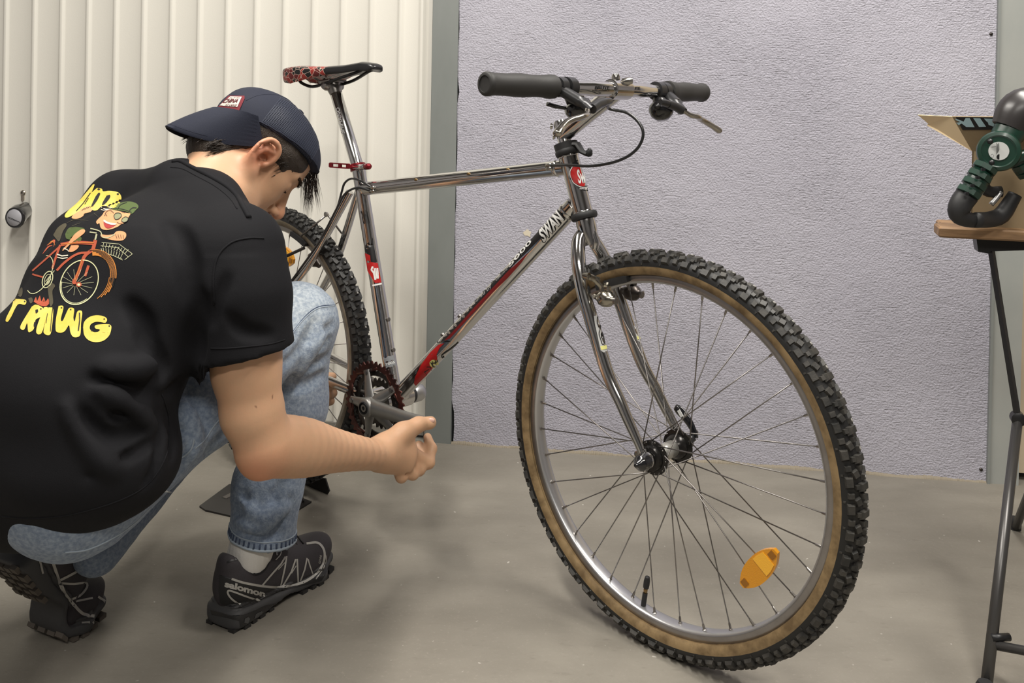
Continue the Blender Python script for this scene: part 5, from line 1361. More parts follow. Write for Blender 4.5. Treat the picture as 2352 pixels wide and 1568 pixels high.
hair = mkfast('hair', Vh, Fh, mat('short_hair', (0.03, 0.02, 0.013), 0.5, bump=(700, 0.9, 0.002, 3)), man, geo=True)
htree = bvh(hair); it = []
cf_ = Hd(0.092, 0.070, 0); en_ = HR.cross(cf_ - Hd(-0.105, 0.012, 0)).normalized()
if en_.dot(HU) < 0: en_ = -en_
for k in range(5200):
    f_, u_, r_ = rnd.uniform(-.115, .07), rnd.uniform(-.06, .06), rnd.choice((1, 1, -1)) * .12
    if rnd.random() < .35: d0 = Vector((0, 0, 0)) ; q = Hd(-.16, u_, rnd.uniform(-.09, .09))
    else: q = Hd(f_, u_, r_)
    h = htree.find_nearest(q)
    if h[0] is None: continue
    l = h[0] - H0; lf, lu, lr = l.dot(HF), l.dot(HU), l.dot(HR)
    if lu > .06 or (h[0] - cf_).dot(en_) > -0.016: continue
    back = lf < -.03
    d = (-HU * 1.0 - HF * (.7 if lf > -.07 else .0) + h[1] * .35 + HR * rnd.uniform(-.2, .2))
    it.append((h[0] - h[1] * .001, d, rnd.uniform(.008, .019) * (1 if back else .75), -HU * .15 + h[1] * -.1))
tag(hairs('hair_strands', hairm, it, parent=hair), kind='stuff')
# fringe pushed out at the front of the cap
it = []
for k in range(130):
    q = Hd(0.086 + rnd.uniform(0, .008), 0.070 + rnd.uniform(-.012, .008), rnd.uniform(-.045, .02))
    it.append((q, HF * .75 - HU * rnd.uniform(.3, .9) + HR * rnd.uniform(-.15, .2), rnd.uniform(.03, .062), Vector((0, 0, -.35))))
tag(hairs('fringe', hairm, it, parent=hair, r=0.0005), kind='stuff')

# --- cap, worn backwards: crown, mesh panels, brim over the nape, patch
navy = mat('navy_cotton', (0.0062, 0.0092, 0.024), 0.8, bump=(900, 0.5, 0.0006, 2))
cs_ = SDF()
cs_.ell(Hd(-0.008, 0.046, 0), (0.1040, 0.0800, 0.0785), HA, k=0.01)
cs_.ell(Hd(0.030, 0.040, 0), (0.070, 0.060, 0.066), HA, k=0.03)
# cut everything below the sweatband plane: from the nape up to the forehead
pn = (HU * 0.93 - HF * -0.18).normalized()
cf = Hd(0.092, 0.070, 0); cbk = Hd(-0.105, 0.012, 0)
edge_n = HR.cross(cf - cbk).normalized(); 
if edge_n.dot(HU) < 0: edge_n = -edge_n
en = NV(edge_n); e0_ = NV(cf)
cs_.p.append((lambda p: (p - e0_) @ en - 0.016 * (((p - NV(H0)) @ NV(HR)) / .08) ** 2, NV(H0), 1.0, 0.004, '-'))
cs_.ell(Hd(-0.010, 0.058, 0), (0.109, 0.091, 0.083), HA, k=0.002, op='-') if False else None
Vc, Fc = cs_.mesh(0.0032, post=lambda p, d: d + 0.0009 * wob(p, 90, 5))
cap = mkfast('cap', Vc, Fc, navy, man, geo=True)
tag(cap, 'navy cap worn backwards with mesh sides'); ctree = bvh(cap)
def capcurve(fn, n=40, rad=0.0016, name='cap_seam', mt_=navy, off=0.0):
    pts = []
    for i in range(n + 1):
        q = fn(i / n); h = ctree.find_nearest(q); pts.append(h[0] + h[1] * off)
    return MB().tube(pts, rad * .6, 6).build(name, mt_, cap, world=True)
# sweatband edge piping
pts = []
for i in range(72):
    t = 2 * PI * i / 72; q = H0 + HF * (0.13 * math.cos(t)) + HR * (0.1 * math.sin(t)); q = q + edge_n * ((cf - q).dot(edge_n) + 0.001 + 0.016 * math.sin(t) ** 2); h = ctree.find_nearest(q); pts.append(h[0])
pts.append(pts[0]); pts.append(pts[1])
MB().tube(pts, 0.0015, 6).build('cap_edge', navy, cap, world=True)
for a in (-.62, .62, 0):
    capcurve(lambda t: Hd(-0.01 + .14 * math.cos(PI * (.0 + t)) * math.cos(a), 0.06 + .13 * math.sin(PI * t) - .0, .14 * math.cos(PI * t) * math.sin(a)), rad=0.0009)
MB().lathe([(0.006, 0), (0.0055, 0.003), (0.0, 0.004)], ctree.find_nearest(Hd(-.01, .2, 0))[0], HU, 14).build('cap_button', navy, cap, world=True)
# mesh panels: fine net of grey-blue threads lying on the crown's front-facing sides
meshm = mat('cap_mesh_thread', (0.03, 0.038, 0.065), 0.5)
cK = crop(350, 180, 3.92)
net = []
quad = [np.array(q, float) for q in cK([(1010, 470), (1440, 760), (1500, 560), (1180, 150)])]
quad2 = [np.array(q, float) for q in cK([(960, 410), (1425, 770), (1515, 600), (1170, 140)])]
def bil(Q, u, v): return (Q[0] * (1 - u) + Q[1] * u) * (1 - v) + (Q[3] * (1 - u) + Q[2] * u) * v + np.array([15.0, -15.0]) * v * math.sin(PI * u)
for k in range(30):
    u = (k + .5) / 30; net.append(stroke2([tuple(bil(quad2, u, v)) for v in np.linspace(.04, .97, 12)], 0.9))
for k in range(26):
    v = (k + .5) / 26; net.append(stroke2([tuple(bil(quad2, u, v)) for u in np.linspace(.02, .98, 12)], 0.7))
decal('mesh_panel', ctree, merge2(net), meshm, cap, off=0.0008, step=14)
# brim
bc = Hd(-0.088, 0.030, 0)
bd = (-HF * 0.80 - HU * 0.12 + HR * 0.0).normalized()
bd = (P(392, 283, 1.50) - Hd(-0.105, 0.012, 0)).normalized()
rings_t = []; nB = 17; nr = 9
rows = []
side = HR; upb = side.cross(bd).normalized()
if upb.dot(HU) < 0: upb = -upb
for i in range(nB):
    s_ = -1 + 2 * i / (nB - 1); yy = s_ * 0.080
    root = Hd(-0.012 - 0.093 * math.sqrt(max(0, 1 - (s_ * .93) ** 2)), 0, yy); root = root + edge_n * ((cf - root).dot(edge_n) + 0.003 + 0.016 * s_ * s_)
    L_ = 0.078 * (1 - abs(s_) ** 3.4) ** 0.65 + 0.004
    row = []
    for j in range(nr):
        t = j / (nr - 1)
        row.append(root + bd * (L_ * t) + side * (-s_ * 0.004 * t) - upb * (0.040 * s_ * s_ * t + 0.010 * t * t) + upb * 0.004)
    rows.append(row)
mb = MB(); V = []; F = []
for off in (0, -0.0035):
    for r_ in rows:
        for q in r_: V.append(q + upb * off)
n1 = nB * nr
for i in range(nB - 1):
    for j in range(nr - 1):
        a = i * nr + j; F.append((a, a + 1, a + nr + 1, a + nr)); F.append((n1 + a, n1 + a + nr, n1 + a + nr + 1, n1 + a + 1))
for i in range(nB - 1):
    a = i * nr + nr - 1; F.append((a, a + n1, a + n1 + nr, a + nr))
for j in range(nr - 1):
    for a in (j, (nB - 1) * nr + j): F.append((a, a + 1, a + 1 + n1, a + n1))
mb.add(V, F); brim = mb.build('brim', navy, cap, world=True, sharp=60)
for t in (0.25, 0.5, 0.75, 0.93):
    MB().tube([r_[0].lerp(r_[-1], t) + upb * 0.0006 for r_ in rows[2:-2]], 0.0004, 5).build('brim_stitching', navy, cap, world=True)
# patch
patch_b = cK([(575, 280), (690, 160), (830, 160), (832, 185), (785, 288), (762, 294)])
decal('patch_border', ctree, poly2(patch_b), mat('patch_maroon', (0.16, 0.012, 0.02), 0.8), cap, off=0.0012, step=6)
decal('patch_field', ctree, poly2(cK([(612, 248), (708, 168), (808, 172), (768, 262)])), mat('patch_cream', (0.6, 0.56, 0.5), 0.8), cap, off=0.0020, step=6)
decal('patch_word', ctree, textq('CHINA', cK([(632, 228), (765, 226), (792, 192), (675, 190)]), bold=0.03), mat('patch_print', (0.1, 0.01, 0.015), 0.8), cap, off=0.0026, step=4)
decal('patch_print', ctree, merge2([textq('AT LARGE', cK([(660, 252), (758, 258), (770, 240), (672, 236)]), bold=0.01), textq('ALL MY MEN', cK([(700, 186), (785, 188), (795, 177), (712, 176)]), bold=0.0)]), mat('patch_print', (0.1, 0.01, 0.015), 0.8), cap, off=0.0026, step=4)
# ================================================================== CLOTHES AND SHOES
# --- jeans
denim = mat('faded_denim', (0.145, 0.19, 0.27), 0.85, attr='tint', var=(170, (0.30, 0.36, 0.44), 0.75), bump=(420, 0.55, 0.0012, 3), sheen=0.1)
j = SDF(); sdv = (0.7, -0.7, 0.1)
hR = P(170, 1118, 1.25); kR = P(682, 738, 1.605)
j.slab(hR, hR.lerp(kR, .5), (0.098, 0.098), (0.086, 0.080), sdv, k=0.03)
j.slab(hR.lerp(kR, .5), kR, (0.086, 0.080), (0.064, 0.064), sdv, k=0.03)
j.ball(kR, 0.066, 0.03)
anR2 = P(604, 1225, 1.60)
j.slab(kR + Vector((.003, 0, -.01)), P(668, 930, 1.61), (0.062, 0.064), (0.058, 0.066), (1, -.3, 0), k=0.02)
j.slab(P(668, 930, 1.61), P(616, 1110, 1.585), (0.058, 0.066), (0.057, 0.064), (1, -.3, 0), k=0.03)
j.slab(P(616, 1110, 1.585), P(596, 1290, 1.560), (0.057, 0.064), (0.0560, 0.0620), (1, -.3, 0), k=0.02)
j.slab(P(596, 1268, 1.560), P(596, 1330, 1.560), (0.0455, 0.0515), (0.0455, 0.0515), (1, -.3, 0), k=0.003, op='-')
j.slab(P(-110, 1052, 1.36), P(30, 1050, 1.33), (0.113, 0.115), (0.11, 0.115), (0, 0, 1), k=0.03)
j.slab(P(30, 1054, 1.33), P(175, 1054, 1.27), (0.11, 0.115), (0.105, 0.11), (0, 0, 1), k=0.03)
j.chain([P(40, 1080, 1.40), P(450, 950, 1.75)], [0.10, 0.075], 0.03)
j.chain([P(450, 955, 1.74), P(222, 1272, 1.47)], [0.06, 0.036], 0.03)
Vj0, Fj0 = j.mesh(0.009)
t0 = BVHTree.FromPolygons([Vector(v) for v in Vj0], [tuple(int(i) for i in f) for f in Fj0])
def crease(sdf, tree, pts, r=0.004, k=0.02, depth=0.0, op='-'):
    q = []
    for x, y in [tuple(p) for p in spline(pts, 3)]:
        d = ray(x, y).normalized(); h = tree.ray_cast(CAM, d)
        if h[0] is not None: q.append(h[0] - d * (-depth) )
    if len(q) > 1: r = r * 0.4; sdf.chain(q, [r * (0.35 + .65 * math.sin(PI * (i + .5) / len(q))) for i in range(len(q))], k, op)
for pts in ([(765, 745), (720, 790), (700, 850)], [(755, 780), (715, 820), (690, 870), (655, 895)], [(750, 820), (700, 850), (655, 880)], [(640, 850), (690, 800), (722, 740)],
            [(640, 905), (660, 870), (700, 850)], [(745, 860), (710, 880), (680, 890)],
            [(560, 1140), (575, 1175), (620, 1195)], [(650, 1105), (630, 1150), (640, 1180)], [(545, 1185), (580, 1225), (640, 1225)], [(665, 1150), (640, 1200), (628, 1235)],
            [(415, 915), (440, 960), (445, 1010)], [(430, 900), (460, 950), (480, 990)], [(470, 1060), (490, 1020), (520, 990)], [(405, 1090), (430, 1050), (440, 1020)], [(400, 1000), (420, 985)]):
    crease(j, t0, pts, r=0.0045, k=0.016)
for pts in ([(740, 770), (705, 820), (680, 860)], [(655, 1165), (600, 1210), (550, 1200)], [(560, 1155), (600, 1185), (650, 1170)], [(425, 930), (450, 1000), (440, 1050)]):
    crease(j, t0, pts, r=0.004, k=0.02, depth=0.0, op='+')
def jpost(p, d):
    d = d + 0.0016 * wob(p, 45, 1) + 0.0008 * wob(p, 120, 2)
    m_ = (p[:, 0] > -0.56) & (p[:, 1] > 1.45) & (p[:, 2] < .25)
    return np.where(m_, np.maximum(d, 0.124 - p[:, 2] - 0.20 * (p[:, 0] + 0.45) - 0.10 * (p[:, 1] - 1.55)), d)
Vj, Fj = j.mesh(0.0042, post=jpost)
tj = np.ones((len(Vj), 3))
def painj(c, r, col, amt): 
    global tj
    m_ = (np.exp(-((Vj - NV(c)) ** 2).sum(1) / (r * r)) * amt)[:, None]; tj = tj * (1 - m_) + np.array(col) * m_
painj(P(690, 690, 1.55), 0.075, (2.1, 1.9, 1.6), 0.95)
painj(P(700, 860, 1.55), 0.06, (1.35, 1.3, 1.2), 0.7)
painj(P(430, 990, 1.33), 0.035, (1.7, 1.7, 1.7), 0.7)
painj(P(590, 1160, 1.55), 0.05, (0.72, 0.75, 0.82), 0.6)
jeans = mkfast('jeans', Vj, Fj, denim, man, cols=tj, geo=True)
jtree = bvh(jeans)
seam_m = mat('denim_seam', (0.4, 0.46, 0.52), 0.85); seam_d = mat('denim_dark_seam', (0.05, 0.07, 0.12), 0.9)
def seam(name, pts, w_=2.6, mt_=None, thick=0.0012):
    q = []
    for x, y in [tuple(p) for p in spline(pts, 5)]:
        h = jtree.ray_cast(CAM, ray(x, y).normalized())
        if h[0] is not None: q.append(h[0])
    if len(q) > 2: MB().tube(q, thick, 6, flat=1).build(name, mt_ or denim_s, jeans, world=True)
denim_s = mat('denim_fold_edge', (0.34, 0.4, 0.47), 0.85)
seam('seam', [(769, 702), (730, 708), (700, 730), (672, 765), (660, 790)])
seam('seam', [(770, 700), (732, 704), (702, 725), (670, 765)], mt_=seam_d, thick=0.0008)
seam('pocket_edge', [(358, 1134), (380, 1128), (400, 1132), (414, 1126)], mt_=mat('pocket_edge_white', (0.6, 0.62, 0.62), 0.8), thick=0.0014)
seam('pocket_edge', [(405, 1056), (425, 1045), (440, 1030), (446, 1008)], thick=0.0016)
seam('outseam', [(448, 1030), (470, 1010), (490, 980), (505, 962)], thick=0.0013)
seam('seam', [(150, 1268), (200, 1262), (260, 1235), (310, 1200), (345, 1165)], thick=0.0013)
# turned hem with its stitches
def hempt(a, dz):
    cx_, cy_ = -0.443, 1.562
    for g in range(12):
        x = cx_ + 0.055 * math.cos(a); y = cy_ + 0.062 * math.sin(a); z = 0.124 - 0.20 * (x + 0.45) - 0.10 * (y - 1.55) + dz + 0.0015 * g
        o = Vector((cx_ + 0.14 * math.cos(a), cy_ + 0.14 * math.sin(a), z)); h = jtree.ray_cast(o, (Vector((cx_, cy_, z)) - o).normalized(), 0.13)
        if h[0] is not None: return h[0] + h[1] * 0.0004
    return Vector((x, y, z))
for dz, th, nm, mt_ in ((0.003, 0.0024, 'hem', denim_s), (0.016, 0.0011, 'hem_stitching', denim_s)):
    MB().tube([hempt(2 * PI * i / 60, dz) for i in range(61)], th, 6).build(nm, mt_, jeans, world=True)
mb = MB()
for i in range(44):
    a = 2 * PI * i / 44; mb.tube([hempt(a, 0.005), hempt(a + .02, 0.0135)], 0.0017, 5)
tag(mb.build('hem_pleats', seam_d, jeans, world=True), kind='stuff')

# --- T-shirt
shirtm = mat('black_cotton', (0.0055, 0.0055, 0.0072), 0.85, bump=(700, 0.35, 0.0006, 3), spec=0.25)
t = SDF(); sv = (0.7, -0.7, 0.0)
n0 = P(398, 487, 1.48); n1 = P(322, 650, 1.385); n2 = P(150, 900, 1.30); n3 = P(135, 1036, 1.285)
t.slab(n0, n1, (0.14, 0.062), (0.188, 0.115), sv, k=0.04)
t.slab(n1, n2, (0.188, 0.118), (0.178, 0.125), sv, k=0.05)
t.slab(n2, n3, (0.178, 0.125), (0.168, 0.118), sv, k=0.05)
t.ell(P(215, 1055, 1.24), (0.118, 0.10, 0.080), k=0.04)
t.ell(P(55, 1094, 1.30), (0.15, 0.12, 0.080), k=0.05)
t.chain([P(410, 426, 1.49), P(298, 466, 1.56)], [0.041, 0.052], 0.03)
t.chain([P(418, 432, 1.48), P(480, 495, 1.40), P(548, 565, 1.33)], [0.040, 0.047, 0.058], 0.03)
t.chain([P(300, 478, 1.55), P(330, 640, 1.68)], [0.055, 0.065], 0.03)
t.chain([P(258, 478, 1.555), P(196, 560, 1.475), P(165, 640, 1.42)], [0.047, 0.048, 0.055], 0.04)
shp = [P(540, 590, 1.315), P(558, 680, 1.302), P(568, 820, 1.298), P(572, 870, 1.298)]
t.chain(shp, [0.068, 0.063, 0.0600, 0.0595], 0.035)
zh = NV(P(570, 812, 1.298)); hn = NV((P(570, 812, 1.2) - P(560, 712, 1.2)).normalized()); hn = hn + NV((0.10, 0.0, 0)) * 1.0; hn /= np.linalg.norm(hn)
t.chain([P(570, 800, 1.298), P(574, 900, 1.298)], [0.0520, 0.0550], 0.003, '-')
xlim = P(478, 820, 1.25).x
def spost(p, d, fold=True):
    ab_ = NV(shp[3]) - NV(shp[1]); v_ = p - NV(shp[1]); tt_ = (v_ @ ab_) / (ab_ @ ab_); rr_ = np.linalg.norm(v_ - tt_[:, None] * ab_, axis=1); m_ = (tt_ > 0.25) & (((rr_ < 0.0665)) | ((rr_ < 0.095) & (p[:, 0] > xlim - .004)))
    d = np.where(m_, np.maximum(d, (p - zh) @ hn), d)
    # neck opening
    if fold:
        low = sm(-p[:, 2], -0.62, -0.35); m2 = np.where((p[:, 0] > -0.43) & (p[:, 2] < .66), 0.25, 1.0)
        d = d + m2 * ((0.0022 + 0.003 * low) * wob(p, 17, 11) + 0.0016 * wob(p, 42, 12))
    return d
Vt0, Ft0 = t.mesh(0.010, post=lambda p, d: spost(p, d, False))
t1 = BVHTree.FromPolygons([Vector(v) for v in Vt0], [tuple(int(i) for i in f) for f in Ft0])
for pts, r_, k_ in (([(388, 512), (412, 545), (428, 600), (436, 660), (462, 730)], 0.008, 0.022), ([(462, 690), (450, 760), (455, 820)], 0.009, 0.022), ([(378, 850), (330, 905), (275, 945), (310, 960)], 0.007, 0.018),
                    ([(215, 868), (270, 868), (320, 895), (365, 915)], 0.007, 0.018), ([(205, 1092), (260, 1065), (310, 1040), (342, 1018)], 0.007, 0.016), ([(180, 950), (210, 985), (250, 1005), (290, 998), (325, 985)], 0.006, 0.018),
                    ([(362, 935), (365, 1000), (352, 1070), (330, 1115)], 0.005, 0.016), ([(382, 940), (398, 1000), (392, 1050)], 0.004, 0.02), ([(340, 770), (362, 815), (378, 845)], 0.006, 0.018),
                    ([(520, 640), (500, 690), (490, 740)], 0.004, 0.016), ([(530, 730), (560, 760), (620, 770)], 0.004, 0.016), ([(470, 880), (420, 880), (385, 905)], 0.006, 0.016), ([(300, 700), (330, 740), (335, 790)], 0.005, 0.022)):
    crease(t, t1, pts, r_, k_)
for pts, r_, k_ in (([(150, 930), (175, 985), (215, 1040), (260, 1080)], 0.003, 0.02), ([(230, 900), (300, 935), (350, 975)], 0.003, 0.02), ([(345, 840), (300, 850), (240, 845)], 0.003, 0.02)):
    crease(t, t1, pts, r_, k_, op='+')
Vt, Ft = t.mesh(0.0048, post=spost)
shirt = mkfast('tshirt', Vt, Ft, shirtm, man, geo=True)
ttree = bvh(shirt)
def onshirt(pts, tree=None, n=6):
    q = []
    for x, y in [tuple(p) for p in spline(pts, n)]:
        h = (tree or ttree).ray_cast(CAM, ray(x, y).normalized())
        if h[0] is not None: q.append(h[0])
    return q
def shirtline(name, pts, r, tree=None, mt_=None):
    q = onshirt(pts, tree)
    return MB().tube(q, r, 8).build(name, mt_ or shirtm, shirt, world=True) if len(q) > 2 else None
bothtree = bvh(shirt, body)
shirtline('collar', [(396, 371), (415, 371), (440, 384), (480, 404), (520, 428), (545, 452), (560, 478), (572, 500)], 0.0042, bothtree)
shirtline('collar_seam', [(392, 384), (420, 388), (455, 406), (495, 428), (528, 455), (545, 480)], 0.0012)
shirtline('sleeve_seam', [(606, 547), (570, 547), (530, 558), (500, 590), (490, 640), (492, 700)], 0.0016)
shirtline('sleeve_hem', [(484, 800), (520, 800), (570, 796), (620, 790), (655, 780)], 0.0011)
shirtline('bottom_hem', [(372, 905), (388, 960), (386, 1030), (362, 1085), (322, 1125), (250, 1158), (150, 1184), (60, 1190), (5, 1186)], 0.0011)

# --- print on the back
c1 = crop(0, 360, 3.1357)
yel = mat('print_yellow', (0.62, 0.47, 0.06), 0.7, var=(26, (0.72, 0.62, 0.16), 0.8)); yel2 = mat('print_pale_yellow', (0.62, 0.62, 0.36), 0.7)
grn = mat('print_olive', (0.065, 0.1, 0.022), 0.7); flesh = mat('print_flesh', (0.62, 0.3, 0.14), 0.7); oran = mat('print_orange', (0.55, 0.2, 0.03), 0.7); redp = mat('print_red', (0.42, 0.08, 0.035), 0.7)
line = mat('print_line', (0.42, 0.42, 0.26), 0.7); dk = mat('print_black', (0.008, 0.008, 0.009), 0.8); wht = mat('print_white', (0.66, 0.62, 0.5), 0.7); redm = mat('print_mouth', (0.35, 0.03, 0.03), 0.7); ash = mat('print_smoke', (0.07, 0.06, 0.035), 0.7)
def pr(name, shapes, mt_, off=0.0007, step=7): return decal(name, ttree, merge2(shapes), mt_, shirt, off=off, step=step, maxd=0.06)
SP = lambda pts, n=5: [tuple(q) for q in spline(list(pts) + [pts[0]], n)][:-1]
PG = lambda pts, n=4: poly2(c1(SP(pts, n)))
ST2 = lambda pts, w_, **k: stroke2(c1(pts), w_ / 3.1357, **k)
# lower word
pr('print_letter', [PG([(95, 1022), (180, 1030), (192, 1050), (178, 1068), (130, 1066), (85, 1150), (60, 1188), (44, 1184), (50, 1155), (92, 1068)])], yel)
pr('print_letter', [PG([(232, 1080), (262, 1066), (305, 1085), (318, 1110), (300, 1150), (262, 1172), (255, 1195), (246, 1240), (222, 1262), (205, 1258), (198, 1200), (178, 1244), (158, 1246), (148, 1226), (170, 1180)])], yel)
pr('print_letter', [PG([(318, 1086), (342, 1084), (350, 1105), (330, 1180), (306, 1262), (284, 1280), (264, 1268), (268, 1225), (295, 1150)])], yel)
pr('print_letter', [PG([(352, 1086), (382, 1090), (385, 1130), (378, 1210), (366, 1276), (342, 1286), (318, 1270), (318, 1240), (338, 1150)])], yel)
pr('print_letter', [PG([(424, 1076), (452, 1074), (458, 1095), (440, 1170), (455, 1180), (492, 1100), (515, 1088), (536, 1100), (530, 1160), (540, 1185), (556, 1120), (580, 1108), (594, 1125), (585, 1200), (580, 1280), (556, 1300), (526, 1296), (508, 1265), (498, 1215), (470, 1255), (440, 1268), (410, 1262), (402, 1240), (405, 1170)])], yel)
pr('print_letter', [PG([(600, 1230), (608, 1190), (645, 1155), (700, 1142), (752, 1152), (772, 1172), (760, 1196), (728, 1192), (690, 1190), (655, 1208), (648, 1240), (672, 1262), (705, 1262), (720, 1246), (690, 1238), (684, 1220), (705, 1210), (770, 1206), (800, 1216), (800, 1250), (785, 1290), (745, 1325), (690, 1336), (640, 1322), (608, 1285)])], yel)
pr('print_letter_hole', [PG([(258, 1105), (275, 1102), (278, 1118), (262, 1130)]), PG([(250, 1190), (262, 1205), (258, 1232), (246, 1222)]), ST2([(575, 1125), (576, 1180), (566, 1255)], 8), ST2([(385, 1080), (372, 1180), (366, 1260)], 5), ST2([(345, 1130), (335, 1200)], 4)] + [poly2(ell2(*c1([q])[0], 1.8, 1.5)) for q in ((182, 1044), (298, 1098), (446, 1090), (512, 1102), (752, 1170), (788, 1220), (662, 1252))], dk, off=0.0012)
# upper word
pr('print_letter', [PG([(672, 200), (682, 208), (640, 300), (580, 380), (520, 425), (480, 440), (468, 425), (492, 390), (560, 330), (620, 262)])], yel)
pr('print_letter', [PG([(700, 226), (735, 232), (745, 250), (790, 246), (850, 256), (876, 288), (868, 330), (838, 362), (800, 372), (740, 355), (702, 385), (672, 388), (640, 360), (600, 372), (560, 400), (548, 392), (590, 330), (650, 270)])], yel)
pr('print_letter_hole', [PG([(690, 290), (712, 262), (724, 270), (700, 320), (668, 360), (660, 352)]), PG([(770, 282), (794, 276), (792, 300), (760, 340), (736, 352), (742, 330)]), ST2([(655, 262), (600, 340), (550, 395)], 6), ST2([(640, 300), (612, 345)], 5), poly2(ell2(*c1([(852, 270)])[0], 2.6, 1.8)), poly2(ell2(*c1([(714, 236)])[0], 3.4, 2))], dk, off=0.0012)
# rider
pr('print_cap', [PG([(800, 382), (830, 350), (880, 330), (940, 325), (985, 340), (998, 365), (975, 390), (950, 412), (905, 395), (850, 388)])], grn)
pr('print_cap_lines', [ST2([(848, 384), (870, 350), (915, 332)], 4, sm=3), ST2([(930, 396), (955, 372), (985, 372)], 6, sm=3), ST2([(810, 378), (880, 380), (950, 404)], 4, sm=3)], dk, off=0.0012)
pr('print_face', [PG([(752, 398), (790, 382), (850, 392), (915, 408), (940, 412), (925, 440), (900, 476), (872, 488), (850, 505), (800, 524), (758, 528), (728, 515), (718, 480), (704, 488), (696, 465), (735, 425)])], flesh)
pr('print_hair', [ST2([(722, 360), (760, 380), (800, 378)], 7, sm=3, taper=True), ST2([(718, 378), (750, 388), (782, 384)], 5, sm=3, taper=True), ST2([(740, 345), (780, 362), (812, 372)], 5, sm=3, taper=True)], wht, off=0.0009)
pr('print_lenses', [PG([(822, 430), (838, 412), (866, 412), (878, 428), (862, 450), (834, 456)], 5), PG([(884, 450), (905, 438), (924, 446), (920, 466), (898, 478), (878, 468)], 5)], mat('print_lens', (0.24, 0.25, 0.14), 0.5), off=0.0012)
pr('print_lens_rims', [stroke2(c1([(822, 430), (838, 412), (866, 412), (878, 428), (862, 450), (834, 456)]), 1.2, closed=True, sm=4), stroke2(c1([(884, 450), (905, 438), (924, 446), (920, 466), (898, 478), (878, 468)]), 1.2, closed=True, sm=4), ST2([(760, 416), (775, 396), (800, 392), (822, 410)], 3, sm=3), ST2([(755, 430), (765, 420), (775, 432)], 3, sm=3), ST2([(845, 476), (862, 486), (880, 482)], 3), ST2([(880, 400), (905, 408)], 5, taper=True)], dk, off=0.0016)
pr('print_mouth', [PG([(752, 458), (790, 478), (838, 486), (820, 506), (786, 518), (762, 510), (750, 485)])], redm, off=0.0012)
pr('print_teeth', [PG([(752, 458), (790, 478), (840, 486), (836, 494), (800, 494), (766, 482), (750, 470)])], wht, off=0.0016)
pr('print_hand', [PG([(560, 395), (590, 370), (640, 350), (672, 348), (678, 368), (650, 400), (610, 410), (598, 430), (560, 448), (520, 445), (525, 425)])], flesh)
pr('print_hand', [PG([(820, 560), (840, 540), (872, 536), (905, 548), (910, 575), (890, 600), (855, 606), (815, 602), (760, 590), (735, 582), (728, 560), (770, 565)])], flesh)
pr('print_hand_lines', [ST2([(590 + 20 * k, 392 - 8 * k), (612 + 18 * k, 372 - 6 * k)], 3) for k in range(4)] + [ST2([(835 + 18 * k, 560 + 2 * k), (845 + 16 * k, 590 + 1 * k)], 3) for k in range(4)], dk, off=0.0012)
pr('print_shorts', [PG([(472, 560), (492, 520), (530, 506), (590, 512), (612, 525), (590, 548), (545, 560), (510, 590), (585, 580), (582, 610), (545, 616), (510, 600), (480, 590)])], grn)
pr('print_leg', [PG([(510, 600), (545, 556), (590, 526), (614, 530), (610, 552), (560, 592), (520, 622), (480, 660), (455, 680), (460, 662), (490, 632)]), PG([(515, 640), (570, 640), (560, 665), (525, 686), (500, 682)])], flesh, off=0.0010)
pr('print_socks', [ST2([(415, 704), (450, 716), (495, 712)], 9), ST2([(418, 726), (455, 734), (492, 728)], 7), ST2([(462, 660), (490, 672), (500, 684)], 6)], wht, off=0.0012)
pr('print_lines', [ST2([(480, 480), (540, 455), (640, 462)], 3, sm=3, taper=True), ST2([(600, 420), (660, 400), (716, 440)], 3, sm=3, taper=True), ST2([(520, 500), (580, 478)], 3, taper=True)], ash)
# bicycle of the print
fr = [[(690, 600), (670, 680)], [(440, 634), (540, 618), (685, 626)], [(436, 636), (400, 740), (380, 806)], [(650, 690), (560, 700), (470, 760), (412, 820)], [(430, 650), (330, 740), (236, 822)], [(236, 846), (290, 862), (312, 866)], [(668, 672), (610, 720), (570, 830), (535, 900)], [(640, 784), (615, 860)]]
pr('print_frame', [ST2(q, w_, sm=3) for q, w_ in zip(fr, (26, 24, 16, 16, 12, 12, 24, 18))], redp)
pr('print_frame_light', [ST2([(450, 632), (560, 622), (680, 622)], 5, sm=3), ST2([(600, 740), (566, 830), (545, 890)], 5, sm=3)], oran, off=0.0012)
def elr(cx_, cy_, rx, ry, rot, a0, a1, w_, n=26): return ST2([(cx_ + rx * math.cos(t) * math.cos(rot) - ry * math.sin(t) * math.sin(rot), cy_ + rx * math.cos(t) * math.sin(rot) + ry * math.sin(t) * math.cos(rot)) for t in np.linspace(a0, a1, n)], w_)
pr('print_tyre', [elr(645, 888, 210, 160, R(-60), R(-30), R(62), 46, 24)], oran)
pr('print_tyre_streaks', [elr(645, 888, 210 - k * 8, 160 - k * 7, R(-60), R(-20 + 8 * k), R(75 - 3 * k), 4, 24) for k in range(-2, 3)], dk, off=0.0012)
pr('print_streaks', [elr(645, 888, 214 - k * 12, 163 - k * 10, R(-60), R(60), R(92 + 9 * k), 7 - k, 14) for k in range(4)], oran)
pr('print_wheel', [elr(573, 905, 168, 128, R(-62), 0, 2 * PI, 7, 50), elr(573, 905, 158, 119, R(-62), R(120), R(250), 4, 26), elr(290, 850, 150, 72, R(-62), R(-20), R(200), 5, 30), elr(345, 885, 62, 34, R(-70), 0, 2 * PI, 6, 30), elr(345, 885, 40, 20, R(-70), 0, 2 * PI, 4, 24)], yel2)
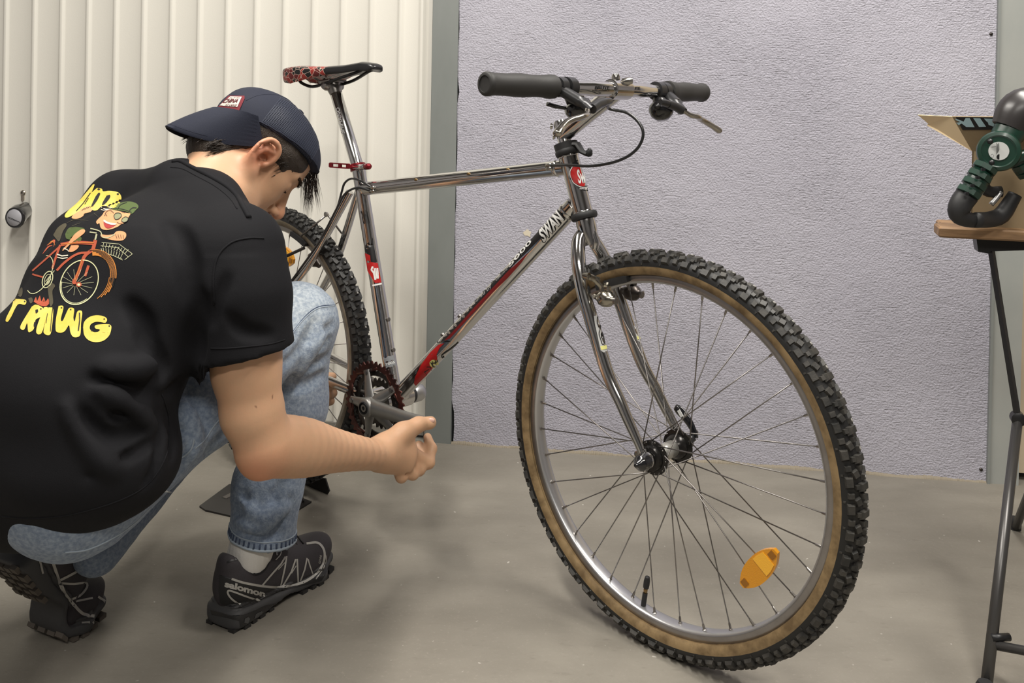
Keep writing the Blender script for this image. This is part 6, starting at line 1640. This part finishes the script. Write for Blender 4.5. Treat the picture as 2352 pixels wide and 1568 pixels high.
pr('print_spokes', [ST2([(548 + 22 * math.cos(a), 915 + 18 * math.sin(a)), (560 + 118 * math.cos(a), 905 + 95 * math.sin(a))], 2.5) for a in [2 * PI * k / 14 for k in range(14)]] + [ST2([(370, 880), (340, 915)], 8), ST2([(395, 820), (330, 900)], 6)], line)
pr('print_hub', [poly2(ell2(*c1([(540, 905)])[0], 5, 5)), poly2(ell2(*c1([(572, 922)])[0], 6.5, 5.5))], redp, off=0.0014)
pr('print_hub', [poly2(ell2(*c1([(574, 924)])[0], 3.5, 3))], yel2, off=0.0018)
bk = [[(735, 618), (860, 630), (955, 700)], [(728, 642), (850, 655), (925, 722)], [(730, 660), (740, 690), (820, 712), (885, 745)], [(955, 700), (900, 742)]] + [[(750 + 22 * k, 620 + 6 * k), (742 + 20 * k, 650 + 6 * k)] for k in range(9)] + [[(745 + 20 * k, 655 + 6 * k), (750 + 17 * k, 690 + 6 * k), (762 + 17 * k, 694 + 6 * k)] for k in range(8)]
pr('print_basket', [ST2(q, 4) for q in bk], line)
pr('print_handlebar', [ST2([(655, 520), (700, 530), (730, 545), (742, 580), (780, 585), (830, 560)], 7, sm=3), ST2([(700, 560), (690, 600)], 12), ST2([(650, 545), (700, 552)], 8)], line, off=0.0012)
pr('print_flames', [PG([(245, 1045), (262, 1010), (270, 1040), (290, 1000), (300, 1045), (318, 1010), (330, 1045), (350, 1020), (355, 1060), (330, 1078), (290, 1072)], 2), ST2([(340, 640), (370, 620), (395, 602), (390, 650)], 12, sm=3, taper=True), ST2([(310, 700), (350, 650), (380, 640)], 10, sm=3, taper=True)], redp)
pr('print_flames', [ST2([(350, 640), (380, 610), (402, 640)], 7, sm=3, taper=True)], oran, off=0.0012)
pr('print_smoke', [PG([(385, 565), (420, 510), (470, 480), (480, 500), (455, 540), (430, 610), (405, 590)]), PG([(345, 930), (375, 910), (400, 930), (380, 970), (385, 1050), (365, 1080), (355, 1020)]), PG([(120, 990), (160, 940), (165, 985), (150, 1010)]), PG([(205, 1022), (230, 1015), (240, 1040), (222, 1058)])], ash)

# --- shoes
upm = mat('shoe_upper', (0.032, 0.028, 0.032), 0.7, bump=(600, 0.4, 0.0008, 2)); upb_ = mat('shoe_overlay', (0.011, 0.011, 0.012), 0.5)
solem = mat('shoe_midsole', (0.05, 0.05, 0.052), 0.6, bump=(200, 0.15, 0.0006, 3)); outs = mat('shoe_outsole', (0.018, 0.017, 0.017), 0.55); gloss = mat('shoe_gloss', (0.012, 0.012, 0.014), 0.15, coat=0.5)
silver = mat('shoe_silver_print', (0.42, 0.41, 0.38), 0.4, 0.2); sockm = mat('white_sock', (0.68, 0.66, 0.62), 0.9, bump=(300, 0.5, 0.001, 2, (4, 4, 1))); lug_m = mat('sole_lug', (0.1, 0.085, 0.07), 0.7)
def shoe_meshes():
    u = SDF()
    u.ell((0.052, 0, 0.062), (0.050, 0.036, 0.048), k=0.02); u.ell((0.115, 0, 0.055), (0.07, 0.036, 0.045), k=0.03)
    u.ell((0.195, 0.0, 0.040), (0.078, 0.045, 0.036), k=0.03)
    u.cone((0.045, 0, 0.07), (0.034, 0, 0.102), 0.034, 0.026, 0.02); u.cone((0.10, 0, 0.07), (0.088, 0, 0.104), 0.032, 0.024, 0.02)
    u.cone((0.060, 0, 0.075), (0.056, 0, 0.16), 0.027, 0.040, 0.010, '-')
    u.cone((0.060, -0.05, 0.112), (0.060, 0.05, 0.112), 0.026, 0.026, 0.012, '-')
    o = {}
    o['upper'] = u.mesh(0.0030, post=lambda p, d: np.maximum(d, 0.02 - p[:, 2]))
    s_ = SDF()
    s_.slab((0.030, 0, 0.020), (0.12, 0, 0.020), (0.041, 0.026), (0.037, 0.022), (0, 1, 0), k=0.01, e=3.2)
    s_.slab((0.12, 0, 0.020), (0.205, 0, 0.018), (0.037, 0.020), (0.049, 0.019), (0, 1, 0), k=0.01, e=3.2)
    s_.slab((0.205, 0, 0.018), (0.250, 0.004, 0.020), (0.049, 0.019), (0.034, 0.018), (0, 1, 0), k=0.01, e=2.6)
    def sp_(p, d):
        top = 0.040 + 0.012 * np.exp(-((p[:, 0] - 0.01) / .04) ** 2) + 0.006 * np.exp(-((p[:, 0] - 0.275) / .03) ** 2) - 0.006 * np.exp(-((p[:, 0] - 0.11) / .04) ** 2)
        d = np.maximum(d, p[:, 2] - top)
        arch = 0.004 + 0.010 * np.exp(-((p[:, 0] - 0.125) / .028) ** 2)
        d = np.maximum(d, arch - p[:, 2])
        groove = 0.0035 * np.exp(-((p[:, 2] - 0.026 - 0.010 * np.exp(-((p[:, 0] - 0.02) / .05) ** 2)) / .0022) ** 2)
        return d + groove
    o['midsole'] = s_.mesh(0.0030, post=sp_)
    return o
SHM = shoe_meshes()
def shoe(root, yaw, bend, lab, mirror=1):
    """bend: heel lifted by this angle about the ball of the foot"""
    cs, sn_ = math.cos(yaw), math.sin(yaw); rx, ry, rz = root
    def f(V):
        V = np.array(V, float).copy(); x, z = V[:, 0], V[:, 2]
        # toe spring
        z = z + 0.9 * np.maximum(0, x - 0.205) ** 2 * 5.0 * .5
        if bend:
            xb = 0.195; tt = np.clip((xb - x) / 0.07, 0, 1); a = bend * tt * tt * (3 - 2 * tt)
            dx = x - xb; nx = xb + dx * np.cos(a * .93) + (z) * np.sin(a) * 1.0; nz = z * np.cos(a) - dx * np.sin(a * .93)
            x, z = nx, nz
        y = V[:, 1] * mirror
        return np.stack([rx + x * cs - y * sn_, ry + x * sn_ + y * cs, rz + z], 1)
    F_ = lambda Fq: Fq if mirror > 0 else Fq[:, ::-1]
    V, F = SHM['upper']; up = mkfast('shoe', f(V), F_(F), upm, man, geo=True); tag(up, lab)
    V, F = SHM['midsole']; md = mkfast('midsole', f(V), F_(F), solem, up, geo=True)
    # outsole lugs
    mb = MB(); rr = random.Random(5)
    for i in range(13):
        x = 0.012 + 0.0195 * i
        if 0.10 < x < 0.15: continue
        hwv = float(np.interp(x, [0, .03, .1, .16, .205, .25, .268], [.028, .038, .034, .040, .046, .034, .012]))
        for jx in (-1, -.33, .33, 1):
            y = jx * (hwv - .006); l_, w_ = rr.uniform(.010, .014), hwv * .42
            mb.box((x + rr.uniform(-.002, .002) + (0.004 if abs(jx) < .5 else 0), y, 0.0025), (l_, w_, 0.007), Matrix.Rotation(0, 4, 'Z'), taper=1.0)
    V = f([tuple(v) for v in mb.V]); mk('outsole', V.tolist(), [q if mirror > 0 else tuple(reversed(q)) for q in mb.F], lug_m if bend else outs, up, world=True, smooth=False)['kind'] = 'stuff'
    g = [mb2 for mb2 in ()]
    # tongue, laces
    mb = MB(); ts = []
    for k in range(6):
        x = 0.105 + 0.0165 * k; z = float(np.interp(x, [.1, .13, .16, .19], [.100, .090, .080, .074])) ; wv = .014 + .001 * k
        mb.tube([Vector((x, -wv, z - .006)), Vector((x + .004, 0, z + .001)), Vector((x, wv, z - .006))], 0.0016, 6)
        if k < 5: mb.tube([Vector((x, -wv, z - .005)), Vector((x + .008, 0, z + .001)), Vector((x + .0165, wv, z - .007))], 0.0012, 6)
    loop = [(0.112, 0, 0.100), (0.118, 0.006, 0.116), (0.135, 0.006, 0.127), (0.150, 0.0, 0.118), (0.146, -0.006, 0.098), (0.13, -0.002, 0.094)]
    mb.tube([Vector(q) for q in spline(loop, 5)], 0.0014, 6)
    mb.box((0.128, 0, 0.096), (0.02, 0.012, 0.008), bev=0.002)
    for v in mb.V: v.z += 0.009
    V = f([tuple(v) for v in mb.V]); mk('laces', V.tolist(), mb.F, mat('lace_black', (0.01, 0.01, 0.01), 0.6), up, world=True)
    # collar piping
    pts = []
    stree = bvh(up)
    return up, md, f
shR_, mdR, fR = shoe((-0.4795, 1.482, 0.0), math.atan2(0.24, 0.135), 0.0, 'right shoe flat on the floor')
shL_, mdL, fL = shoe((-0.819, 1.292, 0.002), R(64), R(60), 'left shoe bent on its toes with the sole showing')
sk = SDF(); a0_s = fR([(0.058, 0, 0.08)])[0]; a1_s = P(594, 1215, 1.560)
sk.chain([Vector(a0_s), Vector(a0_s).lerp(a1_s, .55), a1_s], [0.034, 0.034, 0.038], 0.02)
Vs, Fs = sk.mesh(0.003, post=lambda p, d: d + 0.0006 * np.sin(p[:, 0] * 900))
sock = mkfast('sock', Vs, Fs, sockm, man)
a0_l = fL([(0.058, 0, 0.085)])[0]
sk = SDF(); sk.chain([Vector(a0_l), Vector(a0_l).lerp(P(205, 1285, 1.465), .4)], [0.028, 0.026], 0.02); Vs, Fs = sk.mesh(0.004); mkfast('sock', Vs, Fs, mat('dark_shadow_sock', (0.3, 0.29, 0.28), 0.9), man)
cX = crop(400, 1160, 4.611); rt = bvh(shR_, mdR)
sd2 = lambda nm, shp, mt_=silver, off=0.0008, par=shR_, tr=None: decal(nm, tr or rt, merge2(shp), mt_, par, off=off, step=7, maxd=0.05)
X2 = lambda pts, w_, **k: stroke2(cX(pts), w_ / 4.2, **k)
sd2('shoe_overlay', [poly2(cX([(480, 735), (620, 775), (760, 815), (900, 850), (1100, 865), (1300, 830), (1450, 770), (1560, 680), (1600, 600), (1620, 700), (1560, 800), (1300, 870), (1100, 920), (1000, 950), (880, 1035), (740, 1090), (600, 1080), (490, 1040), (470, 900)]))], upb_, off=0.0004)
sd2('shoe_stripe', [X2([(610, 778), (720, 815), (850, 842), (960, 858), (1100, 866), (1260, 846), (1400, 800), (1520, 710), (1580, 600), (1585, 480), (1520, 400), (1400, 408)], 22, sm=4),
                    X2([(930, 848), (1040, 720), (1130, 620), (1175, 545)], 16), X2([(1188, 540), (1170, 660), (1128, 850)], 15), X2([(1175, 600), (1100, 680)], 8),
                    X2([(1150, 850), (1240, 700), (1285, 570)], 15), X2([(1300, 568), (1306, 700), (1312, 820)], 15), X2([(1290, 640), (1240, 720)], 8),
                    X2([(1335, 800), (1380, 680), (1405, 560)], 14), X2([(1415, 570), (1435, 640), (1468, 730)], 12), X2([(1500, 780), (1560, 700), (1610, 580), (1575, 460)], 9, sm=3)])
sd2('shoe_brand', [textq('salomon', cX([(535, 862), (955, 972), (965, 905), (545, 792)]), bold=0.05)], off=0.0014)
sd2('shoe_swoosh', [X2([(910, 1010), (760, 960), (640, 915), (580, 900), (572, 930), (610, 985), (700, 1052)], 17, sm=4)], off=0.0014)
sd2('shoe_emblem', [X2([(1085, 530), (1082, 490), (1105, 472), (1128, 488), (1118, 530), (1070, 580)], 9, sm=3)], off=0.0012)
sd2('shoe_mark', [textq('GORE', cX([(1545, 620), (1560, 530), (1540, 528), (1522, 615)]), bold=0.01)], off=0.0012)
sd2('collar_piping', [X2([(560, 605), (620, 580), (690, 580), (740, 630), (790, 700), (860, 735), (930, 710), (985, 640), (1020, 540), (1045, 490)], 16, sm=4)], ink_black, off=0.001)
sd2('midsole_gloss', [poly2(cX([(385, 1110), (470, 1130), (600, 1165), (730, 1160), (860, 1110), (960, 1060), (1100, 1030), (1040, 1120), (960, 1210), (860, 1290), (780, 1300), (700, 1300), (690, 1225), (560, 1190), (400, 1160)]))], gloss, off=0.0005, par=mdR)
sd2('midsole_inset', [poly2(cX([(860, 1150), (920, 1120), (950, 1130), (930, 1210), (870, 1260), (830, 1250)])), poly2(cX([(745, 1200), (780, 1180), (800, 1200), (780, 1250), (740, 1240)]))], mat('inset_grey', (0.07, 0.07, 0.07), 0.5), off=0.001, par=mdR)
c3 = crop(0, 1180, 4.9); lt = bvh(shL_, mdL); Y2 = lambda pts, w_, **k: stroke2(c3(pts), w_ / 4.9, **k)
decal('shoe_stripe', lt, merge2([Y2([(545, 440), (600, 560), (660, 740), (720, 870), (800, 980), (880, 1080), (960, 1135), (1060, 1155)], 34, sm=3), Y2([(560, 455), (740, 500), (900, 570), (915, 610), (800, 680), (680, 740)], 26, sm=3), Y2([(690, 775), (830, 785), (960, 775), (975, 830), (900, 920), (800, 960)], 24, sm=3), Y2([(850, 985), (1040, 945)], 22), Y2([(1100, 930), (1190, 1000), (1180, 1100), (1040, 1230)], 26, sm=3), Y2([(1230, 980), (1225, 1080), (1190, 1160)], 14), Y2([(250, 320), (320, 460)], 12), Y2([(350, 350), (430, 480), (480, 670)], 22, sm=2), Y2([(920, 1225), (1010, 1220)], 22)]), silver, shL_, off=0.001, step=7, maxd=0.05)
# ================================================================== WORKBENCH, BOX AND TOOL AT THE RIGHT
# bench top: board running away to the right, seen a little from above
bz = 0.69
def at_z(px, py, z): d = ray(px, py); t_ = (z - CAM.z) / d.z; return CAM + d * t_
c0 = at_z(2157, 521, bz)                                   # near left top corner
ex = Vector((0.93, -0.37, 0)).normalized(); ey = Vector((0.42, 0.9075, 0))
ex = Vector((0.9415, -0.337, 0)); ey = Vector((0.337, 0.9415, 0))
BMx = Matrix(((ex.x, ey.x, 0, c0.x), (ex.y, ey.y, 0, c0.y), (0, 0, 1, bz), (0, 0, 0, 1)))
bench = thing('workbench', 'folding workbench with a worn wooden top and black steel legs at the right edge', 'workbench', matrix=BMx)
wood = mat('worn_bench_wood', (0.34, 0.2, 0.095), 0.6, var=(7, (0.13, 0.075, 0.04), 0.9, (1, 6, 6)), bump=(20, 0.3, 0.002, 5, (1, 14, 14)))
for k in range(2):
    MB().box((0.375 + 0.012 * k, 0.043 + 0.088 * k, -0.0095), (0.75, 0.084, 0.019), bev=0.003).build('top_board', wood, bench, smooth=False)
bsteel = mat('bench_black_steel', (0.014, 0.014, 0.015), 0.4, 0.3)

BIv = BMx.inverted()
def lp_(px, py, y): 
    o = BIv @ CAM; d = BIv.to_3x3() @ ray(px, py); t_ = (y - o.y) / d.y; return o + d * t_
tubem = mat('leg_tube_grey', (0.09, 0.087, 0.085), 0.35, 0.7)
mb = MB(); pk = lp_(2242, 549, 0.03); pm = lp_(2276, 580, 0.03); pf = lp_(2352, 552, 0.03); pg = lp_(2352, 560, 0.03)
mb.prism([(pk.x, pk.z + .004), (pk.x + .004, pm.z), (pm.x - .004, pm.z - .002), (pm.x, lp_(2276, 577, 0.03).z), (pf.x + .1, pg.z - .002), (pf.x + .1, pk.z + .006)][::-1], 0.05, Matrix(((1, 0, 0, 0), (0, 0, 1, 0.03), (0, 1, 0, 0), (0, 0, 0, 1))))
mb.build('top_bracket', bsteel, bench, smooth=False)
for y0 in (0.04, 0.14):
    a = lp_(2280, 570, 0.02); k_ = lp_(2343, 968, 0.02); f_ = lp_(2268, 1568, 0.02); fd = (f_ - k_); g_ = k_ + fd * ((-bz - k_.z) / fd.z)
    gg = BIv @ G(2262, 1604); g_ = Vector((gg.x, gg.y, -bz))
    for v in (a, k_): v.y = y0
    if y0 > .1:
        for v in (a, k_): v.x += 0.09
        g_ = Vector((g_.x + .16, 0.45, -bz))
    d = (k_ - a); a2 = a; k2 = k_ + d.normalized() * 0.01
    MB().tube([a2, k2], 0.0095, 4, flat=.6).build('upper_leg', bsteel, bench, smooth=False)
    MB().tube([k_, g_], 0.0085, 14).build('lower_leg', tubem, bench)
    MB().lathe([(0.008, -0.012), (0.012, -0.010), (0.012, 0.010), (0.008, 0.012)], k_, (0, 1, 0), 16).build('hinge', bsteel, bench, sharp=40)
    MB().lathe([(0.012, 0.0), (0.013, 0.02), (0.010, 0.026)], Vector((g_.x, g_.y, -bz)), (0, 0, 1), 14).build('foot_cap', rubber, bench, sharp=40)
    # second leg pair mirrored at the far end
    for v in (a, k_, g_): v.x = 0.95 - v.x
    MB().tube([a, k_], 0.0095, 4, flat=.6).build('upper_leg', bsteel, bench, smooth=False)
    MB().tube([k_, g_], 0.0085, 14).build('lower_leg', tubem, bench)
    MB().lathe([(0.012, 0.0), (0.013, 0.02), (0.010, 0.026)], Vector((g_.x, g_.y, -bz)), (0, 0, 1), 14).build('foot_cap', rubber, bench, sharp=40)
_k = lp_(2343, 968, 0.02); _k.y = 0.04; _g = BIv @ G(2262, 1604); _g = Vector((_g.x, _g.y, -bz)); r0 = _k.lerp(_g, 0.83)
MB().tube([r0, Vector((0.95 - r0.x, r0.y, r0.z))], 0.007, 12).build('cross_rail', tubem, bench)
MB().lathe([(0.0, 0.03), (0.006, 0.03), (0.006, 0.0)], r0 + Vector((0, 0, 0.01)), (0.8, 0.4, 0), 12).build('rail_bolt', bsteel, bench)

# cardboard box standing on the bench, flap folded out over its left side
card = mat('brown_cardboard', (0.25, 0.185, 0.105), 0.85, var=(18, (0.29, 0.22, 0.13), 0.6), bump=(160, 0.1, 0.0006, 3, (1, 1, 8)))
card_in = mat('pale_cardboard', (0.9, 0.72, 0.46), 0.85, bump=(160, 0.1, 0.0006, 3))
inkb = mat('box_black_print', (0.012, 0.012, 0.014), 0.5); cyanp = mat('box_pale_blue_print', (0.42, 0.6, 0.66), 0.6)
def Bx(px, py, D): return P(px, py, D)
# front wall plane of the box: through the bench, facing the camera
DB = 1.62
bl = Bx(2229, 500, DB); 
boxx = Vector((0.88, -0.475, 0)); boxy = Vector((0.475, 0.88, 0)); bo = Vector((bl.x, bl.y, bz))
XM = Matrix(((boxx.x, boxy.x, 0, bo.x), (boxx.y, boxy.y, 0, bo.y), (0, 0, 1, bz), (0, 0, 0, 1)))
box = thing('cardboard_box', 'open brown cardboard box with black and pale blue flap behind the green tool', 'box', matrix=XM)
XI = XM.inverted()
def xb(px, py, y=0.0):
    o = XI @ CAM; d = XI.to_3x3() @ ray(px, py); t_ = (y - o.y) / d.y; return o + d * t_
hB = xb(2229, 347).z
WB, DBx = 0.26, 0.10
MB().box((WB / 2, 0.0015, hB / 2), (WB, 0.003, hB)).build('front_wall', card, box, smooth=False)
MB().box((WB / 2, DBx, hB / 2), (WB, 0.003, hB)).build('rear_wall', card, box, smooth=False)
MB().box((0.0015, DBx / 2, hB / 2), (0.003, DBx, hB)).build('side_wall', card, box, smooth=False)
MB().box((WB - .0015, DBx / 2, hB / 2), (0.003, DBx, hB)).build('side_wall', card, box, smooth=False)
MB().box((WB / 2, DBx / 2, 0.002), (WB - .006, DBx - .006, 0.003)).build('box_floor', card, box, smooth=False)
def sheet(name, pts, th, mt_, nrm):
    n = Vector(nrm).normalized() * th; V = [Vector(p) for p in pts] + [Vector(p) + n for p in pts]; k = len(pts)
    F = [tuple(range(k - 1, -1, -1)), tuple(range(k, 2 * k))] + [(i, (i + 1) % k, (i + 1) % k + k, i + k) for i in range(k)]
    return mk(name, V, F, mt_, box, smooth=False, geo=True)
# front flap folded up and out
f0, f1 = Vector((0, 0, hB)), Vector((WB, 0, hB)); tl = xb(2187, 268, -0.035); tr_ = Vector((WB + .02, -0.035, tl.z))
ml = f0.lerp(tl, .02)
flap = sheet('front_flap', [f0, f1, tr_, tl], 0.003, card, (0, 1, .4))
q0, q1 = xb(2202, 296, -0.027), xb(2187, 268, -0.0355)
ftree2 = bvh(flap)
decal('flap_print', ftree2, poly2([(2186, 268), (2345, 270), (2345, 297), (2202, 298)]), inkb, box, off=0.0008)
cZ = crop(2080, 200, 3.733)
decal('flap_letters', ftree2, merge2([poly2(cZ([(515, 262), (550, 262), (592, 340), (520, 338), (480, 308), (440, 335), (422, 332), (408, 308), (470, 296), (402, 268), (430, 266), (498, 292)])), poly2(cZ([(580, 262), (640, 264), (690, 336), (630, 338)])), poly2(cZ([(672, 266), (745, 268), (770, 292), (762, 316), (784, 340), (770, 342), (712, 320), (706, 300), (690, 286)]))]), cyanp, box, off=0.0015)
decal('flap_label', ftree2, poly2(cZ([(740, 270), (838, 272), (812, 368), (790, 368)])), mat('label_pale', (0.45, 0.58, 0.6), 0.6), box, off=0.0018)
decal('flap_label_print', ftree2, merge2([textq('SANS', cZ([(806, 336), (768, 282), (782, 278), (818, 330)]), bold=0.02), textq('made for you', cZ([(820, 318), (796, 282), (802, 280), (826, 312)]))]), inkb, box, off=0.0024)
# side flap: pale inner face, folded out to the left
s0, s1 = f0, Vector((0, DBx, hB))
sheet('side_flap', [f0, tl + Vector((0.0005, 0, 0)), xb(2108, 264, 0.02), xb(2132, 284, 0.03), xb(2129, 288, 0.03)], 0.004, card_in, (0.0, 1, 0.2))

# green tool with round hub, ribbed arms and black rubber feet
green = mat('tool_green', (0.008, 0.034, 0.022), 0.35, bump=(120, 0.1, 0.0006, 2), coat=0.2); grub = mat('tool_rubber', (0.016, 0.016, 0.017), 0.5)
DT = 1.52
hub_c = P(2294, 347, DT)
base = P(2255, 520, DT); 
tool = thing('power_tool', 'green and black clamping tool with round hub and rubber feet on the bench', 'tool', (hub_c.x, hub_c.y, bz))
vn = (CAM - hub_c).normalized()
def T_(px, py, dd=0.0): return P(px, py, DT + dd)
def solid(nm, pts, rs, mt_, n=14, flat=.7, dd=0, par=None, sharp=None): 
    return MB().tube([Vector(q) for q in spline([tuple(T_(x, y, dd if not isinstance(dd, (list, tuple)) else dd[i])) for i, (x, y) in enumerate(pts)], 3)], [float(r[0]) for r in spline([(r,) for r in rs], 3)], n, flat=flat, up=vn).build(nm, mt_, par or tool, world=True, sharp=sharp)
mb = MB(); mb.lathe([(0.0, -0.02), (0.030, -0.02), (0.0345, -0.012), (0.0345, 0.012), (0.0325, 0.017), (0.027, 0.0185), (0.025, 0.0165), (0.0, 0.0165)], hub_c, vn, 48)
hub = mb.build('hub_disc', green, tool, world=True, sharp=35)
MB().lathe([(0.0, 0.0182), (0.0155, 0.0182), (0.0158, 0.0165)], hub_c, vn, 32).build('rating_label', mat('label_white', (0.5, 0.51, 0.5), 0.4), tool, world=True, sharp=30, geo=True)
lab = bpy.data.objects[-1] if False else tool.children[-1] if tool.children else None
labt = BVHTree.FromPolygons([hub_c + vn * 0.0182 + q for q in (CR_ * .03 + CU_ * .03, CR_ * -.03 + CU_ * .03, CR_ * -.03 - CU_ * .03, CR_ * .03 - CU_ * .03)], [(0, 1, 2, 3)])
decal('label_text', labt, merge2([stroke2(cZ([(780 + 9 * k, 478 + (k % 2) * 8), (778 + 9 * k, 575 - 12 * k)]), 1.1) for k in range(7)] + [stroke2(cZ([(735, 515), (775, 510)]), 1.1), poly2(ell2(*cZ([(800, 598)])[0], 6, 6)), stroke2(cZ([(728, 585), (742, 574), (756, 586), (750, 600), (732, 600)]), 0.9)]), ink_black, tool, off=0.0006)
for x, y in ((726, 467), (900, 548), (738, 648)):
    q = P(*cZ([(x, y)])[0], DT - 0.018); MB().lathe([(0.0, 0.0006), (0.0045, 0.0006), (0.0047, -.002)], q, vn, 16).build('screw_hole', ink_black, tool, world=True)
# ribbed arm to the near foot
solid('left_arm', [(2258, 392), (2242, 420), (2226, 448)], [0.017, 0.0185, 0.0165], green, flat=.8)
for k in range(4):
    x, y = 2262 - 12.5 * k, 386 + 18.5 * k
    ax_ = (T_(x, y) - T_(x + 12, y - 18)).normalized()
    mb = MB(); mb.lathe([(0.0175, -0.0055), (0.0205, -0.0045), (0.0205, 0.0045), (0.0175, 0.0055)], T_(x, y), ax_, 8); mb.build('arm_rib', green, tool, world=True, smooth=False)
    MB().box((0, 0, 0), (0.006, 0.004, 0.005), Matrix.Translation(P(x - 4, y + 3, DT - 0.0225))).build('rib_slot', ink_black, tool, world=True, smooth=False)
solid('rubber_foot', [(2222, 447), (2206, 470), (2203, 492), (2222, 504), (2250, 507)], [0.019, 0.0185, 0.017, 0.0135, 0.0125], grub, dd=[0, 0, 0, .0, .01])
solid('foot_bar', [(2240, 505), (2272, 504), (2300, 494), (2322, 462), (2332, 446)], [0.0135, 0.014, 0.0145, 0.0125, 0.0115], grub, dd=[0.0, 0.02, 0.03, 0.03, 0.03])
solid('inner_strut', [(2266, 398), (2256, 424), (2272, 440), (2300, 440)], [0.012, 0.012, 0.010, 0.010], grub, dd=[.03, .04, .04, .04])
solid('right_arm', [(2334, 352), (2348, 378), (2362, 400)], [0.0165, 0.0175, 0.0165], green)
for k in range(3):
    x, y = 2340 + 11 * k, 360 + 17 * k
    ax_ = (T_(x, y) - T_(x - 11, y - 17)).normalized()
    MB().lathe([(0.0165, -0.005), (0.0195, -0.004), (0.0195, 0.004), (0.0165, 0.005)], T_(x, y), ax_, 8).build('arm_rib', green, tool, world=True, smooth=False)
solid('neck', [(2306, 322), (2320, 300), (2332, 280)], [0.024, 0.026, 0.027], green)
solid('head', [(2316, 294), (2332, 266), (2352, 250), (2392, 242)], [0.027, 0.033, 0.036, 0.034], mat('tool_black_cap', (0.03, 0.027, 0.027), 0.3), n=10, sharp=40)
solid('bolt_rod', [(2276, 470), (2288, 456), (2300, 440)], [0.0045, 0.0045, 0.0045], alu, dd=.035)
bpy.context.view_layer.update()
